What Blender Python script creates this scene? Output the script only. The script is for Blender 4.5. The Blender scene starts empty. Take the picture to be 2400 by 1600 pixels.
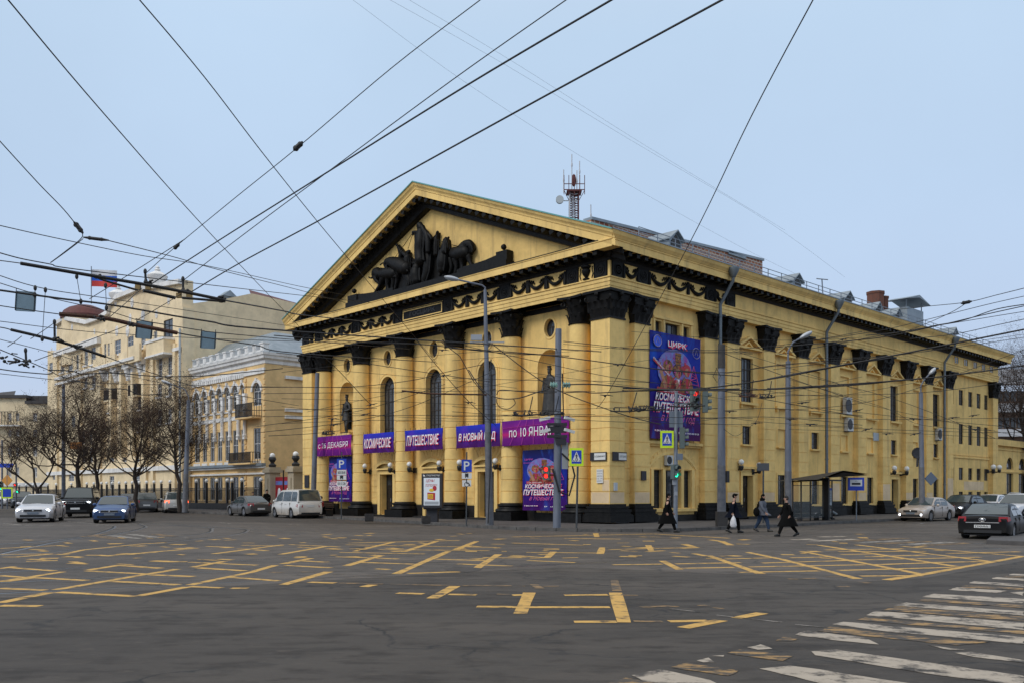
import bpy, bmesh, math, random
from mathutils import Vector, Matrix
from mathutils.geometry import tessellate_polygon
random.seed(7)
SC = bpy.context.scene
# ---------------- camera, sky, sun, exposure ----------------
FPX, HY, CAMH = 2104.0, 1155.0, 1.7
cam_d = bpy.data.cameras.new('camera'); cam = bpy.data.objects.new('camera', cam_d); SC.collection.objects.link(cam)
cam.location = (0, 0, CAMH); cam.rotation_euler = (math.pi/2, 0, 0)
cam_d.sensor_width = 36; cam_d.lens = FPX/2400*36; cam_d.shift_y = (HY-800)/2400
cam_d.clip_start = 0.1; cam_d.clip_end = 3000
SC.camera = cam
W = bpy.data.worlds.new('World'); SC.world = W; W.use_nodes = True
wn = W.node_tree; wn.nodes.clear()
out = wn.nodes.new('ShaderNodeOutputWorld'); bg = wn.nodes.new('ShaderNodeBackground')
sky = wn.nodes.new('ShaderNodeTexSky'); sky.sky_type = 'NISHITA'; sky.sun_disc = False
SUN_EL, SUN_AZ = math.radians(40), math.radians(-140)
sky.sun_elevation = SUN_EL; sky.sun_rotation = SUN_AZ; sky.air_density = 1.0; sky.dust_density = 1.0; sky.ozone_density = 2.0
# overcast layer: pale cloud sheet, a little bluer overhead, softly mottled
tc = wn.nodes.new('ShaderNodeTexCoord'); sep = wn.nodes.new('ShaderNodeSeparateXYZ')
wn.links.new(tc.outputs['Generated'], sep.inputs[0])
ramp = wn.nodes.new('ShaderNodeValToRGB'); wn.links.new(sep.outputs['Z'], ramp.inputs[0])
e = ramp.color_ramp.elements
e[0].position = 0.0; e[0].color = (6.8, 7.3, 8.6, 1)
e[1].position = 1.0; e[1].color = (12.5, 12.2, 11.8, 1)
m4 = e.new(0.58); m4.color = (6.9, 8.3, 10.1, 1)
m1 = e.new(0.12); m1.color = (5.9, 7.2, 9.5, 1)
m2 = e.new(0.30); m2.color = (5.9, 7.6, 9.9, 1)
m3 = e.new(0.45); m3.color = (6.1, 7.9, 10.1, 1)
nz = wn.nodes.new('ShaderNodeTexNoise'); nz.inputs['Scale'].default_value = 2.2; nz.inputs['Detail'].default_value = 5
wn.links.new(tc.outputs['Generated'], nz.inputs['Vector'])
mr = wn.nodes.new('ShaderNodeMapRange'); mr.inputs[1].default_value = .3; mr.inputs[2].default_value = .7; mr.inputs[3].default_value = .95; mr.inputs[4].default_value = 1.05
wn.links.new(nz.outputs[0], mr.inputs[0])
mul = wn.nodes.new('ShaderNodeVectorMath'); mul.operation = 'SCALE'
wn.links.new(ramp.outputs[0], mul.inputs[0]); wn.links.new(mr.outputs[0], mul.inputs['Scale'])
mix = wn.nodes.new('ShaderNodeMix'); mix.data_type = 'RGBA'; mix.inputs['Factor'].default_value = 0.93
wn.links.new(sky.outputs[0], mix.inputs['A']); wn.links.new(mul.outputs[0], mix.inputs['B'])
wn.links.new(mix.outputs['Result'], bg.inputs[0]); bg.inputs[1].default_value = 0.09
wn.links.new(bg.outputs[0], out.inputs[0])
sd = bpy.data.lights.new('sun', 'SUN'); sd.energy = 1.5; sd.angle = math.radians(22); sd.color = (1, .95, .87)
so = bpy.data.objects.new('sun', sd); SC.collection.objects.link(so)
so.rotation_euler = (math.pi/2-SUN_EL, 0, math.radians(-52)) 
vs = SC.view_settings; SC.display_settings.display_device = 'sRGB'
vs.view_transform = 'Standard'; vs.look = 'None'; vs.exposure = 0.0; vs.gamma = 1; vs.use_curve_mapping = False

# ---------------- plan helpers: circus frame (x along right facade, y along left facade) ----------------
YAW = math.radians(43.67); CY_, SY_ = math.cos(YAW), math.sin(YAW)
DC = 46.2; XC = (1429-1200)/FPX*DC
def L(px, py, x=0.0):   # point on a plane parallel to the pedimented facade
    k = (px-1200)/FPX; y = (XC+x*CY_-k*(DC+x*SY_))/(SY_+k*CY_); Y = DC+x*SY_+y*CY_
    return y, CAMH+(HY-py)*Y/FPX
def R(px, py, y=0.0):   # point on a plane parallel to the long facade
    k = (px-1200)/FPX; x = (k*(DC+y*CY_)-XC+y*SY_)/(CY_-k*SY_); Y = DC+x*SY_+y*CY_
    return x, CAMH+(HY-py)*Y/FPX
def G(px, py, z=0.0):
    Y = (CAMH-z)*FPX/(py-HY); return (px-1200)/FPX*Y, Y
def AT(px, py, Y): return Vector(((px-1200)/FPX*Y, Y, CAMH+(HY-py)*Y/FPX))
def WL(x, y, z=0.0): return Vector((XC+x*CY_-y*SY_, DC+x*SY_+y*CY_, z))
def LW(X, Y):
    dx, dy = X-XC, Y-DC; return dx*CY_+dy*SY_, -dx*SY_+dy*CY_
MW = Matrix.Translation((XC, DC, 0)) @ Matrix.Rotation(YAW, 4, 'Z')

# ---------------- materials ----------------
MATS = {}
def mat(name, col, rough=0.8, metal=0.0, noise=0.0, nscale=3.0, col2=None, bump=0.0, bscale=40, emit=None, estr=0, spec=0.5, alpha=None, stretch=None, coat=0.0):
    if name in MATS: return MATS[name]
    m = bpy.data.materials.new(name); m.use_nodes = True; n = m.node_tree; b = n.nodes['Principled BSDF']
    b.inputs['Base Color'].default_value = (*col, 1); b.inputs['Roughness'].default_value = rough; b.inputs['Metallic'].default_value = metal
    b.inputs['Specular IOR Level'].default_value = spec
    if coat: b.inputs['Coat Weight'].default_value = coat; b.inputs['Coat Roughness'].default_value = .06
    if noise or bump:
        g = n.nodes.new('ShaderNodeNewGeometry'); mp = n.nodes.new('ShaderNodeMapping'); n.links.new(g.outputs['Position'], mp.inputs[0])
        if stretch: mp.inputs['Scale'].default_value = stretch
    if noise:
        t = n.nodes.new('ShaderNodeTexNoise'); t.inputs['Scale'].default_value = nscale; t.inputs['Detail'].default_value = 7; t.inputs['Roughness'].default_value = .62
        n.links.new(mp.outputs[0], t.inputs['Vector'])
        r = n.nodes.new('ShaderNodeMapRange'); r.inputs[1].default_value = .35; r.inputs[2].default_value = .68
        n.links.new(t.outputs[0], r.inputs[0])
        mx = n.nodes.new('ShaderNodeMix'); mx.data_type = 'RGBA'
        c2 = col2 or tuple(c*(1-noise) for c in col)
        mx.inputs['A'].default_value = (*col, 1); mx.inputs['B'].default_value = (*c2, 1)
        n.links.new(r.outputs[0], mx.inputs['Factor']); n.links.new(mx.outputs['Result'], b.inputs['Base Color'])
    if bump:
        t2 = n.nodes.new('ShaderNodeTexNoise'); t2.inputs['Scale'].default_value = bscale; t2.inputs['Detail'].default_value = 4
        n.links.new(mp.outputs[0], t2.inputs['Vector']); bp = n.nodes.new('ShaderNodeBump'); bp.inputs['Strength'].default_value = bump; bp.inputs['Distance'].default_value = .02
        n.links.new(t2.outputs[0], bp.inputs['Height']); n.links.new(bp.outputs[0], b.inputs['Normal'])
    if emit: b.inputs['Emission Color'].default_value = (*emit, 1); b.inputs['Emission Strength'].default_value = estr
    if alpha is not None: b.inputs['Alpha'].default_value = alpha
    MATS[name] = m; return m
def plaster(name, col, dirt, streak=.5, scale=.7):
    m = bpy.data.materials.new(name); m.use_nodes = True; n = m.node_tree; b = n.nodes['Principled BSDF']; lk = n.links.new
    b.inputs['Roughness'].default_value = .85; b.inputs['Specular IOR Level'].default_value = .25
    g = n.nodes.new('ShaderNodeNewGeometry')
    def noi(sc, st, lo, hi, det=8):
        mp = n.nodes.new('ShaderNodeMapping'); mp.inputs['Scale'].default_value = st; lk(g.outputs['Position'], mp.inputs[0])
        t = n.nodes.new('ShaderNodeTexNoise'); t.inputs['Scale'].default_value = sc; t.inputs['Detail'].default_value = det; t.inputs['Roughness'].default_value = .65; lk(mp.outputs[0], t.inputs['Vector'])
        r = n.nodes.new('ShaderNodeMapRange'); r.inputs[1].default_value = lo; r.inputs[2].default_value = hi; lk(t.outputs[0], r.inputs[0]); return r.outputs[0]
    def mixc(a, bcol, f):
        x = n.nodes.new('ShaderNodeMix'); x.data_type = 'RGBA'
        if isinstance(a, tuple): x.inputs['A'].default_value = (*a, 1)
        else: lk(a, x.inputs['A'])
        x.inputs['B'].default_value = (*bcol, 1); lk(f, x.inputs['Factor']); return x.outputs['Result']
    def sc_(f, k):
        x = n.nodes.new('ShaderNodeMath'); x.operation = 'MULTIPLY'; lk(f, x.inputs[0]); x.inputs[1].default_value = k; return x.outputs[0]
    c = mixc(col, tuple(v*.78 for v in col), noi(scale, (1, 1, 1), .38, .68))
    c = mixc(c, tuple(v*.70 for v in col), sc_(noi(4.5, (1, 1, 1), .55, .75), .55))
    c = mixc(c, tuple(min(1, v*1.1) for v in col), noi(.35, (1, 1, 1.6), .5, .7))
    c = mixc(c, dirt, sc_(noi(1.6, (1, 1, .10), .52, .76), streak))
    c = mixc(c, tuple(v*.8 for v in dirt), sc_(noi(.55, (1, 1, .8), .58, .72), streak*.45))
    c = mixc(c, tuple(v*.55 for v in dirt), sc_(noi(3.1, (1, 1, .5), .66, .80), streak*.8))
    lk(c, b.inputs['Base Color'])
    t2 = n.nodes.new('ShaderNodeTexNoise'); t2.inputs['Scale'].default_value = 30; lk(g.outputs['Position'], t2.inputs['Vector'])
    bp = n.nodes.new('ShaderNodeBump'); bp.inputs['Strength'].default_value = .25; bp.inputs['Distance'].default_value = .02; lk(t2.outputs[0], bp.inputs['Height']); lk(bp.outputs[0], b.inputs['Normal'])
    MATS[name] = m; return m
YEL = plaster('yellow_plaster', (.90, .615, .222), (.34, .24, .12), .8)
YEL2 = plaster('yellow_trim_plaster', (.92, .635, .235), (.36, .26, .13), .7)
PALE = plaster('pale_repair_plaster', (.78, .59, .37), (.5, .36, .2), .3)
CREAM = plaster('cream_plaster', (.88, .71, .46), (.62, .50, .33), .4)
TAN = plaster('tan_plaster', (.84, .58, .28), (.58, .41, .21), .3)
WHITE = plaster('white_trim', (.84, .82, .79), (.42, .4, .38), .7)
BLK = mat('black_paint', (.0035, .0032, .003), .5, spec=.22, noise=.5, nscale=4, col2=(.014, .013, .012), bump=.3, bscale=9)
BLKR = mat('black_relief', (.0035, .0032, .003), .55, spec=.2, noise=.4, nscale=5, col2=(.012, .011, .010))
STONE = mat('dark_plinth_stone', (.011, .010, .009), .5, spec=.35, noise=.5, nscale=2.5, col2=(.03, .026, .023))
ZINC = mat('zinc_sheet', (.21, .25, .28), .5, .4, noise=.3, nscale=1.2, col2=(.32, .36, .39))
COPPER = mat('green_flashing', (.13, .36, .34), .5, .2)
GLASS = mat('window_glass', (.025, .03, .035), .08, 0, spec=.6, noise=.5, nscale=.9, col2=(.06, .065, .07))
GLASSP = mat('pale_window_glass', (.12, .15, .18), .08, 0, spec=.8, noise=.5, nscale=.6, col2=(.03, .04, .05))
WFR = mat('dark_window_frame', (.035, .024, .018), .6, noise=.4, nscale=5)
WFW = mat('white_window_frame', (.62, .62, .62), .6)
DOORM = mat('dark_door_wood', (.022, .016, .012), .5, noise=.5, nscale=6)
BRICK = None
IRON = mat('black_iron', (.014, .014, .015), .5)
PIPE = mat('grey_downpipe', (.17, .20, .22), .5, .3, noise=.3, nscale=2)
GALV = mat('galvanised_steel', (.27, .30, .34), .5, .4, noise=.25, nscale=2.5, col2=(.17, .19, .22), stretch=(1, 1, .3))
POLEP = mat('grey_pole_paint', (.17, .19, .235), .55, .1, noise=.3, nscale=3, col2=(.11, .12, .15), stretch=(1, 1, .25))
POLED = mat('dark_pole_base_paint', (.095, .10, .115), .6, noise=.5, nscale=4, col2=(.16, .16, .17))
GLOBE = mat('white_globe', (.8, .8, .78), .3)
CABLE = mat('black_cable', (.012, .012, .013), .6)
WIREM = mat('wire_metal', (.02, .02, .022), .55)
RUST = mat('rusty_steel', (.11, .045, .025), .8, noise=.5, nscale=9, col2=(.03, .015, .01))
BRASS = mat('ochre_fitting', (.22, .14, .04), .6)
CURT = mat('curtained_glass', (.10, .10, .10), .12, 0, spec=.6, noise=.8, nscale=1.6, col2=(.02, .022, .025), stretch=(1, 1, .4))
# brick
m = bpy.data.materials.new('old_brick'); m.use_nodes = True; n = m.node_tree; b = n.nodes['Principled BSDF']; b.inputs['Roughness'].default_value = .9
tcn = n.nodes.new('ShaderNodeTexCoord'); mp = n.nodes.new('ShaderNodeMapping'); mp.inputs['Rotation'].default_value = (math.pi/2, 0, 0)
n.links.new(tcn.outputs['Object'], mp.inputs[0])
bt = n.nodes.new('ShaderNodeTexBrick'); bt.inputs['Scale'].default_value = 1.15; bt.inputs['Color1'].default_value = (.26, .07, .03, 1); bt.inputs['Color2'].default_value = (.40, .17, .09, 1); bt.inputs['Mortar'].default_value = (.5, .45, .38, 1); bt.inputs['Mortar Size'].default_value = .04
n.links.new(mp.outputs[0], bt.inputs['Vector']); n.links.new(bt.outputs[0], b.inputs['Base Color']); MATS['old_brick'] = m; BRICK = m

# ---------------- mesh builder ----------------
class MB:
    def __init__(s): s.v = []; s.f = []; s.mi = []; s.cur = 0; s.M = None
    def mt(s, i): s.cur = i; return s
    def add(s, vs, fs):
        o = len(s.v)
        if s.M is not None: vs = [s.M @ Vector(v) for v in vs]
        s.v += [tuple(v) for v in vs]
        for f in fs: s.f.append([i+o for i in f]); s.mi.append(s.cur)
        return s
    def box(s, x0, x1, y0, y1, z0, z1):
        if x0 > x1: x0, x1 = x1, x0
        if y0 > y1: y0, y1 = y1, y0
        if z0 > z1: z0, z1 = z1, z0
        return s.add([(x0,y0,z0),(x1,y0,z0),(x1,y1,z0),(x0,y1,z0),(x0,y0,z1),(x1,y0,z1),(x1,y1,z1),(x0,y1,z1)],
              [(0,3,2,1),(4,5,6,7),(0,1,5,4),(1,2,6,5),(2,3,7,6),(3,0,4,7)])
    def cbox(s, c, sx, sy, sz): return s.box(c[0]-sx/2, c[0]+sx/2, c[1]-sy/2, c[1]+sy/2, c[2]-sz/2, c[2]+sz/2)
    def quad(s, a, b, c, d): return s.add([a, b, c, d], [(0,1,2,3)])
    def lathe(s, prof, c=(0,0,0), n=16, a0=0, a1=2*math.pi, axis='z'):
        full = abs(a1-a0-2*math.pi) < 1e-6; k = n if full else n+1; vs = []
        for (r, z) in prof:
            for i in range(k):
                a = a0+(a1-a0)*i/n; p = (r*math.cos(a), r*math.sin(a), z)
                if axis == 'y': p = (p[0], p[2], p[1])
                if axis == 'x': p = (p[2], p[0], p[1])
                vs.append((c[0]+p[0], c[1]+p[1], c[2]+p[2]))
        fs = []
        for j in range(len(prof)-1):
            for i in range(n):
                i2 = (i+1) % k; fs.append((j*k+i, j*k+i2, (j+1)*k+i2, (j+1)*k+i))
        if full and prof[0][0] > 1e-6: fs.append(tuple(range(k))[::-1])
        if full and prof[-1][0] > 1e-6: fs.append(tuple((len(prof)-1)*k+i for i in range(k)))
        return s.add(vs, fs)
    def ball(s, c, r, n=10, sc=(1,1,1)):
        pr = [(math.sin(math.pi*j/(n//2+2))*r, -math.cos(math.pi*j/(n//2+2))*r) for j in range(n//2+3)]
        pr[0] = (1e-4, pr[0][1]); pr[-1] = (1e-4, pr[-1][1])
        old = s.M; T = Matrix.Translation(c) @ Matrix.Diagonal((*sc, 1)); s.M = T if old is None else old @ T
        s.lathe(pr, (0,0,0), n); s.M = old; return s
    def tube(s, pts, r, n=6, r2=None, cap=True):
        pts = [Vector(p) for p in pts]; k = len(pts); vs = []; fs = []
        up = Vector((0,0,1)); pu = None
        for i, p in enumerate(pts):
            t = (pts[min(i+1,k-1)]-pts[max(i-1,0)])
            if t.length < 1e-9: t = Vector((0,0,1))
            t.normalize()
            if pu is None:
                a = up if abs(t.dot(up)) < .95 else Vector((1,0,0)); u = t.cross(a).normalized()
            else:
                u = (pu - t*pu.dot(t)); u = u.normalized() if u.length > 1e-6 else t.orthogonal().normalized()
            pu = u; w = t.cross(u)
            rr = r if not isinstance(r, (list, tuple)) else r[i]
            if r2 is not None: rr = r+(r2-r)*i/(k-1)
            for j in range(n):
                a = 2*math.pi*j/n; vs.append(p+u*math.cos(a)*rr+w*math.sin(a)*rr)
        for i in range(k-1):
            for j in range(n):
                j2 = (j+1) % n; fs.append((i*n+j, i*n+j2, (i+1)*n+j2, (i+1)*n+j))
        if cap: fs.append(tuple(range(n))[::-1]); fs.append(tuple((k-1)*n+j for j in range(n)))
        return s.add(vs, fs)
    def prism(s, poly, fn, d0, d1):   # poly (u,v) list, fn(u,v,d)->3D
        n = len(poly); vs = [fn(u, v, d0) for u, v in poly]+[fn(u, v, d1) for u, v in poly]
        tri = tessellate_polygon([[Vector((u, v, 0)) for u, v in poly]])
        fs = [tuple(t) for t in tri]+[tuple(i+n for i in t)[::-1] for t in tri]
        fs += [(i, (i+1) % n, (i+1) % n+n, i+n) for i in range(n)]
        return s.add(vs, fs)
    def sweep(s, prof, path, close=False):   # prof (o,z), path fn(o)->list of (x,y)
        P = [path(o) for o, z in prof]; k = len(P[0]); vs = []
        for (o, z), pp in zip(prof, P): vs += [(x, y, z) for x, y in pp]
        fs = [(j*k+i, j*k+i+1, (j+1)*k+i+1, (j+1)*k+i) for j in range(len(prof)-1) for i in range(k-1)]
        return s.add(vs, fs)
    def build(s, name, mats, parent=None, smooth=False, fix=True, angle=40):
        me = bpy.data.meshes.new(name); me.from_pydata(s.v, [], s.f)
        if not isinstance(mats, (list, tuple)): mats = [mats]
        for m in mats: me.materials.append(m)
        me.polygons.foreach_set('material_index', s.mi)
        if fix:
            bm = bmesh.new(); bm.from_mesh(me); bmesh.ops.recalc_face_normals(bm, faces=bm.faces); bm.to_mesh(me); bm.free()
        if smooth:
            me.polygons.foreach_set('use_smooth', [True]*len(me.polygons)); me.set_sharp_from_angle(angle=math.radians(angle))
        me.update(); return link(name, me, parent)
def link(name, data, parent=None, M=None):
    o = bpy.data.objects.new(name, data); SC.collection.objects.link(o)
    if parent is not None: o.parent = parent
    if M is not None: o.matrix_local = M
    return o
def tag(o, label=None, cat=None, group=None, kind=None):
    if label: o['label'] = label
    if cat: o['category'] = cat
    if group: o['group'] = group
    if kind: o['kind'] = kind
    return o
def thing(name, label, cat, loc=(0,0,0), rz=0, group=None, M=None):
    o = bpy.data.objects.new(name, None); SC.collection.objects.link(o)
    if M is not None: o.matrix_world = M
    else: o.location = loc; o.rotation_euler = (0, 0, rz)
    return tag(o, label, cat, group)
def inst(src, name, parent, M): return link(name, src.data if hasattr(src, 'data') else src, parent, M)
def T3(x, y, z): return Matrix.Translation((x, y, z))
def RZ(a): return Matrix.Rotation(a, 4, 'Z')
# facade maps: (u, z, d) with d inward
fL = lambda u, z, d: (d, u, z)
fR = lambda u, z, d: (u, d, z)
def bx(mb, F, u0, u1, z0, z1, d0, d1):
    a, c = F(u0, z0, d0), F(u1, z1, d1); return mb.box(a[0], c[0], a[1], c[1], a[2], c[2])
def rect(u0, u1, z0, z1): return [(u0, z0), (u1, z0), (u1, z1), (u0, z1)]
def arch(u0, u1, z0, z1, n=12):   # round-headed opening, z1 = crown
    r = (u1-u0)/2; c = (u0+u1)/2
    return [(u0, z0), (u1, z0)]+[(c+r*math.cos(math.pi*i/n), z1-r+r*math.sin(math.pi*i/n)) for i in range(n+1)]
def seg(u0, u1, z0, z1, rise, n=10):
    w = (u1-u0)/2; rad = (w*w+rise*rise)/(2*rise); c = (u0+u1)/2; a = math.asin(w/rad)
    return [(u0, z0), (u1, z0)]+[(c+rad*math.sin(a-2*a*i/n), z1-rad+rad*math.cos(a-2*a*i/n)) for i in range(n+1)]
def ellip(c, z, ru, rz_, n=20): return [(c+ru*math.cos(2*math.pi*i/n), z+rz_*math.sin(2*math.pi*i/n)) for i in range(n)]
def wall(mb, F, outer, holes, d, dep):
    lo = [outer]+[h[0] if isinstance(h, tuple) else h for h in holes]
    tri = tessellate_polygon([[Vector((u, v, 0)) for u, v in l] for l in lo])
    flat = [p for l in lo for p in l]
    mb.add([F(u, v, d) for u, v in flat], [tuple(t) for t in tri])
    for h in holes:
        hp, dd = (h if isinstance(h, tuple) else (h, dep)); n = len(hp)
        mb.add([F(u, v, d) for u, v in hp]+[F(u, v, d+dd) for u, v in hp], [(i, (i+1) % n, (i+1) % n+n, i+n) for i in range(n)])
def fillp(mb, F, poly, d):
    tri = tessellate_polygon([[Vector((u, v, 0)) for u, v in poly]]); mb.add([F(u, v, d) for u, v in poly], [tuple(t) for t in tri])
def ring(mb, F, inner, outer_, d0, d1):  # band between two loops with equal counts
    n = len(inner)
    vs = [F(u, v, d0) for u, v in inner]+[F(u, v, d0) for u, v in outer_]+[F(u, v, d1) for u, v in outer_]+[F(u, v, d1) for u, v in inner]
    fs = []
    for i in range(n):
        j = (i+1) % n; fs += [(i, j, n+j, n+i), (n+i, n+j, 2*n+j, 2*n+i), (3*n+i, 3*n+j, j, i)]
    mb.add(vs, fs)
def grow(poly, g):
    cu = sum(p[0] for p in poly)/len(poly); cz = sum(p[1] for p in poly)/len(poly)
    us = [p[0] for p in poly]; zs = [p[1] for p in poly]; hw = (max(us)-min(us))/2; hz = (max(zs)-min(zs))/2
    cu = (max(us)+min(us))/2; cz = (max(zs)+min(zs))/2
    return [(cu+(u-cu)*(hw+g)/hw, cz+(z-cz)*(hz+g)/hz) for u, z in poly]
def window(F, parent, poly, d, nx=2, nz=3, fm=WFR, gm=GLASS, t=.05, name='window', extra=None, label=None):
    us = [p[0] for p in poly]; zs = [p[1] for p in poly]; u0, u1, z0, z1 = min(us), max(us), min(zs), max(zs)
    mb = MB(); ring(mb, F, grow(poly, -t*1.4), poly, d-.06, d)
    top = z1 if len(poly) == 4 else z1-(u1-u0)/2
    for i in range(1, nx):
        u = u0+(u1-u0)*i/nx; bx(mb, F, u-t/2, u+t/2, z0, (top if (len(poly) != 4) else z1), d-.05, d)
    for i in range(1, nz+(0 if len(poly) == 4 else 1)):
        z = z0+(top-z0)*i/nz; bx(mb, F, u0, u1, z-t/2, z+t/2, d-.045, d)
    if len(poly) > 4 and nz > 1:
        c = (u0+u1)/2; r = (u1-u0)/2
        for k in (1, 2, 3, 4, 5):
            a = math.pi*k/6; p0 = F(c+.45*r*math.cos(a), top+.45*r*math.sin(a), d-.03); p1 = F(c+.95*r*math.cos(a), top+.95*r*math.sin(a), d-.03); mb.tube([p0, p1], t*.4, 4)
        mb.tube([F(c+.45*r*math.cos(math.pi*k/8), top+.45*r*math.sin(math.pi*k/8), d-.03) for k in range(9)], t*.4, 4)
    w = mb.build(name, fm, parent)
    if label: w['label'] = label
    g = MB(); fillp(g, F, poly, d-.015); g.build('pane', gm, w)
    return w
_txt = {}
def text_mesh(s, size=1, ext=.0, font_shear=0, bold=0):
    k = (s, ext, font_shear, bold)
    if k in _txt: return _txt[k]
    c = bpy.data.curves.new('text', 'FONT'); c.body = s; c.size = 1; c.extrude = ext; c.shear = font_shear; c.offset = bold; c.resolution_u = 3; c.align_x = 'CENTER'; c.align_y = 'CENTER'
    o = bpy.data.objects.new('t', c); SC.collection.objects.link(o); bpy.context.view_layer.update()
    me = bpy.data.meshes.new_from_object(o); bpy.data.objects.remove(o); me.materials.clear(); _txt[k] = me; return me
def lettering(s, parent, F, u, z, d, w, h, m, flip=1, shear=0, bold=0, name='lettering', rot=0):
    """flat print text centred at (u,z) on facade map F (flip=-1 where u grows to the viewer's left)"""
    me = text_mesh(s, font_shear=shear, bold=bold)
    xs = [v.co.x for v in me.vertices]; ys = [v.co.y for v in me.vertices]
    x0, x1, y0, y1 = min(xs), max(xs), min(ys), max(ys); cx, cy = (x0+x1)/2, (y0+y1)/2
    n = bpy.data.meshes.new(name)
    ca, sa = math.cos(rot), math.sin(rot)
    vs = []
    for v in me.vertices:
        a, b = (v.co.x-cx)*w/(x1-x0), (v.co.y-cy)*h/(y1-y0); a, b = a*ca-b*sa, a*sa+b*ca
        vs.append(F(u+flip*a, z+b, d))
    n.from_pydata(vs, [], [tuple(p.vertices) for p in me.polygons]); n.materials.append(m)
    return link(name, n, parent)
# ================= ground, pavement =================
def ground_mat():
    m = bpy.data.materials.new('asphalt'); m.use_nodes = True; n = m.node_tree; lk = n.links.new; b = n.nodes['Principled BSDF']
    b.inputs['Roughness'].default_value = .82; b.inputs['Specular IOR Level'].default_value = .35
    col = asphalt_nodes(n, b)
    lk(col, b.inputs['Base Color']); return m
def asphalt_nodes(n, b):
    lk = n.links.new; g = n.nodes.new('ShaderNodeNewGeometry')
    def noi(sc, st=(1,1,1), det=8, dist=0, rot=0):
        mp = n.nodes.new('ShaderNodeMapping'); mp.inputs['Scale'].default_value = st; mp.inputs['Rotation'].default_value = (0,0,rot); lk(g.outputs['Position'], mp.inputs[0])
        t = n.nodes.new('ShaderNodeTexNoise'); t.inputs['Scale'].default_value = sc; t.inputs['Detail'].default_value = det; t.inputs['Roughness'].default_value = .6; t.inputs['Distortion'].default_value = dist; lk(mp.outputs[0], t.inputs['Vector']); return t.outputs[0]
    def rng(s, lo, hi, a=0, c=1):
        r = n.nodes.new('ShaderNodeMapRange'); r.inputs[1].default_value = lo; r.inputs[2].default_value = hi; r.inputs[3].default_value = a; r.inputs[4].default_value = c; lk(s, r.inputs[0]); return r.outputs[0]
    def mixc(a, bc, f):
        x = n.nodes.new('ShaderNodeMix'); x.data_type = 'RGBA'
        if isinstance(a, tuple): x.inputs['A'].default_value = (*a, 1)
        else: lk(a, x.inputs['A'])
        x.inputs['B'].default_value = (*bc, 1); lk(f, x.inputs['Factor']); return x.outputs['Result']
    c = mixc((.074, .063, .053), (.046, .039, .033), rng(noi(.12, (1, 1, 1), 6), .38, .62))
    c = mixc(c, (.094, .078, .064), rng(noi(.5, (.22, 1, 1), 9, rot=.2), .48, .72))
    c = mixc(c, (.019, .015, .012), rng(noi(.9, (.35, 1.6, 1), 7, rot=-.1), .55, .68, 0, .8))
    c = mixc(c, (.12,.10,.082), rng(noi(26, det=3), .60, .8, 0, .45))
    c = mixc(c, (.012, .012, .012), rng(noi(60, det=2), .60, .8, 0, .5))
    c = mixc(c, (.030, .024, .019), rng(noi(3.2, (.5, 1, 1), 8), .50, .66, 0, .85))
    c = mixc(c, (.09, .074, .06), rng(noi(7.5, (.6, 1, 1), 6, rot=.5), .56, .72, 0, .75))
    # cracks
    v = n.nodes.new('ShaderNodeTexVoronoi'); v.feature = 'DISTANCE_TO_EDGE'; v.inputs['Scale'].default_value = .28
    mp = n.nodes.new('ShaderNodeMapping'); lk(g.outputs['Position'], mp.inputs[0])
    ad = n.nodes.new('ShaderNodeVectorMath'); ad.operation = 'ADD'; t = n.nodes.new('ShaderNodeTexNoise'); t.inputs['Scale'].default_value = 1.2; t.inputs['Detail'].default_value = 6
    lk(g.outputs['Position'], t.inputs['Vector']); s_ = n.nodes.new('ShaderNodeVectorMath'); s_.operation = 'SCALE'; s_.inputs['Scale'].default_value = 1.6; lk(t.outputs['Color'], s_.inputs[0])
    lk(g.outputs['Position'], ad.inputs[0]); lk(s_.outputs[0], ad.inputs[1]); lk(ad.outputs[0], v.inputs['Vector'])
    crack = rng(v.outputs['Distance'], 0.0, .016, 1, 0)
    mm = n.nodes.new('ShaderNodeMath'); mm.operation = 'MULTIPLY'; lk(crack, mm.inputs[0]); lk(rng(noi(.35), .44, .56), mm.inputs[1])
    c = mixc(c, (.018, .018, .018), mm.outputs[0])
    bp = n.nodes.new('ShaderNodeBump'); bp.inputs['Strength'].default_value = .5; bp.inputs['Distance'].default_value = .01; lk(noi(90, det=3), bp.inputs['Height']); lk(bp.outputs[0], b.inputs['Normal'])
    return c
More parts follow.
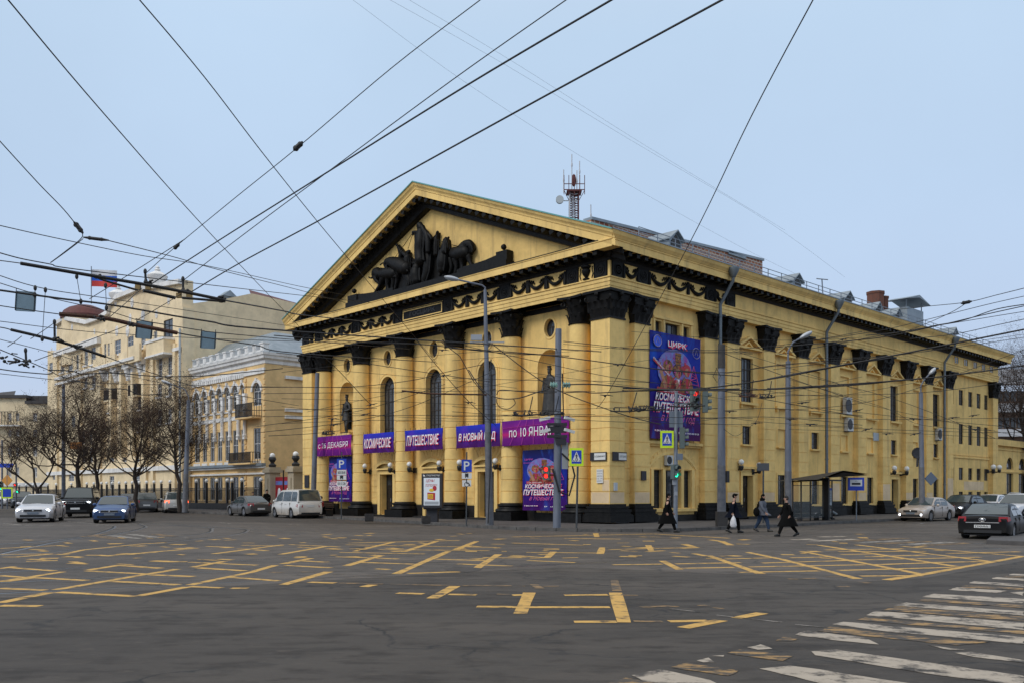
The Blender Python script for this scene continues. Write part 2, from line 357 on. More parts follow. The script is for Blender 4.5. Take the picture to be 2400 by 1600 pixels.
def paint_mat(name, col, wear_lo, wear_hi, scale=2.2, st=(1,1,1), rot=0):
    m = bpy.data.materials.new(name); m.use_nodes = True; n = m.node_tree; lk = n.links.new; b = n.nodes['Principled BSDF']; b.inputs['Roughness'].default_value = .8
    c = asphalt_nodes(n, b); g = n.nodes.new('ShaderNodeNewGeometry'); mp = n.nodes.new('ShaderNodeMapping'); mp.inputs['Scale'].default_value = st; mp.inputs['Rotation'].default_value = (0,0,rot); lk(g.outputs['Position'], mp.inputs[0])
    t = n.nodes.new('ShaderNodeTexNoise'); t.inputs['Scale'].default_value = scale; t.inputs['Detail'].default_value = 9; t.inputs['Roughness'].default_value = .7; lk(mp.outputs[0], t.inputs['Vector'])
    r = n.nodes.new('ShaderNodeMapRange'); r.inputs[1].default_value = wear_lo; r.inputs[2].default_value = wear_hi; lk(t.outputs[0], r.inputs[0])
    t3 = n.nodes.new('ShaderNodeTexNoise'); t3.inputs['Scale'].default_value = 5; t3.inputs['Detail'].default_value = 5; lk(g.outputs['Position'], t3.inputs['Vector'])
    pc = n.nodes.new('ShaderNodeMix'); pc.data_type = 'RGBA'; pc.inputs['A'].default_value = (*col, 1); pc.inputs['B'].default_value = (*[v*.72 for v in col], 1); lk(t3.outputs[0], pc.inputs['Factor'])
    x = n.nodes.new('ShaderNodeMix'); x.data_type = 'RGBA'; lk(r.outputs[0], x.inputs['Factor']); lk(pc.outputs['Result'], x.inputs['A']); lk(c, x.inputs['B']); lk(x.outputs['Result'], b.inputs['Base Color'])
    MATS[name] = m; return m
ASPH = ground_mat()
gm = MB(); gm.quad((-900, -60, 0), (900, -60, 0), (900, 1500, 0), (-900, 1500, 0)); tag(gm.build('ground', ASPH, fix=False), kind='structure')
PAVE = mat('concrete_paving', (.10, .092, .088), .85, noise=.5, nscale=1.2, col2=(.055, .05, .05), bump=.4, bscale=14)
KERB = mat('kerb_stone_concrete', (.13, .122, .115), .85, noise=.5, nscale=2, col2=(.06, .056, .052))
# kerb line in circus frame
KL = [(-1.5, 130), (-1.8, 60), (-2.2, 47), (-2.7, 34), (-2.6, 24), (-3.4, 17), (-4.8, 10), (-6.2, 4), (-6.7, 1.2), (-6.6, -1.2), (-6.0, -3.2), (-4.9, -4.8), (-3.4, -6.0), (-1.5, -6.4), (5, -6.5), (14, -6.2), (30, -6.2), (60, -6.2), (140, -6.2)]
pv = MB(); n_ = len(KL); far = [(140, 60), (60, 140), (-1.5, 130)]
poly = KL + [(140, 130)]
wp = [WL(x, y, .13) for x, y in poly]
tri = tessellate_polygon([[Vector((p.x, p.y, 0)) for p in wp]]); pv.add(wp, [tuple(t) for t in tri]); tag(pv.build('pavement', PAVE), kind='structure')
kerb = tag(thing('kerb', None, None), kind='structure')
ks = MB(); ks.box(0, .97, 0, .17, -.1, .15); kmesh = ks.build('kerb_stone', KERB, kerb); kdat = kmesh.data; first = True; cnt = 0
for i in range(1, len(KL)-2):
    a, c = WL(*KL[i]), WL(*KL[i+1]); dl = (c-a); ln = dl.length; k = max(1, round(ln/1.0)); ang = math.atan2(dl.y, dl.x)
    for j in range(k):
        if cnt >= 150: break
        p = a+dl*(j/k); M = T3(p.x, p.y, random.uniform(-.008, .008)) @ RZ(ang) @ Matrix.Diagonal((ln/k, 1, 1, 1))
        if first: kmesh.matrix_local = M; first = False
        else: inst(kdat, 'kerb_stone', kerb, M)
        cnt += 1

# ================= circus building =================
CB = thing('circus_building', 'yellow classical circus building with black capitals, black frieze and pedimented front on the street corner', 'building', M=MW)
Z0, ZB, ZC0, ZC1, ZF0, ZF1 = .1, 1.15, 10.72, 12.19, 12.86, 13.68
WX = 57.2; WY = 30.3; DWL = 1.0; DWR = .38
colY = [L(p, 1000, .55)[0] for p in (1358.5, 1198.8, 1064.3, 948.1, 847, 758.7)]
def band_prof(z0, z1, step, r, g=.035, gw=.035, taper=0.0):
    pr = [(r, z0)]; z = z0+step
    while z < min(z1-.1, 6.6):
        f = r-taper*(z-z0)/(z1-z0)
        pr += [(f, z-gw), (f-g, z-gw/2), (f-g, z+gw/2), (f, z+gw)]; z += step
    pr.append((r-taper, z1)); return pr
# --- capital meshes ---
def cap_leaf(mb, cx, cy, ang, r, z, w, h, out):
    ca, sa = math.cos(ang), math.sin(ang); pts = []
    prof = [(0, 0, 1), (.04, .35, 1.05), (.10, .7, .85), (out*.75, .95, .62), (out, .88, .3)]
    for (o, t, ww) in prof:
        for s in (-.5, -.25, 0, .25, .5):
            rr = r+o+(.045 if s == 0 else (-.03 if abs(s) == .5 else .01)); u = s*w*ww
            pts.append((cx+ca*rr-sa*u, cy+sa*rr+ca*u, z+h*t))
    mb.add(pts, [(j*5+i, j*5+i+1, (j+1)*5+i+1, (j+1)*5+i) for j in range(4) for i in range(4)])
def volute(mb, cx, cy, ang, r, z, s):
    pts = []
    for i in range(14):
        a = i*.62; q = s*(1-i/16); pts.append((r+q*math.cos(a+1.6)*.9, z+q*math.sin(a+1.6)))
    ca, sa = math.cos(ang), math.sin(ang)
    mb.tube([(cx+ca*u, cy+sa*u, w) for u, w in pts], [.075-.003*i for i in range(14)], 5)
def capital_round(r=.54, h=ZC1-ZC0):
    mb = MB(); mb.lathe([(r+.06, 0), (r+.09, .04), (r+.05, .09), (r, .1), (r+.0, .5), (r+.1, 1.0), (r+.24, h-.2)], n=20)
    for k in range(8): cap_leaf(mb, 0, 0, math.pi*k/4, r, .08, .40, .5, .20)
    for k in range(8): cap_leaf(mb, 0, 0, math.pi*(k+.5)/4, r+.03, .42, .42, .55, .26)
    for k in range(4): volute(mb, 0, 0, math.pi/4+math.pi*k/2, r+.36, h-.36, .17)
    for k in range(4): mb.ball((math.cos(math.pi*k/2)*(r+.26), math.sin(math.pi*k/2)*(r+.26), h-.18), .12, 6)
    a = r+.40; ab = []
    for k in range(4):
        t = math.pi/4+math.pi*k/2
        for j in range(6):
            f = j/6; p = Vector((math.cos(t), math.sin(t)))*a*1.32; q = Vector((math.cos(t+math.pi/2), math.sin(t+math.pi/2)))*a*1.32
            v = p.lerp(q, f); v *= 1-.16*math.sin(math.pi*f); ab.append((v.x, v.y))
    mb.prism(ab, lambda u, v, d: (u, v, d), h-.13, h-.005); return mb
def capital_flat(w, dpt, h=ZC1-ZC0):   # pilaster capital: x centred, front at y=0 (outward -y), body goes to +y
    mb = MB(); hw = w/2
    mb.box(-hw-.05, hw+.05, -.05, dpt, 0, .09); mb.add([(-hw, 0, .09), (hw, 0, .09), (hw+.22, -.22, h-.15), (-hw-.22, -.22, h-.15), (-hw, dpt, .09), (hw, dpt, .09), (hw+.22, dpt, h-.15), (-hw-.22, dpt, h-.15)], [(0,1,2,3), (1,5,6,2), (4,0,3,7), (3,2,6,7)])
    n = max(2, round(w/.42))
    for i in range(n):
        u = -hw+w*(i+.5)/n; cap_leaf(mb, u, .54, -math.pi/2, .54, .08, w/n*.95, .5, .2)
    for i in range(n+1):
        u = -hw+w*i/n; cap_leaf(mb, u, .54, -math.pi/2, .58, .42, w/n*.95, .55, .26)
    for s in (-1, 1):
        cap_leaf(mb, s*(hw-.54), dpt/2, 0 if s > 0 else math.pi, .54, .1, min(.4, dpt), .5, .18)
        volute(mb, s*(hw-.05), .05, math.atan2(-1, s), .27, h-.36, .17)
        volute(mb, s*.02, -.02, -math.pi/2, .14, h-.34, .12)
    mb.ball((0, -.26, h-.2), .14, 6); mb.ball((0, -.2, .72), .13, 6)
    q = hw+.36
    ab = [(-q, dpt), (-q, -.34), (-q+.12, -.38), (-hw*.4, -.25), (hw*.4, -.25), (q-.12, -.38), (q, -.34), (q, dpt)]
    mb.prism(ab, lambda u, v, d: (u, v, d), h-.13, h-.005); return mb
# --- engaged columns ---
col0 = None; CR = .62
for i, y in enumerate(colY):
    if col0 is None:
        c = MB(); c.lathe(band_prof(ZB, ZC0, .66, CR, taper=.07), n=32); col0 = c.build('column', YEL2, CB, smooth=True, angle=30); cap0 = capital_round().build('capital', BLKR, col0, smooth=True, angle=50); cap0.location = (0, 0, ZC0)
        bs = MB(); bs.box(-.95, .95, -.95, .95, Z0, .62); bs.lathe([(CR+.30, .62), (CR+.34, .70), (CR+.30, .80), (CR+.16, .84), (CR+.12, .92), (CR+.20, .98), (CR+.19, 1.08), (CR+.06, 1.1), (CR+.04, ZB)], n=32)
        bs0 = bs.build('base', BLK, col0, smooth=True, angle=35); col0.location = (.55, y, 0)
    else:
        k = inst(col0, 'column', CB, T3(.55, y, 0)); inst(cap0, 'capital', k, T3(0, 0, ZC0)); inst(bs0, 'base', k, T3(0, 0, 0))
# --- piers / pilasters: body from grooved courses ---
def course_box(mb, x0, x1, y0, y1, z0, z1, step=.66, g=.03):
    z = z0
    while z < z1-.05:
        t = min(z+step, z1) if z+step < min(z1-.25, 6.9) else z1
        mb.box(x0, x1, y0, y1, z, t-.035)
        if t < z1: mb.box(x0+g, x1-g, y0+g, y1-g, t-.035, t)
        else: mb.box(x0+.001, x1-.001, y0+.001, y1-.001, t-.035, t)
        z = t
def pilaster(x0, x1, d0, d1, courses=True, name='pilaster', trim=True):
    mb = MB(); course_box(mb, x0, x1, d0, d1, ZB, ZC0) if courses else mb.box(x0, x1, d0, d1, ZB, ZC0)
    p = mb.build(name, YEL2, CB); w = x1-x0; k = (round(w, 2), round(d1-d0, 2))
    c = _caps.get(k)
    if c is None: c = _caps[k] = capital_flat(w, d1-d0-.02).build('capital', BLKR, p, smooth=True, angle=50)
    else: c = inst(c, 'capital', p, Matrix())
    c.location = ((x0+x1)/2, d0, ZC0)
    b_ = MB()
    for (a, z0, z1) in ((.34, Z0+.1, .55), (.30, .55, .62), (.22, .62, .72), (.26, .72, .86), (.14, .86, .93), (.18, .93, 1.03), (.06, 1.03, ZB)):
        b_.box(x0-a, x1+a, d0-a, d1, z0, z1-.002)
    b_.build('base', BLK, p); return p
_caps = {}
px0 = [10.85, 14.98, 19.35, 23.82, 28.0, 32.1, 36.3, 40.3, 44.75]
pilaster(2.03, 3.35, 0, .5); pilaster(8.5, 9.82, 0, .5)
for x in px0: pilaster(x, x+1.32, 0, .45)
pilaster(55.85, 57.2, 0, .6)
# corner pier (square, two capitals back to back as one block) and left end pier
def pier(x0, x1, y0, y1, name='corner_pier', capfaces=('x', 'y')):
    mb = MB(); course_box(mb, x0, x1, y0, y1, ZB, ZC0); p = mb.build(name, YEL2, CB)
    c = MB(); h = ZC1-ZC0; c.box(x0-.05, x1+.05, y0-.05, y1+.05, ZC0, ZC0+.1)
    c.add([(x0, y0, ZC0+.1), (x1, y0, ZC0+.1), (x1, y1, ZC0+.1), (x0, y1, ZC0+.1), (x0-.2, y0-.2, ZC1-.15), (x1+.2, y0-.2, ZC1-.15), (x1+.2, y1+.2, ZC1-.15), (x0-.2, y1+.2, ZC1-.15)], [(0,1,5,4), (1,2,6,5), (2,3,7,6), (3,0,4,7)])
    for (ax, lo, hi) in (('y', x0, x1), ('x', y0, y1)):
        n = round((hi-lo)/.42)
        for row, (zz, hh, oo, off) in enumerate(((.08, .5, .2, .5), (.42, .55, .26, 0))):
            for i in range(n+(1 if row else 0)):
                u = lo+(hi-lo)*(i+off)/n
                if ax == 'y': cap_leaf(c, u, y0+.54, -math.pi/2, .54+.03*row, ZC0+zz, .42, hh, oo)
                else:
                    cap_leaf(c, x0+.54, u, math.pi, .54+.03*row, ZC0+zz, .42, hh, oo)
        m_ = (lo+hi)/2
        if ax == 'y':
            volute(c, m_, y0-.02, -math.pi/2, .16, ZC1-.36, .14); c.ball((m_, y0-.26, ZC1-.2), .15, 6)
        else: volute(c, x0-.02, m_, math.pi, .16, ZC1-.36, .14); c.ball((x0-.26, m_, ZC1-.2), .15, 6)
    for (xx, yy, a) in ((x0, y0, -.75*math.pi), (x1, y0, -.25*math.pi), (x0, y1, .75*math.pi)): volute(c, xx, yy, a, .22, ZC1-.36, .18)
    c.box(x0-.34, x1+.3, y0-.34, y1+.3, ZC1-.14, ZC1-.006); c.build('capital', BLKR, p, smooth=True, angle=50)
    b_ = MB()
    for (a, z0, z1) in ((.34, Z0+.1, .55), (.30, .55, .62), (.22, .62, .72), (.26, .72, .86), (.14, .86, .93), (.18, .93, 1.03), (.06, 1.03, ZB)):
        b_.box(x0-a, x1+a, y0-a, y1+a, z0, z1-.002)
    b_.build('base', BLK, p); return p
pier(0, 1.21, 0, 1.29)
pier(0, 1.3, 29.0, 30.28, 'end_pier')
mb = MB(); course_box(mb, 1.21, 2.06, .32, 1.5, Z0+.3, ZC1-.02); mb.build('recess_wall', YEL, CB)
# --- left facade wall with openings ---
ovals = [ellip(L(px, py, DWL)[0], 10.98, .40, .50) for px, py in ((813, 855.6), (907, 837), (1018, 819), (1144, 796), (1289.3, 768))]
# openings centred between columns
winc = [(colY[i]+colY[i+1])/2 for i in range(5)]     # bay centres right->left (0..4)
ovals = [ellip(c, 11.0, .42, .52) for c in winc]
arches = {i: arch(winc[i]-.82, winc[i]+.82, 5.3, 9.75) for i in (1, 2, 3)}
niches = {i: arch(winc[i]-.92, winc[i]+.92, 6.05, 9.8) for i in (0, 4)}
doors = {i: rect(winc[i]-.72, winc[i]+.72, .26, 3.0) for i in (1, 2, 3)}
mb = MB()
wall(mb, fL, rect(.4, WY-.4, Z0, ZC1), [(o, .3) for o in ovals]+[(a, .45) for a in arches.values()]+[(a, .9) for a in niches.values()]+[(a, .5) for a in doors.values()], DWL, .3)
mb.box(.03, DWL+.5, .02, WY-.02, ZC1, ZC1+.02)
for i, a in niches.items():   # curved niche backs
    c = winc[i]; n = 10
    for (z0, z1) in ((6.05, 8.88),):
        vs = []
        for k in range(n+1):
            t = math.pi*k/n; vs += [(DWL+.05+.85*math.sin(t), c+.92*math.cos(t), z0), (DWL+.05+.85*math.sin(t), c+.92*math.cos(t), z1)]
        mb.add(vs, [(2*k, 2*k+2, 2*k+3, 2*k+1) for k in range(n)])
    dome = []; m_ = 6
    for j in range(m_+1):
        ph = math.pi/2*j/m_
        for k in range(n+1):
            t = math.pi*k/n; dome.append((DWL+.05+.85*math.sin(t)*math.cos(ph), c+.92*math.cos(t)*math.cos(ph), 8.88+.92*math.sin(ph)))
    mb.add(dome, [(j*(n+1)+k, j*(n+1)+k+1, (j+1)*(n+1)+k+1, (j+1)*(n+1)+k) for j in range(m_) for k in range(n)])
mb.build('wall', YEL, CB, smooth=True, angle=30)
mb = MB(); bx(mb, fL, .9, WY-1, ZC1-.30, ZC1-.02, DWL-.08, DWL); mb.build('black_band', BLK, CB)
for i in range(5):
    window(fL, CB, ovals[i], DWL+.26, 2, 1)
    t_ = MB(); ring(t_, fL, ovals[i], grow(ovals[i], .11), DWL-.04, DWL); t_.build('window_surround', YEL2, CB)
for i, a in arches.items():
    w = window(fL, CB, a, DWL+.40, 4, 4, gm=CURT)
    t_ = MB(); ring(t_, fL, a, grow(a, .14), DWL-.05, DWL); ring(t_, fL, grow(a, .2), grow(a, .27), DWL-.03, DWL); t_.build('window_surround', YEL2, CB)
for i, a in niches.items():
    t_ = MB(); ring(t_, fL, a, grow(a, .14), DWL-.05, DWL); bx(t_, fL, winc[i]-1.1, winc[i]+1.1, 5.88, 6.05, DWL-.55, DWL); t_.build('niche_surround', YEL2, CB)
def door(F, c, z0, z1, w, d, parent, leaves=2, name='door', m=DOORM):
    mb = MB(); bx(mb, F, c-w/2, c+w/2, z0, z1, d, d+.05)
    for k in range(leaves):
        u0 = c-w/2+w*k/leaves; u1 = u0+w/leaves
        for (a, b_) in ((.06, .36), (.40, .66), (.70, .97)):
            za, zb_ = z0+(z1-z0)*a, z0+(z1-z0)*b_
            ring(mb, F, rect(u0+.13, u1-.13, za+.06, zb_-.06), rect(u0+.07, u1-.07, za, zb_), d-.035, d)
    bx(mb, F, c-.02, c+.02, z0, z1*.7, d-.045, d); o = mb.build(name, m, parent)
    h = MB(); q = F(c+.1, z0+1.0, d-.07); h.cbox(q, .05, .05, .22); h.build('handle', GALV, o)
    if leaves == 2:
        g = MB(); [fillp(g, F, rect(c-w/2+w*k/2+.14, c-w/2+w*(k+1)/2-.14, z0+(z1-z0)*.73, z1-.12), d-.012) for k in (0, 1)]; g.build('pane', GLASS, o)
    return o
course = MB()   # proud stone courses beside the doors (one per block)
cbk = {}
def block(F, u0, u1, z0, z1, d):
    k = (F is fL, round(u1-u0, 2), round(z1-z0, 2))
    if k not in cbk:
        m_ = MB(); bx(m_, F, 0, u1-u0, 0, z1-z0, -.03, 0); cbk[k] = m_.build('stone_block', YEL, CB); cbk[k].matrix_local = T3(*F(u0, z0, d))
    else: inst(cbk[k], 'stone_block', CB, T3(*F(u0, z0, d)))
for i in range(5):
    c = winc[i]
    for s in (-1, 1):
        a = c+s*1.9 if s < 0 else c+s*1.18; z = 1.0
        if s < 0: a = c-1.9
        while z < 3.3:
            block(fL, a, a+.72, z, z+.36, DWL); z += .40
    mb = MB(); bx(mb, fL, c-2.1, c-1.1, Z0, .95, DWL-.10, DWL); bx(mb, fL, c+1.1, c+2.1, Z0, .95, DWL-.10, DWL)
    if i in doors:
        mb.build('plinth', STONE, CB); door(fL, c, .26, 3.0, 1.44, DWL+.42, CB)
        s_ = MB(); 
        for s in (-1, 1): bx(s_, fL, c+s*.74, c+s*1.02, .2, 3.02, DWL-.14, DWL)
        bx(s_, fL, c-1.02, c+1.02, 3.02, 3.28, DWL-.14, DWL); bx(s_, fL, c-1.12, c+1.12, 3.32, 3.42, DWL-.3, DWL)
        sg = seg(c-1.12, c+1.12, 3.42, 3.98, .5); ring(s_, fL, [(u, z-(.12 if z > 3.5 else 0)) for u, z in grow(sg, -.12)], sg, DWL-.26, DWL)
        s_.build('door_surround', YEL2, CB)
        st = MB(); bx(st, fL, c-1.1, c+1.1, Z0, .24, DWL-.9, DWL+.4); st.build('door_step', STONE, CB)
        # flat arch voussoirs above
        for k in range(-4, 5):
            t = k*.16; r0, r1 = 1.35, 2.15 
            v = [(c+math.sin(t-.07)*r0*1.0, 2.75+math.cos(t-.07)*r0), (c+math.sin(t+.07)*r0, 2.75+math.cos(t+.07)*r0), (c+math.sin(t+.07)*r1, 2.75+math.cos(t+.07)*r1), (c+math.sin(t-.07)*r1, 2.75+math.cos(t-.07)*r1)]
            m_ = MB(); m_.prism(v, fL, DWL-.03, DWL); m_.build('voussoir', YEL, CB)
    else:
        bx(mb, fL, c-1.1, c+1.1, Z0, .6, DWL-.08, DWL); mb.build('plinth', STONE, CB)
# --- right facade wall ---
tallx = [(12.55, 13.75)]+[( (px0[i]+1.32+px0[i+1])/2-.6, (px0[i]+1.32+px0[i+1])/2+.6) for i in range(1, 8)]
bay = [(px0[i]+1.32+px0[i+1])/2 for i in range(8)]     # 8 bays
holes = []; items = []
for i, c in enumerate(bay):
    real_t = i in (0, 5, 7); real_s = i in (0, 2, 5, 7)
    h = rect(c-.68, c+.68, 7.35, 10.1); holes.append((h, .2 if real_t else .1)); items.append(('t', i, h, real_t))
    h = rect(c-.5, c+.5, 4.75, 5.88); holes.append((h, .18 if real_s else .1)); items.append(('s', i, h, real_s))
    if i in (0, 5): h = rect(c-.6, c+.6, .3, 2.8); holes.append((h, .4)); items.append(('d', i, h, True))
    else: h = rect(c-.52, c+.52, .95, 2.9); holes.append((h, .2)); items.append(('l', i, h, True))
# first bay (between paired pilasters)
cb = 5.93
for (a, b_) in ((cb-1.62, cb-1.02), (cb-.68, cb+.68), (cb+1.02, cb+1.62)): holes.append((rect(a, b_, 9.9, 11.2), .3)); items.append(('u', 0, rect(a, b_, 9.9, 11.2), True))
for (a, b_) in ((cb-1.75, cb-1.0), (cb-.72, cb+.72), (cb+1.0, cb+1.75)): holes.append((rect(a, b_, .88, 3.0), .3)); items.append(('v', 0, rect(a, b_, .88, 3.0), True))
# right hand window block
rx = [46.7, 48.9, 51.15, 53.25, 55.3]
rows = [(13.0, 13.62), (9.56, 10.93), (6.1, 7.9), (2.9, 4.0), (1.0, 1.85)]
zw = MB(); H1 = [h for h in holes]
for k, x in enumerate(rx):
    for (a, b_) in rows[1:]:
        if k == 4 and a == 1.0: a = .3
        w_ = .5 if k < 4 else .46
        if k == 4: x = 55.15
        h = rect(x-w_, x+w_, a, b_); H1.append((h, .16)); items.append(('r', k, h, True))
wall(zw, fR, rect(2.0, WX-.2, Z0, ZC1), H1, DWR, .3)
for x in rx:  # attic windows in the frieze
    items.append(('a', 0, rect(x-.42, x+.42, 13.02, 13.62), True))
zw.build('side_wall', YEL, CB)
for (ty, i, h, real) in items:
    c = (h[0][0]+h[1][0])/2; z0, z1 = h[0][1], h[2][1]; w = h[1][0]-h[0][0]
    if ty == 't':
        if real: window(fR, CB, h, DWR+.18, 4, 4, t=.05)
        else:
            p = MB(); bx(p, fR, h[0][0]+.0, h[1][0], z0, z1, DWR+.095, DWR+.12); p.build('blind_panel', YEL2, CB)
        s_ = MB(); ring(s_, fR, h, [(u+(-.17 if u < c else .17), z+(-.02 if z < 8 else .17)) for u, z in h], DWR-.05, DWR)
        bx(s_, fR, c-.98, c+.98, z0-.16, z0-.02, DWR-.26, DWR); bx(s_, fR, c-.8, c-.62, z0-.34, z0-.16, DWR-.14, DWR); bx(s_, fR, c+.62, c+.8, z0-.34, z0-.16, DWR-.14, DWR)
        s_.build('window_surround', YEL2, CB)
        t_ = MB(); W_ = 1.3
        if i == 0: W_ = 1.4
        bx(t_, fR, c-W_, c+W_, 10.62, 10.74, DWR-.3, DWR)
        t_.prism([(c-W_, 10.76), (c, 11.42), (c, 11.28), (c-W_+.3, 10.76)], fR, DWR-.34, DWR); t_.prism([(c+W_, 10.76), (c, 11.42), (c, 11.28), (c+W_-.3, 10.76)], fR, DWR-.34, DWR)
        t_.prism([(c-.55, 10.78), (c, 11.1), (c+.55, 10.78), (c+.35, 10.78), (c, 10.98), (c-.35, 10.78)], fR, DWR-.2, DWR)
        t_.build('gable_hood', YEL2, CB)
    elif ty == 's':
        if real: window(fR, CB, h, DWR+.16, 3, 3, t=.04)
        else:
            p = MB(); bx(p, fR, h[0][0], h[1][0], z0, z1, DWR+.095, DWR+.12); p.build('blind_panel', YEL2, CB)
        s_ = MB(); ring(s_, fR, h, [(u+(-.1 if u < c else .1), z+(-.02 if z < 5.2 else .1)) for u, z in h], DWR-.03, DWR); bx(s_, fR, c-.66, c+.66, z0-.12, z0-.02, DWR-.2, DWR); s_.build('window_surround', YEL2, CB)
    elif ty == 'l':
        window(fR, CB, h, DWR+.18, 3, 6, fm=IRON, t=.035)
        s_ = MB(); ring(s_, fR, h, [(u+(-.12 if u < c else .12), z+(-.02 if z < 1.2 else .14)) for u, z in h], DWR-.03, DWR); bx(s_, fR, c-.66, c+.66, z0-.12, z0-.02, DWR-.16, DWR); s_.build('window_surround', YEL2, CB)
    elif ty == 'd':
        door(fR, c, .3, 2.8, 1.2, DWR+.3, CB)
        s_ = MB(); ring(s_, fR, [(h[0][0], .2), (h[1][0], .2), (h[1][0], z1), (h[0][0], z1)], [(h[0][0]-.22, .2), (h[1][0]+.22, .2), (h[1][0]+.22, z1+.22), (h[0][0]-.22, z1+.22)], DWR-.12, DWR); bx(s_, fR, c-1.0, c+1.0, z1+.42, z1+.56, DWR-.28, DWR); bx(s_, fR, c-.86, c+.86, z1+.24, z1+.42, DWR-.1, DWR); s_.build('door_surround', YEL2, CB)
        st = MB(); bx(st, fR, c-.9, c+.9, Z0, .28, DWR-.7, DWR+.3); st.build('door_step', STONE, CB)
    elif ty in ('u', 'v'):
        window(fR, CB, h, DWR+.26, 3 if w > 1 else 2, 2 if ty == 'u' else 6, t=.04, fm=WFR if ty == 'u' else IRON)
    elif ty == 'r':
        if z0 == .3: door(fR, c, z0, z1, w, DWR+.18, CB, 1)
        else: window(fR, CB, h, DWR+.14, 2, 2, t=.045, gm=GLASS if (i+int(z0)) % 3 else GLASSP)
# first bay trim
s_ = MB()
bx(s_, fR, cb-1.85, cb+1.85, 11.32, 11.46, DWR-.12, DWR)
for u in (cb-1.85, cb-.95, cb+.75, cb+1.68): bx(s_, fR, u, u+.17, 9.7, 11.32, DWR-.07, DWR)
s_.build('window_surround', YEL2, CB)
s_ = MB(); bx(s_, fR, 3.36, 8.49, 4.42, 4.58, DWR-.3, DWR); bx(s_, fR, 3.36, 8.49, 4.30, 4.42, DWR-.16, DWR); s_.build('ledge', YEL2, CB)
s_ = MB()
for u in (cb-2.05, cb-.98, cb+.74, cb+1.77): bx(s_, fR, u, u+.25, .7, 3.06, DWR-.06, DWR)
bx(s_, fR, cb-2.1, cb+2.1, .68, .84, DWR-.2, DWR); s_.build('window_surround', YEL2, CB)
s_ = MB(); sg = seg(cb-2.15, cb+2.15, 3.05, 3.95, .85); ring(s_, fR, grow(sg, -.001), [(u*1.0+(-.14 if u < cb else .14), z+(.12 if z > 3.1 else 0)) for u, z in sg], DWR-.05, DWR); s_.build('arch_band', YEL2, CB)
for s in (-1, 1):
    a = cb-2.55 if s < 0 else cb+2.2; z = .75
    while z < 3.0: block(fR, a, a+.35, z, z+.4, DWR); z += .46
for k in range(-5, 6):
    t = k*.13; r0, r1 = 2.95, 3.35; zc = .95
    v = [(cb+math.sin(t-.058)*r0, zc+math.cos(t-.058)*r0), (cb+math.sin(t+.058)*r0, zc+math.cos(t+.058)*r0), (cb+math.sin(t+.058)*r1, zc+math.cos(t+.058)*r1), (cb+math.sin(t-.058)*r1, zc+math.cos(t-.058)*r1)]
    m_ = MB(); m_.prism(v, fR, DWR-.03, DWR); m_.build('voussoir', YEL, CB)
# string courses of the right block, plinth, pale repairs
s_ = MB(); bx(s_, fR, 46.1, 55.8, 4.86, 4.98, DWR-.1, DWR); bx(s_, fR, 46.1, 55.8, 5.1, 5.18, DWR-.06, DWR); s_.build('string_course', YEL2, CB)
s_ = MB()
xs = [2.0, 11.5]; bx(s_, fR, 8.0, bay[0]-.92, Z0, .68, DWR-.06, DWR); bx(s_, fR, 2.06, 8.0, Z0, .5, DWR-.06, DWR)
bx(s_, fR, bay[0]+.92, bay[5]-.92, Z0, .80, DWR-.06, DWR); bx(s_, fR, bay[5]+.92, 46.0, Z0, .84, DWR-.06, DWR); s_.build('plinth', STONE, CB)
for (F, u0, u1, z0, z1, d) in ((fR, .04, 1.17, 1.2, 1.76, 0), (fL, .04, 1.25, 1.2, 1.76, 0), (fL, .04, .5, 1.84, 2.4, 0), (fR, 2.06, 3.32, 1.2, 1.76, 0), (fR, px0[0]+.03, px0[0]+1.29, 1.2, 1.76, 0), (fR, px0[1]+.03, px0[1]+1.29, 1.2, 1.76, 0), (fR, px0[3]+.03, px0[3]+1.29, 1.2, 2.4, 0), (fR, px0[4]+.03, px0[4]+1.29, 1.2, 1.76, 0), (fR, px0[5]+.03, px0[5]+1.29, 1.2, 2.4, 0), (fR, px0[6]+.03, px0[6]+1.29, 1.2, 1.76, 0), (fR, px0[7]+.03, px0[7]+1.29, 1.2, 1.76, 0), (fR, px0[8]+.03, px0[8]+1.29, 1.2, 3.0, 0), (fR, 49.6, 54.5, 2.0, 2.78, DWR), (fR, 46.3, 48.2, .3, .9, DWR)):
    m_ = MB(); bx(m_, F, u0, u1, z0, z1, d-.004, d+.02); m_.build('repaired_plaster', PALE, CB)
# --- entablature sweeps ---
xe = WX; ye = WY
def path(o): return [(8, ye+o), (-o, ye+o), (-o, -o), (xe+o, -o), (xe+o, 14)]
def sweep(name, prof, m): s_ = MB(); s_.sweep(prof, path); return s_.build(name, m, CB)
sweep('architrave', [(-.9, ZC1), (0, ZC1), (0, ZC1+.20), (.035, ZC1+.205), (.035, ZC1+.41), (.07, ZC1+.415), (.07, ZF0-.06), (.13, ZF0-.055), (.13, ZF0), (0, ZF0)], YEL2)
sweep('frieze', [(0, ZF0), (0, ZF1)], YEL2)
sweep('bed_moulding', [(0, ZF1), (.06, ZF1), (.1, ZF1+.12), (.2, ZF1+.2), (.2, ZF1+.22), (.24, ZF1+.23), (.24, 14.10)], BLK)
sweep('cornice', [(.25, 14.10), (.82, 14.11), (.86, 14.07), (.88, 14.07), (.88, 14.42), (.92, 14.43), (.92, 14.48), (.2, 14.49)], YEL2)
s_ = MB(); s_.sweep([(.88, 14.47), (.94, 14.52), (.98, 14.58), (1.05, 14.66), (1.10, 14.78), (1.12, 14.84)], lambda o: [(-o, -o), (xe+o, -o), (xe+o, 14)]); s_.build('cyma_moulding', YEL2, CB)
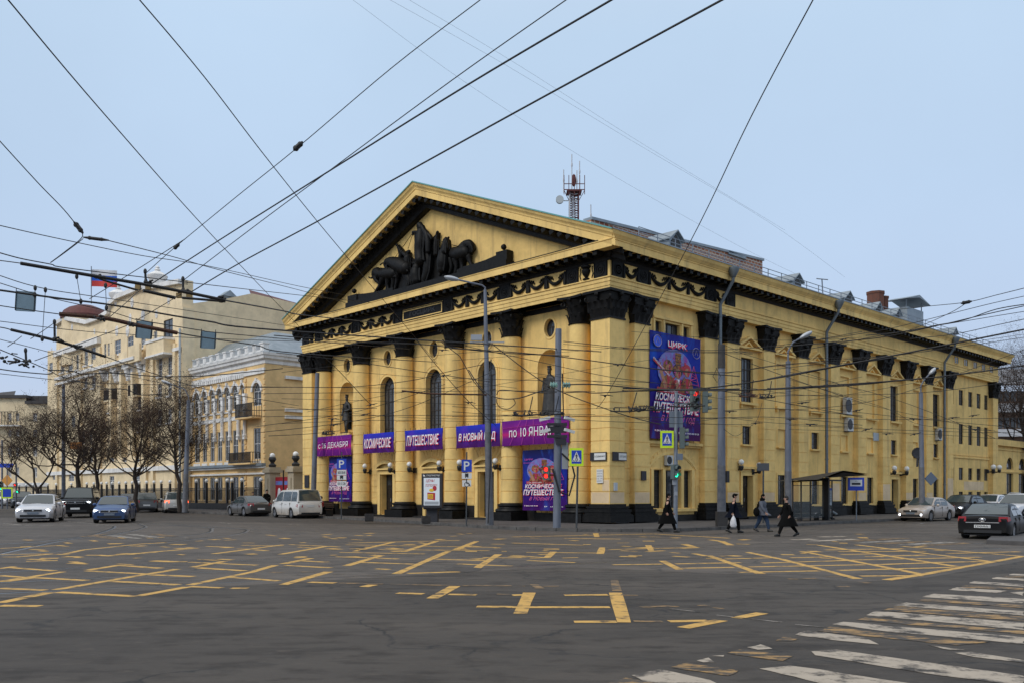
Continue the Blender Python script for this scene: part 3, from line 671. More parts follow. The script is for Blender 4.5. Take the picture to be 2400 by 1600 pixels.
s_ = MB(); s_.sweep([(1.12, 14.84), (1.16, 14.84), (1.16, 14.90), (.9, 14.92)], lambda o: [(-o, -o), (xe+o, -o), (xe+o, 14)]); s_.build('gutter', ZINC, CB)
mdm = MB(); mdm.box(-.14, .14, -.78, -.22, 13.86, 14.08); mdm.box(-.17, .17, -.82, -.22, 14.04, 14.095)
md0 = mdm.build('modillion', BLKR, CB); md0.matrix_local = T3(.05, 0, 0)
MDS = .66; k = 1
nL = 45; nR = 86
for i in range(nR):
    if i: inst(md0, 'modillion', CB, T3(.05+i*(WX-.1)/(nR-1), 0, 0))
for i in range(nL): inst(md0, 'modillion', CB, T3(0, .35+i*(WY-.7)/(nL-1), 0) @ RZ(-math.pi/2))
# frieze ornament
def medallion_mesh(w, h):
    mb = MB(); mb.box(-w/2, w/2, -.05, 0, 0, h)
    old = mb.M
    for (r0, r1, d) in ((.30, .26, .03), (.17, .13, .04)):
        mb.lathe([(r0, -.05), (r0, -.05-d), (r1, -.05-d), (r1, -.05)], (0, 0, h/2), 20, axis='y')
    mb.ball((0, -.06, h/2), .09, 8, (1, .6, 1)); 
    for s in (-1, 1): mb.box(s*(w/2-.05)-.02, s*(w/2-.05)+.02, -.075, -.05, .03, h-.03)
    return mb
ZH = ZF1-ZF0-.02
_md = {}
def place(F, name, mesh_fn, key, u, z=ZF0+.01):
    M = T3(u, -.002, z) if F is fR else T3(-.002, u, z) @ RZ(-math.pi/2)
    if key not in _md: o = _md[key] = mesh_fn().build(name, BLKR, CB, smooth=True, angle=45); o.matrix_local = M
    else: o = inst(_md[key], name, CB, M)
    return o
def swag_mesh(w, h, ribbons=True):
    mb = MB(); pts = []
    for i in range(13):
        t = i/12; u = -w/2+w*t; z = h*.86-(h*.62)*math.sin(math.pi*t)**.8; pts.append((u, -.06, z))
    mb.tube(pts, [.04+.072*math.sin(math.pi*i/12) for i in range(13)], 7)
    for s in (-1, 1):
        mb.tube([(s*w/2, -.05, h*.93), (s*w/2, -.07, h*.5), (s*(w/2-.02), -.06, h*.06)], [.05, .075, .095], 6)
        for q in (-1, 1): mb.tube([(s*w/2-s*q*.02, -.04, h*.7), (s*w/2-s*(.12 if q > 0 else -.02), -.05, h*.35), (s*w/2-s*(.14 if q > 0 else -.0), -.04, h*.1)], .022, 4)
        # curling ribbon above the swag
        mb.tube([(s*(w/2-.04-.33*w*(i/15)), -.04, h*(.82-.16*i/15)+.10*math.sin(i*1.25)-.0) for i in range(16)], .034, 4)
        mb.tube([(s*(w/2-.08-.2*w*(i/9)), -.04, h*.72-.28*h*(i/9)+.06*math.cos(i*1.5)) for i in range(10)], .03, 4)
    return mb
def urn_mesh():
    mb = MB(); pr = [(.10, .04), (.22, .05), (.2, .1), (.08, .16), (.2, .3), (.27, .46), (.26, .56), (.2, .6), (.3, .68), (.3, .76)]
    mb.lathe([(a, z*ZH/.8) for a, z in pr], (0, 0, 0), 16, math.pi, 2*math.pi)
    for s in (-1, 1): mb.tube([(s*.42, -.03, ZH*.88), (s*.4, -.03, ZH*.6), (s*.46, -.03, ZH*.4), (s*.38, -.03, ZH*.1)], .03, 4)
    return mb
mw = lambda a, b_: (a+b_)/2
for (a, b_) in ((.16, 1.03), (2.13, 3.05), (7.37, 8.34), (12.57, 13.46), (17.69, 18.59), (22.62, 23.55), (27.48, 28.43), (29.41, 30.2)):
    place(fL, 'medallion_panel', lambda: medallion_mesh(.92, ZH), 'm', mw(a, b_))
for (a, b_) in ((3.05, 7.37), (8.34, 12.57), (18.59, 22.62), (23.55, 27.48)):
    for k in range(3): place(fL, 'garland', lambda: swag_mesh(1.36, ZH), 's', a+(b_-a)*(k+.5)/3)
place(fL, 'urn_relief', urn_mesh, 'u', 1.58); place(fL, 'urn_relief', urn_mesh, 'u', 28.92)
gx = [R(1400+g/4.612, 700)[0] for g in (150, 280, 430, 555, 1170, 1275, 1380, 1490)]
for (a, b_) in ((gx[0]+.02, gx[1]), (gx[2], gx[3]), (gx[4], gx[5]), (gx[6], gx[7])): place(fR, 'medallion_panel', lambda: medallion_mesh(.98, ZH), 'm2', mw(a, b_))
place(fR, 'garland', lambda: swag_mesh(1.2, ZH), 's2', mw(gx[1], gx[2])); place(fR, 'garland', lambda: swag_mesh(1.2, ZH), 's2', mw(gx[5], gx[6]))
for k in range(3): place(fR, 'garland', lambda: swag_mesh((gx[4]-gx[3])/3, ZH), 's3', gx[3]+(gx[4]-gx[3])*(k+.5)/3)
p = MB(); bx(p, fL, 13.49, 17.66, ZF0+.04, ZF1-.05, -.04, -.002); ip = p.build('inscription_panel', BLKR, CB)
p = MB(); ring(p, fL, rect(13.62, 17.53, ZF0+.16, ZF1-.17), rect(13.55, 17.60, ZF0+.10, ZF1-.11), -.06, -.04); p.build('panel_frame', YEL2, ip)
lettering('ГОСЦИРК', ip, fL, 15.57, (ZF0+ZF1)/2, -.045, 2.6, .34, mat('relief_letter', (.03, .03, .032), .5), -1, bold=.01)
for x in rx:
    h = rect(x-.42, x+.42, 13.04, 13.6)
    f_ = MB(); ring(f_, fR, h, grow(h, .06), -.05, -.004); bx(f_, fR, x-.03, x+.03, 13.04, 13.6, -.03, -.008); w_ = f_.build('attic_window', YEL2, CB)
    g_ = MB(); fillp(g_, fR, h, -.012); g_.build('pane', GLASS, w_)
s_ = MB(); bx(s_, fR, 45.9, 57.1, 12.86, 12.99, -.13, 0); 
# --- pediment ---
YM = WY/2; ZS = 14.84; ZA = 21.25; OV = 1.1; dx_ = YM+OV; SL = (ZA-ZS)/dx_; 
def rake(name, prof, m, z_shift=0):
    """prof: (out, drop) swept along both rakes, drop measured vertically below the roof line"""
    s_ = MB(); P = []
    k = 3
    vs = []
    for (o, dr) in prof:
        for (y, z) in ((-OV, ZS-dr), (YM, ZA-dr), (WY+OV, ZS-dr)):
            vs.append((-o, y, z))
    s_.add(vs, [(j*3+i, j*3+i+1, (j+1)*3+i+1, (j+1)*3+i) for j in range(len(prof)-1) for i in range(2)])
    return s_.build(name, m, CB)
rake('raking_cornice', [(-.6, .05), (1.12, 0.0), (1.10, .07), (1.05, .19), (.98, .27), (.94, .33), (.92, .42), (.88, .43), (.88, .80), (.84, .80), (.3, .78)], YEL2)
rake('raking_bed', [(.3, .775), (.26, .80), (.24, 1.08), (.12, 1.20), (.06, 1.42), (0, 1.44), (-.35, 1.46)], BLK)
rake('raking_flashing', [(-.6, -.02), (1.16, -.04), (1.16, .03)], COPPER)
rmm = MB(); rmm.box(-.15, .15, -.80, -.2, -.12, .12); rm0 = None
ang = math.atan(SL); nk = 25
for s in (0, 1):
    for i in range(nk):
        t = (i+.5)/nk; y = -OV+1.2+(YM+OV-1.2)*t if s == 0 else WY+OV-1.2-(YM+OV-1.2)*t; z = ZS+SL*((y+OV) if s == 0 else (WY+OV-y))-.93
        M = T3(0, y, z) @ RZ(-math.pi/2) @ Matrix.Rotation(-ang if s == 0 else ang, 4, 'Y')
        if rm0 is None: rm0 = rmm.build('raking_modillion', BLKR, CB); rm0.matrix_local = M
        else: inst(rm0, 'raking_modillion', CB, M)
t_ = MB(); t_.add([(.35, 0, 14.4), (.35, WY, 14.4), (.35, YM, ZA-.6)], [(0, 1, 2)]); t_.add([(-.85, .1, 14.5), (.35, .1, 14.5), (.35, WY-.1, 14.5), (-.85, WY-.1, 14.5)], [(0,1,2,3)]); t_.build('tympanum', YEL, CB)
t_ = MB(); t_.sweep([(.94, 14.485), (.94, 14.52), (.6, 14.54)], lambda o: [(-o, 0), (-o, WY)]); t_.build('pediment_sill_flashing', BLK, CB)
# --- roofs ---
r_ = MB(); x1 = 4.2
r_.add([(-1.05, -OV, ZS+.02), (-1.05, YM, ZA+.02), (-1.05, WY+OV, ZS+.02), (x1, -OV, ZS+.02), (x1, YM, ZA+.02), (x1, WY+OV, ZS+.02)], [(0,1,4,3), (1,2,5,4), (3,4,5)])
r_.build('front_roof', ZINC, CB)
r_ = MB(); r_.add([(x1-.1, -1.1, 14.9), (WX+1.1, -1.1, 14.9), (WX-6, 9, 16.2), (x1-.1, 9, 16.2), (WX+1.1, 26, 14.9), (x1, 26, 16.2)], [(0,1,2,3), (1,4,2), (3,2,4,5)]); r_.build('main_roof', ZINC, CB)
# brick firewall seen above the eaves
f0 = R(1385, 515, 5.0); f1 = R(1787, 612, 5.0)
bw = MB(); bw.prism([(f0[0], 15.0), (f1[0], 15.0), (f1[0], f1[1]), (f0[0], f0[1])], fR, 5.0, 5.5); bwo = bw.build('brick_parapet', BRICK, CB)
cp = MB(); cp.prism([(f0[0], f0[1]), (f1[0]+.1, f1[1]), (f1[0]+.1, f1[1]+.16), (f0[0], f0[1]+.16)], fR, 4.9, 5.6); cp.build('coping', ZINC, bwo)
vd = MB(); v0 = R(1700, 600, 5.2); vd.box(v0[0], v0[0]+2.2, 4.9, 6.0, f1[1]-.1, v0[1]+.05); vd.add([(v0[0]-.2, 4.8, v0[1]+.05), (v0[0]+2.4, 4.8, v0[1]+.05), (v0[0]+1.1, 5.4, v0[1]+.5), (v0[0]+1.1, 6, v0[1]+.5)], [(0,1,2)]); vd.build('roof_vent', ZINC, CB)
def dormer(px, py, s=1.0):
    x, z = R(px, py, 2.2); m_ = MB(); w = .6*s; zb = 14.95
    m_.prism([(x-w, zb), (x+w, zb), (x+w, z-.5), (x, z), (x-w, z-.5)], fR, 1.7, 3.6); o = m_.build('dormer', ZINC, CB)
    q = MB(); q.prism([(x-w*.75, zb+.1), (x+w*.75, zb+.1), (x+w*.75, z-.6), (x, z-.18), (x-w*.75, z-.6)], fR, 1.66, 1.7); q.build('louvre', DOORM, o)
    q = MB(); q.prism([(x-w-.15, z-.55), (x, z+.02), (x+w+.15, z-.55), (x+w+.15, z-.48), (x, z+.1), (x-w-.15, z-.48)], fR, 1.5, 3.7); q.build('dormer_roof', ZINC, o)
for px, py in ((1567, 548), (1853, 647), (1973, 688), (2043, 713), (2089, 727), (2223, 771)): dormer(px, py, 1 if px < 2000 else .8)
# roof railing
rl = tag(MB().box(0, .1, 0, .1, 0, .1).build('roof_railing', GALV, CB)); 
m_ = MB(); x = 1.5
zr = lambda x: 14.95
pts = []
while x < 53.5:
    m_.box(x-.02, x+.02, -.72, -.68, 14.9, 15.55); x += 1.6
for z in (15.28, 15.54): m_.box(1.5, 53.5, -.72, -.68, z-.015, z+.015)
rl.data = m_.build('tmp', GALV, CB).data; bpy.data.objects.remove(bpy.data.objects['tmp']); rl.data.name = 'roof_railing'
# chimneys
x, z = R(2056, 680, 6.0); x2, _ = R(2098, 690, 6.0)
c_ = MB(); c_.lathe([(.78, 14), (.78, z-.25), (.84, z-.2), (.84, z)], (x+.75, 6.5, 0), 8); c_.lathe([(.5, 14), (.5, z-.5), (.56, z-.45), (.56, z-.3)], (x+1.85, 6.3, 0), 8); c_.box(x-.2, x+2.4, 5.3, 7.7, 14, 16.0); c_.build('chimney', mat('chimney_brick', (.17, .06, .035), .9, noise=.5, nscale=5, col2=(.09, .05, .04)), CB)
x, _ = R(2116, 740, 5.0); xb, zt = R(2154, 730, 5.0)
c_ = MB(); c_.box(x, xb, 4.6, 6.4, 14.8, zt-.1); 
for sx in (x+.1, xb-.1): c_.box(sx-.04, sx+.04, 4.7, 4.78, zt-.1, zt+.7)
c_.prism([(x-.8, zt+.5), ((x+xb)/2, zt+1.15), (xb+.8, zt+.5), ((x+xb)/2, zt+.9)], fR, 4.2, 6.8); c_.build('roof_vent', ZINC, CB)
# downpipes
def downpipe(x, zt=14.75, kick=True):
    m_ = MB(); m_.lathe([(.15, zt-.55), (.17, zt-.5), (.36, zt-.12), (.36, zt)], (x, -1.12, 0), 10)
    m_.tube([(x, -1.12, zt-.5), (x, -1.1, zt-.75), (x-.05, -.28, 12.75), (x-.05, -.28, 12.4), (x-.05, -.28, .9), (x+.05, -.35, .6), (x+.45, -.75, .25)], .10, 9); z = 12
    while z > 1.2: m_.lathe([(.125, z), (.125, z+.08)], (x-.05, -.28, 0), 9); z -= 1.6
    m_.build('downpipe', PIPE, CB, smooth=True)
for x in (R(1690, 720, -.3)[0], R(1939, 900, -.3)[0], R(2215, 900, -.3)[0]): downpipe(x)
# rear/side closing walls
m_ = MB(); m_.box(1.3, 26, 29.3, 30.25, Z0, ZF1); m_.box(WX-.4, WX-.02, .5, 26, Z0, 14); m_.build('end_wall', YEL, CB)
# ================= skin helper, statues, relief =================
def skin_mesh(verts, edges, radii, sub=2):
    me = bpy.data.meshes.new('skin'); me.from_pydata(verts, edges, []); o = bpy.data.objects.new('skin', me); SC.collection.objects.link(o)
    md = o.modifiers.new('s', 'SKIN'); md.use_smooth_shade = True; md.branch_smoothing = .3
    sl = me.skin_vertices[0].data
    for i, r in enumerate(radii):
        sl[i].radius = (r, r) if not isinstance(r, tuple) else r; sl[i].use_root = (i == 0)
    if sub: ss = o.modifiers.new('u', 'SUBSURF'); ss.levels = sub; ss.render_levels = sub
    dg = bpy.context.evaluated_depsgraph_get(); r = bpy.data.meshes.new_from_object(o.evaluated_get(dg)); bpy.data.objects.remove(o); bpy.data.meshes.remove(me)
    return r
def chains(*cs):
    """each chain: list of (x,y,z,r); points with identical coords are shared"""
    V, E, Rr, ix = [], [], [], {}
    for c in cs:
        pr = None
        for (x, y, z, r) in c:
            k = (round(x, 4), round(y, 4), round(z, 4))
            if k not in ix: ix[k] = len(V); V.append((x, y, z)); Rr.append(r)
            if pr is not None: E.append((pr, ix[k]))
            pr = ix[k]
    return V, E, Rr
def sk(name, parent, m, cs, sub=1, M=None):
    me = skin_mesh(*chains(*cs), sub=sub); me.name = name; me.materials.clear(); me.materials.append(m); o = link(name, me, parent, M); return o
STAT = mat('dark_bronze', (.016, .016, .017), .5, noise=.5, nscale=5, col2=(.04, .038, .036))
def statue(y, label, lean, crest, cloak):
    s = thing('statue', label, 'statue', M=MW @ T3(DWL-.02, y, 6.06) @ Matrix.Rotation(math.pi, 4, 'Z'), group='statues in the round-headed niches')
    k = 1.0
    f = sk('figure', s, STAT, [[(0, 0, 1.32, .24), (0, 0, 1.6, .23), (.02, 0, 1.95, .26), (0, 0, 2.18, .20), (0, 0, 2.36, .085), (.02, 0, 2.47, .12), (.03, 0, 2.62, .11)],
        [(0, 0, 1.32, .24), (.04, .14, .9, .19), (.12+lean, .16, .5, .13), (.06+lean, .17, .1, .10), (.2+lean, .19, .06, .07)],
        [(0, 0, 1.32, .24), (-.02, -.14, .9, .19), (-.02, -.16, .5, .13), (-.05, -.17, .1, .10), (.1, -.2, .06, .07)],
        [(0, 0, 2.18, .20), (0, .33, 2.1, .13), (.02, .42, 1.72, .10), (.26, .20, 1.62, .07), (.30, .1, 1.7, .06)],
        [(0, 0, 2.18, .20), (0, -.33, 2.1, .13), (.0, -.46, 1.75, .10), (.14, -.44, 1.4, .07), (.18, -.42, 1.3, .06)]], 2)
    m_ = MB(); n = 12
    if cloak:   # floor-length pleated skirt and mantle
        vs = []; rows_ = [(2.1, .30, .40), (1.5, .30, .42), (1.0, .34, .46), (.5, .38, .5), (.04, .42, .54)]
        for (z, a, b_) in rows_:
            for i in range(28):
                t = 2*math.pi*i/28; q = 1+.06*math.sin(7*t)*(2.2-z)/2; vs.append((-.06+a*math.cos(t)*q, b_*math.sin(t)*q, z))
        m_.add(vs, [(j*28+i, j*28+(i+1) % 28, (j+1)*28+(i+1) % 28, (j+1)*28+i) for j in range(4) for i in range(28)])
    else:
        vs = []; rows_ = [(2.2, .26, .36), (1.6, .28, .44), (1.0, .26, .46), (.3, .24, .44)]
        for (z, a, b_) in rows_:
            for i in range(15):
                t = math.pi*.5+math.pi*i/14; q = 1+.08*math.sin(5*t)*(2.4-z)/2; vs.append((-.05+a*math.cos(t)*q, b_*math.sin(t)*q, z))
        m_.add(vs, [(j*15+i, j*15+i+1, (j+1)*15+i+1, (j+1)*15+i) for j in range(3) for i in range(14)])
        vs = []
        for (z, a) in ((1.5, .27), (1.2, .32), (.95, .36)):
            for i in range(20): t = 2*math.pi*i/20; q = 1+.06*math.sin(8*t); vs.append((a*math.cos(t)*q, a*math.sin(t)*q, z))
        m_.add(vs, [(j*20+i, j*20+(i+1) % 20, (j+1)*20+(i+1) % 20, (j+1)*20+i) for j in range(2) for i in range(20)])
    m_.build('cloak', STAT, s, smooth=True, angle=80)
    m_ = MB()
    if crest: m_.ball((.03, 0, 2.66), .13, 8, (1, 1, .8)); m_.box(-.12, .14, -.02, .02, 2.7, 2.86)
    else: m_.ball((.0, 0, 2.64), .14, 8, (1, 1, .8)); m_.lathe([(.10, 2.7), (.13, 2.82), (.09, 2.84)], (.02, 0, 0), 8)
    m_.build('headdress', STAT, s, smooth=True)
    m_ = MB(); m_.lathe([(.5, 0), (.5, .05), (.42, .08)], (0, 0, 0), 16); m_.build('plinth', STAT, s)
statue(winc[4], 'black statue of a cloaked man in the niche at the left end of the front', .06, True, False)
statue(winc[0], 'black statue of a crowned robed figure in the niche nearest the corner pier', 0, False, True)
def relief():
    rp = MB(); u0, z0 = L(820, 500+1275/5.88, .2); 
    YL, YR = L(820+95/5.88, 700, .2)[0], L(820+2050/5.88, 700, .2)[0]
    bx(rp, fL, L(1199, 600, .1)[0], L(822, 700, .1)[0], 14.5, 15.05, -.35, .3); base = rp.build('relief_base', BLKR, CB)
    def P(zx, zy, d=.05): y, z = L(820+zx/5.88, 500+zy/5.88, d); return (d, y, z)
    def stroke(mb, pts, d=.05, n=8):
        q = []
        for i in range(len(pts)-1):
            p0, p1, p2, p3 = pts[max(i-1, 0)], pts[i], pts[i+1], pts[min(i+2, len(pts)-1)]
            for k in range(5):
                t = k/5; f = lambda a, b_, c, e_: .5*((2*b_)+(-a+c)*t+(2*a-5*b_+4*c-e_)*t*t+(-a+3*b_-3*c+e_)*t**3)
                q.append(tuple(f(p0[j], p1[j], p2[j], p3[j]) for j in range(3)))
        q.append(pts[-1]); k = .0052
        mb.tube([P(x, y, d) for x, y, r in q], [max(.02, r*k) for x, y, r in q], n)
        mb.ball(P(q[0][0], q[0][1], d), q[0][2]*k, 8); mb.ball(P(q[-1][0], q[-1][1], d), q[-1][2]*k, 8)
    def grp(name, strokes, lab=None):
        mb = MB(); rg = random.Random(len(strokes)*7+int(strokes[0][0] if isinstance(strokes[0][0], float) else strokes[0][0][0]))
        folds = []
        for st in strokes[:2]:
            d0 = .05
            if isinstance(st[0], float): d0, st = st[0], st[1]
            if len(st) > 2 and st[1][2] > 35:
                for q_ in range(5):
                    o = rg.uniform(-.75, .75); folds.append((d0-.20, [(x+o*r*(1 if name != 'horse' else .35), y+o*r*(.1 if name != 'horse' else .8), max(4, r*.13)) for x, y, r in st]))
        strokes = strokes+folds
        for st in strokes:
            d = .05
            if isinstance(st[0], float): d, st = st[0], st[1]
            stroke(mb, st, d)
        o = mb.build(name, BLKR, base, smooth=True, angle=70)
        if lab: o['label'] = lab
    grp('horse', [[(420, 840, 60), (520, 830, 85), (620, 830, 80)], [(420, 840, 70), (370, 810, 62), (345, 850, 48), (365, 920, 34), (395, 955, 22)], [(330, 880, 20), (290, 895, 10), (262, 882, 10)], [(460, 900, 50), (420, 990, 28), (370, 1060, 20), (330, 1130, 20), (295, 1160, 14)], [(530, 900, 45), (520, 1000, 26), (540, 1080, 18), (530, 1110, 18)], [(620, 880, 50), (600, 980, 28), (580, 1070, 20)]], 'horse at the left with its head bowed')
    grp('horse', [(-.1, [(600, 680, 75), (700, 720, 95), (780, 760, 90)]), (-.1, [(610, 670, 60), (540, 660, 50), (500, 700, 40), (510, 750, 28)]), (-.1, [(490, 690, 18), (450, 690, 9), (422, 712, 9)]), [(680, 780, 55), (660, 880, 34), (640, 980, 22), (620, 1060, 20)], [(760, 820, 50), (780, 920, 30), (790, 1010, 22), (770, 1040, 18)]], 'horse behind the left one')
    grp('figure', [(-.2, [(985, 260, 60), (980, 400, 80), (970, 520, 75), (980, 640, 80)]), (-.25, [(965, 165, 42), (985, 200, 40)]), (-.3, [(1000, 190, 30), (1025, 240, 34), (1060, 290, 40), (1080, 400, 40), (1080, 520, 36)]), (-.3, [(950, 270, 28), (910, 262, 20), (868, 262, 14), (868, 300, 10)]), (-.3, [(1050, 270, 30), (1100, 310, 22), (1120, 350, 14)])], 'tall robed driver standing in the middle')
    grp('figure', [[(800, 620, 55), (790, 720, 60), (800, 830, 55), (830, 960, 45), (820, 1010, 30)], [(812, 535, 28), (800, 570, 26)], [(770, 580, 28), (720, 540, 26), (690, 500, 18), (660, 455, 10), (648, 438, 18)], [(720, 540, 36), (700, 600, 34)]], 'trumpeter on the left with a raised horn')
    grp('figure', [[(1190, 360, 34), (1190, 460, 42), (1190, 560, 40)], [(1190, 350, 24), (1200, 300, 16), (1208, 265, 20)], [(1130, 400, 25), (1160, 370, 24)]], 'trumpeter on the right with a raised horn')
    grp('figure', [[(1100, 560, 60), (1090, 680, 70), (1080, 800, 66), (1050, 900, 60), (1030, 970, 40)], [(1100, 520, 34), (1110, 530, 30)], [(1040, 600, 30), (960, 660, 24), (890, 680, 20)]], 'robed attendant in front of the driver')
    grp('chariot', [[(930, 760, 70), (920, 840, 85), (930, 920, 75)], [(860, 700, 30), (900, 690, 24), (1000, 670, 18)], [(1000, 560, 40), (1040, 520, 40), (1000, 640, 50)]])
    grp('horse', [(-.1, [(1300, 560, 75), (1290, 680, 85), (1280, 760, 70)]), (-.25, [(1310, 520, 50), (1315, 430, 42), (1325, 370, 34), (1340, 420, 24), (1340, 470, 20)]), (-.25, [(1350, 370, 10), (1362, 335, 12)]), [(1310, 760, 40), (1310, 840, 24), (1300, 880, 18)], [(1240, 720, 40), (1230, 800, 24), (1240, 850, 16)]], 'rearing horse facing forward')
    grp('horse', [[(1440, 560, 70), (1520, 560, 85), (1600, 540, 80)], [(1560, 520, 70), (1600, 430, 52), (1660, 430, 48), (1685, 490, 36), (1670, 530, 24)], [(1640, 600, 40), (1660, 680, 24), (1700, 760, 16)], [(1550, 620, 50), (1545, 700, 26), (1550, 780, 20), (1530, 820, 18)], [(1460, 640, 50), (1470, 730, 28), (1460, 810, 22)], [(1390, 640, 40), (1400, 740, 26), (1380, 820, 20)]], 'horse at the right with lowered head')
    sil = [(300,1150),(400,990),(330,930),(300,860),(340,790),(420,750),(490,755),(470,690),(520,620),(600,605),(690,640),(672,560),(645,452),(665,430),(720,490),(762,540),(790,512),(830,540),(830,600),(905,650),(895,480),(890,285),(868,300),(856,262),(940,250),(915,170),(950,135),(1000,160),(1040,240),(1100,290),(1130,350),(1180,300),(1195,255),(1225,268),(1208,470),(1252,480),(1285,380),(1320,325),(1365,370),(1378,480),(1480,462),(1540,400),(1650,375),(1700,420),(1715,490),(1680,535),(1645,590),(1665,660),(1715,765),(1690,770),(1640,690),(1590,640),(1575,720),(1555,815),(1400,860),(1200,920),(1000,980),(700,1060),(600,1090),(480,1100),(500,1010),(470,990),(420,1060),(340,1160)]
    sm_ = MB(); sm_.prism([P(x, y, .18)[1:] for x, y in sil], lambda u, v, d: (d, u, v), .16, .34); sm_.build('relief_ground', BLKR, base)
    rm = MB()
    for a, b_ in (((862, 275), (730, 470)), ((866, 290), (800, 500)), ((866, 275), (630, 600)), ((1120, 340), (1280, 395)), ((1380, 432), (1500, 460)), ((1210, 365), (1290, 400)), ((1150, 380), (1250, 490))): rm.tube([P(*a, -.1), P(*b_, -.1)], .02, 4)
    rm.build('rein', BLKR, base)
    for (x, y0, w, yb, s) in ((70, 1075, 62, 1250, 1), (2130, 470, 75, 660, 1)):
        q = MB(); a, b_ = P(x-w, yb), P(x+w, yb); t = P(x, y0+60)
        q.box(-.2, .3, a[1], b_[1], 14.6, t[2]); q.ball((0, (a[1]+b_[1])/2, P(x, y0)[2]), .17, 10); q.build('scroll_post', BLKR, base, smooth=True, angle=50)
    for pts in ([(130, 1120), (250, 1110), (380, 1090), (500, 1060), (620, 1030), (620, 1130), (400, 1170), (130, 1230)], [(1500, 790), (1600, 740), (1750, 700), (1900, 650), (2060, 580), (2060, 690), (1800, 760), (1500, 850)]):
        pp = [P(x, y)[1:] for x, y in pts]; w = MB(); w.prism(pp, lambda u, v, d: (d, u, v), -.12, .3); w.build('scroll_wing', BLKR, base)
    mss = MB(); bx(mss, fL, L(1330, 600, .2)[0], L(775, 700, .2)[0], 14.5, 14.72, -.2, .34); mss.build('relief_step', BLKR, base)
relief()
# ================= banners and posters =================
def grad_mat(name, stops, axis='Z', lo=0, hi=1, streak=0, scol=(.25, .1, .8), rough=.55):
    m = bpy.data.materials.new(name); m.use_nodes = True; n = m.node_tree; b = n.nodes['Principled BSDF']; b.inputs['Roughness'].default_value = rough; b.inputs['Specular IOR Level'].default_value = .15; lk = n.links.new
    t = n.nodes.new('ShaderNodeTexCoord'); sp = n.nodes.new('ShaderNodeSeparateXYZ'); lk(t.outputs['Object'], sp.inputs[0])
    r = n.nodes.new('ShaderNodeMapRange'); r.inputs[1].default_value = lo; r.inputs[2].default_value = hi; lk(sp.outputs[axis], r.inputs[0])
    cr = n.nodes.new('ShaderNodeValToRGB'); lk(r.outputs[0], cr.inputs[0]); el = cr.color_ramp.elements
    el[0].position, el[0].color = stops[0][0], (*stops[0][1], 1); el[1].position, el[1].color = stops[-1][0], (*stops[-1][1], 1)
    for p, c in stops[1:-1]: q = el.new(p); q.color = (*c, 1)
    c = cr.outputs[0]
    if streak:
        nz_ = n.nodes.new('ShaderNodeTexNoise'); nz_.inputs['Scale'].default_value = 1.4; nz_.inputs['Detail'].default_value = 5; nz_.inputs['Distortion'].default_value = .8; mp = n.nodes.new('ShaderNodeMapping'); mp.inputs['Scale'].default_value = (1, 1, .5); mp.inputs['Rotation'].default_value = (.6, .6, 0)
        lk(t.outputs['Object'], mp.inputs[0]); lk(mp.outputs[0], nz_.inputs['Vector']); r2 = n.nodes.new('ShaderNodeMapRange'); r2.inputs[1].default_value = .52; r2.inputs[2].default_value = .75; r2.inputs[4].default_value = streak; lk(nz_.outputs[0], r2.inputs[0])
        x = n.nodes.new('ShaderNodeMix'); x.data_type = 'RGBA'; lk(c, x.inputs['A']); x.inputs['B'].default_value = (*scol, 1); lk(r2.outputs[0], x.inputs['Factor']); c = x.outputs['Result']
    lk(c, b.inputs['Base Color']); return m
BANA = grad_mat('blue_violet_banner', [(0, (.07, .008, .11)), (.45, (.06, .01, .17)), (1, (.012, .035, .5))], 'Z', -.65, .65, .6, (.16, .03, .5))
BANB = grad_mat('purple_magenta_banner', [(0, (.12, .008, .16)), (.28, (.16, .01, .2)), (.45, (.52, .02, .17)), (.58, (.26, .012, .22)), (1, (.13, .01, .22))], 'Z', -.7, .7, .4, (.3, .03, .35))
INKW = mat('white_ink', (.86, .84, .86), .6); INKP = mat('pink_ink', (.75, .03, .12), .6); INKM = mat('magenta_ink', (.5, .05, .3), .6)
GOLD = mat('gold_ink', (.42, .17, .03), .6, noise=.8, nscale=9, col2=(.07, .02, .015)); SKIN_I = mat('skin_ink', (.42, .2, .11), .6); DKINK = mat('dark_ink', (.02, .01, .03), .6); REDI = mat('red_ink', (.45, .02, .04), .6); CYI = mat('pale_blue_ink', (.10, .28, .60), .6, noise=.7, nscale=2.5, col2=(.30, .03, .32))
BI = mat('blue_ink', (.05, .12, .75), .6)
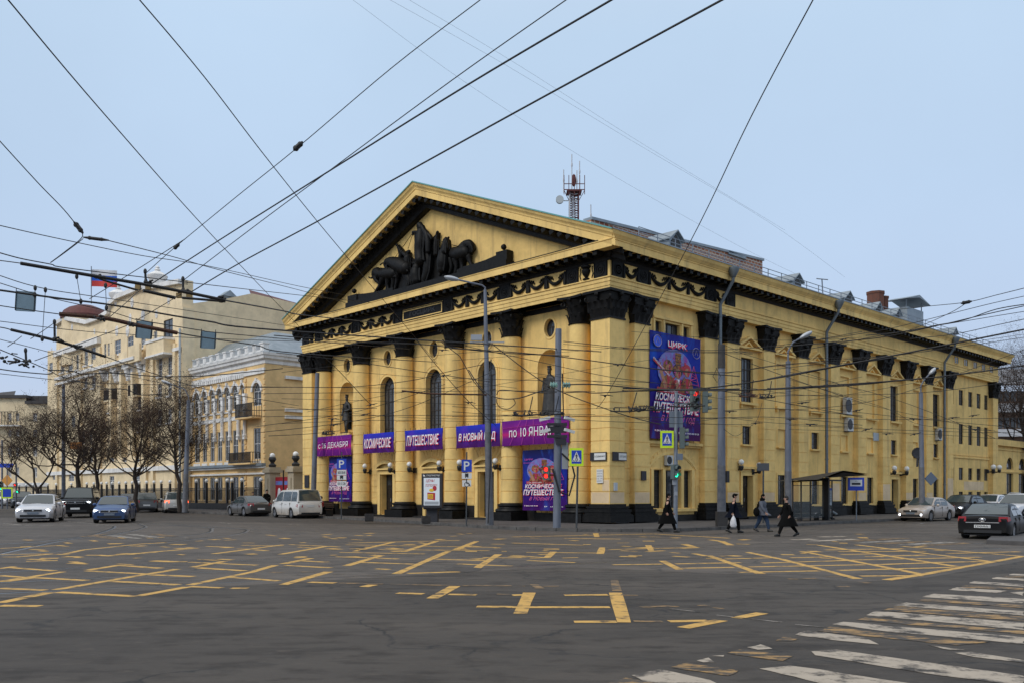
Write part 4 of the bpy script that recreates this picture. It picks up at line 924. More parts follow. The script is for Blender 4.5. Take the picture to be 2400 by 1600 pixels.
def cloth(F, u0, u1, z0, z1, d, m, name, label, cat, group=None, bulge=.05, sag=.0, corner=None, parent_M=MW):
    c, zc = (u0+u1)/2, (z0+z1)/2
    o = F(c, zc, d); root = thing(name, label, cat, M=MW @ T3(*o), group=group)
    mb = MB(); nu, nv = 14, 8; vs = []
    f = lambda u, z: -bulge*math.sin(math.pi*(u-u0)/(u1-u0))*math.sin(math.pi*(z-z0)/(z1-z0))-.02*math.sin(9*(u-u0)+4*z)
    for j in range(nv+1):
        for i in range(nu+1):
            u = u0+(u1-u0)*i/nu; z = z0+(z1-z0)*j/nv; dd = f(u, z); zz = z-(sag*math.sin(math.pi*i/nu) if j > 0 else 0)
            a = F(u-c, zz-zc, dd); vs.append(a)
    k = len(vs); vs += [tuple(Vector(v)+Vector(F(0, 0, .02))) for v in vs]
    fs = [(j*(nu+1)+i, j*(nu+1)+i+1, (j+1)*(nu+1)+i+1, (j+1)*(nu+1)+i) for j in range(nv) for i in range(nu)]
    mb.add(vs, fs+[tuple(q+k for q in f_)[::-1] for f_ in fs]); mb.build('cloth', m, root, smooth=True)
    r_ = MB()
    for i in range(8):
        for zz in (z0, z1): u = u0+(u1-u0)*i/7; r_.tube([F(u-c, zz-zc, 0), F(u-c+.04, zz-zc+(.14 if zz == z1 else -.12), .05)], .012, 3)
    r_.build('lacing', CABLE, root); return root, (lambda u, z, dd: F(u, z, dd-bulge-.03))
def banner(px0_, px1_, m, txt, label, shear=0, flipw=.9, h=.55, bold=.03, d=-.12, col=INKW, shadow=True, yoff=0):
    u1, za = L(px0_, 1045, d); u0, _ = L(px1_, 1045, d); z1, z0 = 5.78, 4.45
    if m is BANB: z1, z0 = 5.85, 4.42
    root, F2 = cloth(fL, u0, u1, z0, z1, d, m, 'banner', label, 'banner', 'banners strung between the columns')
    w = (u1-u0)*flipw
    if shadow: lettering(txt, root, F2, -.03, -.05, 0, w*1.01, h*1.02, INKP, -1, shear, bold*.35, name='letter_shadow')
    lettering(txt, root, F2, 0, yoff, -.012, w, h, col, -1, shear, bold*.35)
    if m is BANB:
        q = MB()
        for k in range(-2, 3): q.tube([F2(k*.5, .68, -.004), F2(k*.95, -.68, -.004)], .012, 3)
        q.tube([F2((u1-u0)/2-.05, .3, -.004), F2(-(u1-u0)/2+.05, .42, -.004)], .012, 3); q.build('line_print', INKM, root)
    return root
P_ = lambda z: 660+z/3.266
banner(P_(272), P_(533), BANB, 'с 26 ДЕКАБРЯ', 'purple banner reading «с 26 ДЕКАБРЯ» at the left end of the front', 0, .86, .48, .0, shadow=False, yoff=.02)
banner(P_(625), P_(858), BANA, 'КОСМИЧЕСКОЕ', 'blue banner reading «КОСМИЧЕСКОЕ», second banner from the left', .25, .88, .66, .03)
banner(P_(945), P_(1232), BANA, 'ПУТЕШЕСТВИЕ', 'blue banner reading «ПУТЕШЕСТВИЕ», middle one of the five banners', .25, .86, .66, .03)
banner(P_(1337), 1171.8, BANA, 'В НОВЫЙ ГОД', 'blue banner reading «В НОВЫЙ ГОД», fourth banner from the left, crossed by the lamp post', .2, .84, .66, .03)
banner(1060+382/3.266, 1060+893/3.266, BANB, 'по 10 ЯНВАРЯ', 'wide purple banner reading «по 10 ЯНВАРЯ» nearest the corner', 0, .74, .52, .0, shadow=False, yoff=.02)
PB = grad_mat('poster_print', [(0, (.07, .004, .07)), (.25, (.035, .006, .15)), (.5, (.008, .012, .22)), (.8, (.008, .03, .36)), (1, (.012, .01, .2))], 'Z', -2.9, 2.9, .7, (.01, .12, .62))
PB2 = grad_mat('dark_poster_print', [(0, (.06, .004, .10)), (.3, (.03, .008, .2)), (.6, (.01, .02, .28)), (1, (.01, .01, .05))], 'Z', -1.8, 1.8, .6, (.02, .10, .5))
def poster(F, flip, u0, u1, z0, z1, d, m, label, big):
    root, F2 = cloth(F, u0, u1, z0, z1, d, m, 'poster', label, 'poster', bulge=.04)
    w, h = u1-u0, z1-z0; X = lambda t: flip*(t-.5)*w; Z = lambda t: (.5-t)*h
    def pr(poly, mt, k, name='print'): q = MB(); fillp(q, F2, [(X(a), Z(b_)) for a, b_ in poly], -.004*k); return q.build(name, mt, root)
    def ell(cx, cy, rx_, ry_, mt, k, name='print', a0=0, n=18): return pr([(cx+rx_*math.cos(a0+2*math.pi*i/n), cy+ry_*math.sin(a0+2*math.pi*i/n)) for i in range(n)], mt, k, name)
    def T(s, cx, cy, tw, th, mt, k=3, sh=0, bold=.02, rot=0, name='lettering'): return lettering(s, root, F2, X(cx), Z(cy), -.004*k, tw*w, th*h, mt, flip, sh, bold, rot=rot*flip if flip < 0 else rot, name=name)
    oy = 0
    ell(.46, .34, .34, .20, CYI, 1, 'spotlight_print')
    # three performers (plain figures)
    for (cx, cy, hair, coatm, s) in ((.33, .34, GOLD, GOLD, 1.0), (.70, .35, REDI, GOLD, .9), (.52, .37, DKINK, REDI, 1.05)):
        pr([(cx-.17*s, cy+.19), (cx-.11*s, cy+.08), (cx-.04, cy+.05), (cx+.04, cy+.05), (cx+.11*s, cy+.08), (cx+.16*s, cy+.19)], coatm, 2, 'costume_print')
        pr([(cx-.03, cy+.05), (cx+.03, cy+.05), (cx+.015, cy+.15), (cx-.02, cy+.15)], INKW if cx > .5 and cx < .6 else REDI, 3)
        ell(cx-.01, cy-.03, .095*s, .062*s, hair, 2, 'hair_print'); ell(cx, cy-.005, .055*s, .048*s, SKIN_I, 3, 'face_print')
        for e_ in (-.02, .02): ell(cx+e_*s, cy-.012, .009, .005, DKINK, 4, n=8)
        ell(cx, cy+.018, .018, .005, REDI, 4, n=8)
    pr([(.42, .325), (.62, .325), (.60, .30), (.57, .30), (.58, .17), (.46, .17), (.47, .30), (.44, .30)], GOLD, 4, 'hat_print')
    for k in range(4): pr([(.46, .19+.03*k), (.58, .19+.03*k), (.58, .197+.03*k), (.46, .197+.03*k)], DKINK, 5)
    pr([(.17, .38), (.22, .37), (.31, .50), (.26, .54)], SKIN_I, 3, 'arm_print'); ell(.19, .37, .035, .022, SKIN_I, 4)
    pr([(.46, .46), (.52, .44), (.56, .5), (.5, .55)], SKIN_I, 4)
    rg = random.Random(5 if big else 9)
    for q_ in range(230):
        a = rg.gauss(.5, .17); b_ = rg.uniform(.22, .56)
        if not .12 < a < .72+.1*(b_ > .4): continue
        s_ = rg.uniform(.012, .045); pr([(a+s_*rg.uniform(-1, 1), b_+s_*.6*rg.uniform(-1, 1)) for _ in range(3)], rg.choice([GOLD, GOLD, REDI, REDI, INKP, SKIN_I, DKINK, DKINK, INKM]), 4.5+q_*.02, 'costume_print')
    for e_, cx_, cy_ in ((1, .33, .335), (1, .70, .345), (1, .52, .365)): ell(cx_, cy_, .048, .042, SKIN_I, 7.2, 'face_print'); ell(cx_+.02, cy_+.004, .022, .036, REDI, 7.4, 'face_shade'); ell(cx_-.018, cy_-.008, .012, .006, DKINK, 7.6, n=8); ell(cx_+.018, cy_-.008, .012, .006, DKINK, 7.6, n=8)
    tm = MB()
    for (a, b_) in (((.83, .27), (.72, .50)), ((.83, .27), (.96, .50)), ((.80, .33), (.87, .33)), ((.78, .37), (.89, .38)), ((.76, .41), (.91, .42)), ((.75, .45), (.93, .455)), ((.73, .5), (.95, .5)), ((.79, .34), (.9, .37)), ((.77, .41), (.88, .385))):
        tm.tube([F2(X(a[0]), Z(a[1]), -.03), F2(X(b_[0]), Z(b_[1]), -.03)], .022*w/4.7, 3)
    tm.build('tree_print', INKM if not big else mat('neon_pink_ink', (.8, .12, .3), .5), root)
    if big:
        ell(.12, .09, .075, .055, BI, 2); ring_ = MB()
        for cx, cy in ((.12, .09), (.89, .14)):
            ring_.tube([F2(X(cx+.075*math.cos(i*.4)), Z(cy+.052*math.sin(i*.4)), -.02) for i in range(17)], .02, 4)
            ring_.tube([F2(X(cx-.03), Z(cy+.02), -.02), F2(X(cx), Z(cy-.025), -.02), F2(X(cx+.03), Z(cy+.02), -.02)], .018, 4)
        ring_.build('emblem_print', mat('emblem_ink', (.35, .3, .45), .6), root)
        T('ЦИРК', .51+.01, .105+.005, .38, .068, INKP, 4, bold=.05, name='letter_shadow'); T('ЦИРК', .50, .10, .36, .062, INKW, 5, bold=.01)
        pr([(.05, .245), (.35, .375), (.32, .40), (.03, .27)], REDI, 4); T('CIRCUS-ROSTOV.RU', .19, .322, .36, .018, INKW, 8, rot=-.55 if flip > 0 else .55)
    else:
        T('ЦИРК', .17, .16, .2, .035, INKM, 5); T('CIRCUS-ROSTOV.RU', .16, .215, .25, .018, INKM, 5, bold=.01)
    pr([(.11, .515), (.49, .53), (.48, .57), (.11, .56)], REDI, 4); T('с 26 ДЕКАБРЯ', .30, .543, .32, .022, INKW, 6, bold=.01)
    T('КОСМИЧЕСКОЕ', .50, .605, .84, .075, INKP, 4, .2, .03, name='letter_shadow'); T('КОСМИЧЕСКОЕ', .49, .60, .82, .07, INKW, 6, .2, .02)
    T('ПУТЕШЕСТВИЕ', .50, .707, .92, .10, INKP, 4, .2, .03, name='letter_shadow'); T('ПУТЕШЕСТВИЕ', .49, .70, .90, .095, INKW, 6, .2, .02)
    T('в Новый год', .52, .80, .68, .095, mat('neon_pink_ink', (.8, .12, .3), .5), 8, .5, -.01)
    T('8 (863) 240 70 03', .22, .925, .32, .022, INKP, 5, bold=.03, name='letter_shadow'); T('8 (863) 240 70 03', .22, .925, .31, .02, INKW, 6)
    T('8 (967) 303 03 23', .80, .935, .28, .02, INKW, 6); T('6+', .56, .93, .07, .025, INKW, 6)
    return root
poster(fR, 1, 3.25, 7.95, 4.68, 10.48, -.08, PB, 'large blue circus poster with performers on the side wall above the arched windows', True)
u1, _ = L(P_(362)+0, 1100, .2); u0, _ = L(P_(535), 1100, .2)
poster(fL, -1, L(1060+878/3.266, 1000, .2)[0], L(1060+540/3.266, 1000, .2)[0], .74, 4.15, .2, PB2, 'dark circus poster under the wide purple banner near the corner', False)
poster(fL, -1, u0, u1, 1.1, 4.35, .2, PB2, 'dark circus poster behind the bench at the left end of the front', False)
# ================= wall lamps, signs, plaques =================
def wall_lamp(F, u, z, d, label, group, r=.175, arm=.55):
    o = F(u, z, d); t = thing('wall_lamp', label, 'lamp', M=MW @ T3(*o), group=group)
    g = MB(); g.ball(F(0, .0, -arm), r, 14); g.build('globe', GLOBE, t, smooth=True)
    b_ = MB(); c = F(0, -.3, -arm); b_.lathe([(.06, -.52), (.12, -.46), (.16, -.3), (.14, -.2)], (c[0], c[1], 0), 10)
    b_.tube([F(0, -.42, -arm), F(0, -.46, -arm*.5), F(0, -.4, 0)], .06, 6); p = F(0, -.4, -.04); b_.cbox(p, .24, .24, .34); b_.build('bracket', IRON, t); return t
for (i, nm) in ((3, 'left'), (2, 'middle'), (1, 'right')):
    for s, sd_ in ((1, 'left'), (-1, 'right')):
        px_ = {(3, 1): P_(640), (3, -1): P_(836), (2, 1): P_(983), (2, -1): P_(1212), (1, 1): 1060+60/3.266, (1, -1): 1060+335/3.266}[(i, s)]
        wall_lamp(fL, L(px_, 1092, DWL-.5)[0], 3.62, DWL, 'white globe lamp on the %s side of the %s front door' % (sd_, nm), 'globe lamps beside the front doors')
wall_lamp(fR, R(1738, 1094, -.2)[0], 3.6, DWR, 'white globe lamp left of the side door behind the walkers', 'globe lamps on the side facade')
wall_lamp(fR, R(1780, 1110, -.2)[0], 3.45, DWR, 'globe lamp right of the side door, hidden by the plate on the thin pole', 'globe lamps on the side facade')
for px_, lab in ((2097, 'white globe lamp left of the far side door'), (2126, 'white globe lamp right of the far side door')): wall_lamp(fR, R(px_, 1105, -.2)[0], 3.65, DWR, lab, 'globe lamps on the side facade', .20)
for px_, lab in ((2324, 'left globe lamp of the pair at the far end of the side facade'), (2338, 'right globe lamp of the pair at the far end of the side facade')): wall_lamp(fR, R(px_, 1109, -.4)[0], 4.15, .0, lab, 'globe lamps on the side facade', .23)
def plate(F, u, z, d, w, h, m, label, cat='sign', txt=None, tm=None, flip=1, th=.6, group=None, name='sign', tw=.85):
    t = thing(name, label, cat, M=MW @ T3(*F(u, z, d)), group=group)
    q = MB(); bx(q, F, -w/2, w/2, -h/2, h/2, -.06, 0); q.build('panel', m, t)
    if txt:
        ls = txt if isinstance(txt, list) else [txt]
        for k, s in enumerate(ls): lettering(s, t, F, 0, h*(.5-(k+.5)/len(ls))*.9, -.066, w*tw, h*th/len(ls), tm, flip)
    return t
SGW = mat('sign_white', (.7, .7, .68), .5); SGB = mat('sign_black', (.02, .02, .025), .5); SGBL = mat('sign_blue', (.01, .05, .45), .4); SGY = mat('fluorescent_yellow', (.62, .85, .02), .5); SGG = mat('sign_back_grey', (.17, .20, .24), .5, .4)
t = plate(fL, .72, 3.62, -.03, 1.1, .44, SGB, 'black and white street name box reading «пр. Будённовский 45» on the left face of the corner pier')
q = MB(); bx(q, fL, -.52, .24, -.18, .17, -.085, -.06); q.build('name_panel', SGW, t); lettering('пр. Будённовский 45', t, fL, -.14, 0, -.09, .7, .15, SGB, -1)
t = plate(fR, .72, 3.62, -.03, 1.1, .46, SGB, 'black and white street name box reading «ул. М. Горького» on the right face of the corner pier')
q = MB(); bx(q, fR, -.1, .5, -.18, .17, -.085, -.06); q.build('name_panel', SGW, t); lettering('ул. М. Горького', t, fR, .2, 0, -.09, .54, .15, SGB, 1)
plate(fL, .62, 2.6, -.01, .42, .72, SGW, 'small white information plate below the street name box', 'plaque', ['режим', 'работы', 'кассы', '10-19', 'цирк'], mat('grey_ink', (.2, .2, .22), .6), -1, .5, name='information_plate')
plate(fR, .42, 2.05, -.01, .26, .42, mat('notice_paper', (.5, .55, .6), .6), 'small pasted notice on the right face of the corner pier', 'notice', name='notice')
plate(fR, 2.75, 2.65, -.02, .4, .5, SGB, 'small dark plaque on the pilaster beside the corner pier', 'plaque', name='plaque')
plate(fL, 29.6, 2.6, -.02, .6, .95, SGB, 'dark plaque on the pier at the left end of the front', 'plaque', name='plaque')
plate(fR, R(2065, 1022, 0)[0], R(2065, 1022)[1], DWR-.01, 1.15, .6, mat('pale_sign', (.4, .46, .52), .5), 'small pale plate high on the side facade between two pilasters', 'sign')
def aircon(F, u, z, d, label, w=.85, h=.62, dp=.32, MM=MW, group='air conditioners on the side facade'):
    t = thing('air_conditioner', label, 'air conditioner', M=MM @ T3(*F(u, z, d)), group=group)
    q = MB(); bx(q, F, -w/2, w/2, -h/2, h/2, -dp, -.05); q.build('casing', mat('aircon_white', (.55, .56, .55), .5), t)
    q = MB(); c = F(-w*.12, 0, -dp-.005); ax = 'y' if F is fR else 'x'
    q.lathe([(h*.40, -.01), (h*.40, .012), (h*.34, .012)], c, 14, axis=ax); q.build('fan_grille', SGB, t)
    q = MB(); bx(q, F, -w*.35, w*.35, -h/2-.05, -h/2, -dp, 0); q.build('bracket', IRON, t)
for a, b_, lab, w, h in ((400+5, 610, 'upper of two stacked air conditioners on the side facade', .85, 1.2), (415, 737, 'lower of two stacked air conditioners on the side facade', .85, .95), (1025, 803, 'air conditioner below the tall window beside the third downpipe', .75, 1.0)):
    x, z = R(1850+a/2.904, 740+b_/2.904, DWR-.3); aircon(fR, x, z, DWR, lab, w, h, .35)
x, z = R(1480+272/2.958, 740+998/2.958, .1); aircon(fR, x, z, DWR, 'small air conditioner over the arched triple window behind the traffic light', .55, .55, .25)
# ================= cars =================
GLC = mat('car_glass', (.045, .062, .066), .05, 0, spec=1.0); TYRE = mat('tyre_rubber', (.012, .012, .012), .8); RIM = mat('wheel_rim', (.26, .26, .27), .35, .8)
TRIM = mat('dark_car_trim', (.012, .012, .013), .5); CHR = mat('chrome_trim', (.5, .5, .5), .2, .9); LENS = mat('lamp_lens', (.45, .47, .5), .1, .2, spec=.9)
LIT = mat('lit_headlamp', (.9, .95, 1), .3, emit=(.80, .88, 1), estr=4.5); TAIL = mat('tail_lamp_red', (.28, .01, .012), .2); TAILL = mat('lit_tail_lamp', (.7, .05, .02), .3, emit=(1, .12, .04), estr=3.0)
def paint(name, c, rough=.32, dirt=(.12, .105, .09), metal=.15):
    if name in MATS: return MATS[name]
    m = bpy.data.materials.new(name); m.use_nodes = True; n = m.node_tree; b = n.nodes['Principled BSDF']; lk = n.links.new
    b.inputs['Roughness'].default_value = rough; b.inputs['Metallic'].default_value = metal; b.inputs['Coat Weight'].default_value = .5 if sum(c) > .1 else .04; b.inputs['Specular IOR Level'].default_value = .5 if sum(c) > .1 else .2; b.inputs['Coat Roughness'].default_value = .12
    t = n.nodes.new('ShaderNodeTexCoord'); s = n.nodes.new('ShaderNodeSeparateXYZ'); lk(t.outputs['Object'], s.inputs[0])
    r = n.nodes.new('ShaderNodeMapRange'); r.inputs[1].default_value = .75; r.inputs[2].default_value = .3; lk(s.outputs['Z'], r.inputs[0])
    z = n.nodes.new('ShaderNodeTexNoise'); z.inputs['Scale'].default_value = 4; z.inputs['Detail'].default_value = 6; lk(t.outputs['Object'], z.inputs['Vector'])
    q = n.nodes.new('ShaderNodeMath'); q.operation = 'MULTIPLY'; lk(r.outputs[0], q.inputs[0]); lk(z.outputs[0], q.inputs[1]); q.use_clamp = True
    x = n.nodes.new('ShaderNodeMix'); x.data_type = 'RGBA'; x.inputs['A'].default_value = (*c, 1); x.inputs['B'].default_value = (*dirt, 1); lk(q.outputs[0], x.inputs['Factor']); lk(x.outputs['Result'], b.inputs['Base Color'])
    MATS[name] = m; return m
SPEC = { # length, width, height, belt, hood z, ground clr, wheel r, wheelbase positions (front,rear from front), windscreen base, roof start, roof end, rear base, tail z
 'sedan': (4.6, 1.8, 1.46, .93, .80, .19, .32, .88, 3.55, 1.22, 1.98, 3.10, 4.02, .98),
 'hatch': (4.25, 1.8, 1.46, .95, .82, .18, .33, .86, 3.48, 1.15, 1.90, 3.45, 4.12, .98),
 'suv':   (4.95, 1.95, 1.90, 1.18, 1.13, .28, .41, .92, 3.78, 1.35, 1.90, 4.35, 4.86, 1.18),
 'cross': (4.45, 1.84, 1.68, 1.05, .96, .24, .36, .88, 3.50, 1.15, 1.85, 3.70, 4.36, 1.06),
 'van':   (4.85, 1.84, 1.90, 1.08, .98, .20, .33, .82, 3.72, .62, 1.60, 4.45, 4.78, 1.10),
 'wagon': (4.6, 1.8, 1.50, .94, .82, .19, .32, .88, 3.55, 1.20, 1.95, 3.75, 4.50, .98),
}
def make_car(label, kind, X, Y, heading, m, front='unlit', rear='tail', scale=1.0, plate=None, cat='car', name='parked_car', emblem=False, group=None, roof_m=None, chrome=False, sportrim=RIM, z=0):
    Ln, Wd, H, BZ, HZ, GC, WR, WF, WRr, WS, RS, RE, RB, TZ = SPEC[kind]
    t = thing(name, label, cat, (X, Y, z), heading, group); t.scale = (scale,)*3
    ox = Ln/2
    def lerp(a, b_, f): return a+(b_-a)*f
    def sm(f): f = max(0, min(1, f)); return f*f*(3-2*f)
    st = []; n = 56
    for i in range(n+1):
        s = Ln*i/n
        # plan taper
        fw = Wd/2*(1-.16*(1-min(1, s/.55))**2.2-.12*(1-min(1, (Ln-s)/.5))**2.2)
        # top line (hood / belt / boot)
        if s < WS: zt = lerp(HZ-.14, HZ+.02, sm(s/.45)) if s < .45 else lerp(HZ+.02, BZ+.02, (s-.45)/(WS-.45))
        elif s < RB: zt = lerp(BZ+.02, TZ, (s-WS)/(RB-WS))
        else: zt = lerp(TZ, TZ-.04, (s-RB)/(Ln-RB))
        if s > Ln-.12: zt -= .10*((s-Ln+.12)/.12)**2
        zb = GC
        if s < .35: zb = GC+.05*(1-s/.35)
        if s > Ln-.35: zb = GC+.10*(1-(Ln-s)/.35)
        ab = zb
        for wx in (WF, WRr):
            d = abs(s-wx); ra = WR+.065
            if d < ra: ab = max(ab, WR+math.sqrt(ra*ra-d*d)-.0)
        ab = min(ab, zt-.12)
        hb = min(zb, ab)
        st.append((s, fw, zt, zb, ab))
    mb = MB(); vs = []; K = 13
    for (s, w, zt, zb, ab) in st:
        mid = lerp(max(ab, zb), zt, .5); row = [(w*.62, zb+.0), (w*.80, zb if ab <= zb+.01 else max(zb, ab)), (w*.965, max(zb+.02, ab)), (w, max(lerp(zb, zt, .35), ab+.02)), (w*.995, max(lerp(zb, zt, .68), ab+.05)), (w*.95, max(zt-.07, ab+.08)), (w*.80, zt+.0)]
        if ab > zb+.01: row[0] = (w*.62, min(zb+.25, ab))
        full = [(-a, b_) for a, b_ in row]+[(0, zt+.035)]+[(a, b_) for a, b_ in row[::-1]]
        for a, b_ in full: vs.append((ox-s, a, b_))
    k = 15
    fs = [(i*k+j, i*k+j+1, (i+1)*k+j+1, (i+1)*k+j) for i in range(n) for j in range(k-1)]+[(i*k, (i+1)*k, (i+1)*k+k-1, i*k+k-1) for i in range(n)]
    fs += [tuple(range(k)), tuple(n*k+j for j in range(k))[::-1]]
    mb.add(vs, fs); body = mb.build('body', m, t, smooth=True, angle=38)
    # cabin
    bw = Wd/2*.93; tw = Wd/2*(.74 if kind != 'van' else .78)
    zb_ = lambda s: (BZ+.01 if s < RB else TZ)
    def line(s):   # roof height over stations
        if s <= RS: f = (s-WS)/(RS-WS); return lerp(BZ, H-.03, f**.92)
        if s <= RE: f = (s-RS)/(RE-RS); return H-.03+.03*math.sin(math.pi*min(1, f*.9+.05))
        f = (s-RE)/(RB-RE); return lerp(H-.03, TZ-.02, f**1.15)
    S = [WS+(RS-WS)*i/5 for i in range(6)]+[RS+(RE-RS)*i/8 for i in range(1, 9)]+[RE+(RB-RE)*i/5 for i in range(1, 6)]
    vs = []; k = 9
    for s in S:
        z = line(s); f = (z-BZ)/(H-BZ); w1 = bw; w2 = lerp(bw, tw, max(0, f)); z0 = BZ-.05
        pts = [(w1, z0), (lerp(w1, w2, .55), lerp(z0, z, .6)), (w2, z-.05*f), (w2*.86, z), (0, z+.025*f)]
        for a, b_ in [(-a, b_) for a, b_ in pts[:-1]]+[pts[-1]]+pts[:-1][::-1]: vs.append((ox-s, a, b_))
    mb = MB(); mb.add(vs, [(i*k+j, i*k+j+1, (i+1)*k+j+1, (i+1)*k+j) for i in range(len(S)-1) for j in range(k-1)]); mb.build('roof', roof_m or m, t, smooth=True, angle=50)
    def gp(s, f, side=1, off=.008):   # point on the cabin side, f 0..1 from belt to roof edge
        z = line(s); ff = (z-BZ)/(H-BZ); w2 = lerp(bw, tw, max(0, ff)); z0 = BZ-.02; zz = lerp(z0, z-.05*ff, f); a = lerp(bw, w2, f); return (ox-s, side*(a+off), zz)
    def pane(name, s0, s1, side):
        q = MB(); n_ = 6; vs = []
        for i in range(n_+1):
            s = s0+(s1-s0)*i/n_
            for f in (.10, .5, .90):
                vs.append(gp(s, f, side, .012))
        q.add(vs, [(i*3+j, i*3+j+1, (i+1)*3+j+1, (i+1)*3+j) for i in range(n_) for j in range(2)]); return q.build(name, GLC, t)
    bp = lerp(RS, RE, .42) if kind != 'van' else lerp(RS, RE, .2)
    for side in (1, -1):
        pane('side_window', WS+(RS-WS)*.42, bp-.05, side)
        if kind in ('sedan',): pane('side_window', bp+.05, RE+(RB-RE)*.35, side)
        else:
            c2 = lerp(bp, RB, .55); pane('side_window', bp+.05, c2-.04, side); pane('side_window', c2+.04, RE+(RB-RE)*.25, side)
    def screen(name, s0, s1):
        q = MB(); vs = []
        for i in range(6):
            s = s0+(s1-s0)*(.06+.86*i/5); z = line(s); f = (z-BZ)/(H-BZ); w2 = lerp(bw, tw, max(0, f))
            nx = .012 if s0 < s1 and s1 <= RS+.01 else -.012
            for u in (-.90, -.45, 0, .45, .90): vs.append((ox-s+nx, u*w2, z+.018+.025*f*(1-abs(u))))
        q.add(vs, [(i*5+j, i*5+j+1, (i+1)*5+j+1, (i+1)*5+j) for i in range(5) for j in range(4)]); return q.build(name, GLC, t)
    screen('windscreen', WS, RS); screen('rear_window', RE, RB)
    # wheels
    wm = MB(); wm.lathe([(WR*.62, -.10), (WR*.95, -.11), (WR, -.07), (WR, .07), (WR*.95, .11), (WR*.62, .10)], (0, 0, 0), 20, axis='y')
    rm = MB(); rm.lathe([(1e-3, .09), (WR*.16, .095), (WR*.2, .06), (WR*.55, .05), (WR*.62, .10), (WR*.66, .105)], (0, 0, 0), 20, axis='y')
    for a in range(5):
        c_, s_ = math.cos(a*1.257), math.sin(a*1.257); rm.tube([(c_*WR*.1, .085, s_*WR*.1), (c_*WR*.62, .095, s_*WR*.62)], WR*.07, 4)
    w0 = r0 = None
    for wx in (WF, WRr):
        for side in (1, -1):
            M = T3(ox-wx, side*(Wd/2-.13), WR) @ (RZ(0) if side > 0 else RZ(math.pi))
            if w0 is None: w0 = wm.build('wheel', TYRE, t, smooth=True); w0.matrix_local = M; r0 = rm.build('rim', sportrim, w0, smooth=True)
            else: k_ = inst(w0, 'wheel', t, M); inst(r0, 'rim', k_, Matrix())
    wl = MB()   # dark wheel-well liners and underbody
    for wx in (WF, WRr): wl.box(ox-wx-WR-.05, ox-wx+WR+.05, -Wd/2+.2, Wd/2-.2, GC+.02, WR*2+.02)
    wl.box(-ox+.3, ox-.3, -Wd/2+.22, Wd/2-.22, GC-.03, GC+.1); wl.build('underbody', TRIM, t)
    # front
    fx = ox; hl = LIT if front == 'lit' else LENS
    hz = HZ-.20
    for side in (1, -1):
        q = MB(); a0, a1 = Wd/2*.52, Wd/2*.90
        q.add([(fx-.015, side*a0, hz-.03), (fx-.17, side*a1, hz-.02), (fx-.24, side*a1, hz+.12), (fx-.06, side*a0, hz+.08)], [(0,1,2,3)]); q.M = T3(.035, 0, 0); q.v = [(v[0]+.035, v[1], v[2]) for v in q.v]
        h_ = q.build('headlight', LENS, t); 
        if front == 'lit': q = MB(); q.ball((fx-.05, side*lerp(a0, a1, .62), hz+.04), .085, 8, (.5, 1.25, .8)); q.build('lamp_bulb', LIT, h_)
        if front == 'fog': q = MB(); q.ball((fx-.02, side*Wd/2*.72, GC+.22), .075, 8, (.6, 1, 1)); q.build('fog_lamp', LIT, t)
    q = MB(); q.box(fx-.05, fx+.018, -Wd/2*.46, Wd/2*.46, hz-.05, hz+.085); g_ = q.build('grille', TRIM, t)
    q = MB(); 
    for z_ in ((hz-.05, hz-.03), (hz+.065, hz+.085)): q.box(fx, fx+.026, -Wd/2*.46, Wd/2*.46, *z_)
    q.ball((fx+.02, 0, hz+.02), .05, 8, (.4, 1, 1)); q.build('grille_trim', CHR, g_)
    q = MB(); q.box(fx-.06, fx+.022, -Wd/2*.66, Wd/2*.66, GC+.10, GC+.22); q.build('lower_grille', TRIM, t)
    q = MB(); q.box(fx, fx+.03, -.26, .26, GC+.25, GC+.36); q.build('licence_plate', SGW if plate != 'dirty' else SGG, t)
    # rear
    bxx = -ox; tl = TAILL if rear == 'brake' else TAIL
    for side in (1, -1):
        a0, a1 = Wd/2*.60, Wd/2*.93; tz = TZ-.24 if kind not in ('van',) else TZ-.36
        hgt = .2 if kind != 'van' else .2
        q = MB(); v_ = [(bxx-.004, side*a0, tz), (bxx+.12, side*a1, tz), (bxx+.12, side*(a1-.02), tz+hgt), (bxx+.03, side*a0, tz+hgt), (bxx+.32, side*(a1+.055), tz+.04), (bxx+.32, side*(a1+.03), tz+hgt-.02)]
        q.add([(x-.03, y, z) for x, y, z in v_], [(0,1,2,3), (1,4,5,2)]); q.build('tail_light', tl, t)
    q = MB(); q.box(bxx-.02, bxx+.05, -.27, .27, TZ-.50 if kind != 'van' else TZ-.32, TZ-.38 if kind != 'van' else TZ-.20); p_ = q.build('licence_plate', SGW, t)
    if plate and plate != 'dirty':
        me = text_mesh(plate, bold=.02); xs = [v.co.x for v in me.vertices]; ys = [v.co.y for v in me.vertices]; zc = TZ-.44
        nme = bpy.data.meshes.new('lettering'); nme.from_pydata([(bxx-.024, -(v.co.x-(max(xs)+min(xs))/2)*.48/(max(xs)-min(xs)), zc+(v.co.y-(max(ys)+min(ys))/2)*.085/(max(ys)-min(ys))) for v in me.vertices], [], [tuple(p.vertices) for p in me.polygons]); nme.materials.append(SGB); link('lettering', nme, p_)
    q = MB(); q.box(bxx-.012, bxx+.1, -Wd/2*.7, Wd/2*.7, GC+.08, GC+.2); q.build('rear_valance', TRIM, t)
    if chrome: q = MB(); q.box(bxx-.03, bxx+.05, -Wd/2*.62, Wd/2*.62, TZ-.30, TZ-.265); q.ball((bxx-.02, 0, TZ-.17), .06, 10, (.3, 1.2, 1)); q.tube([(bxx-.03, .11*math.cos(i*.5), TZ-.17+.075*math.sin(i*.5)) for i in range(14)], .012, 4); q.build('boot_trim', CHR, t)
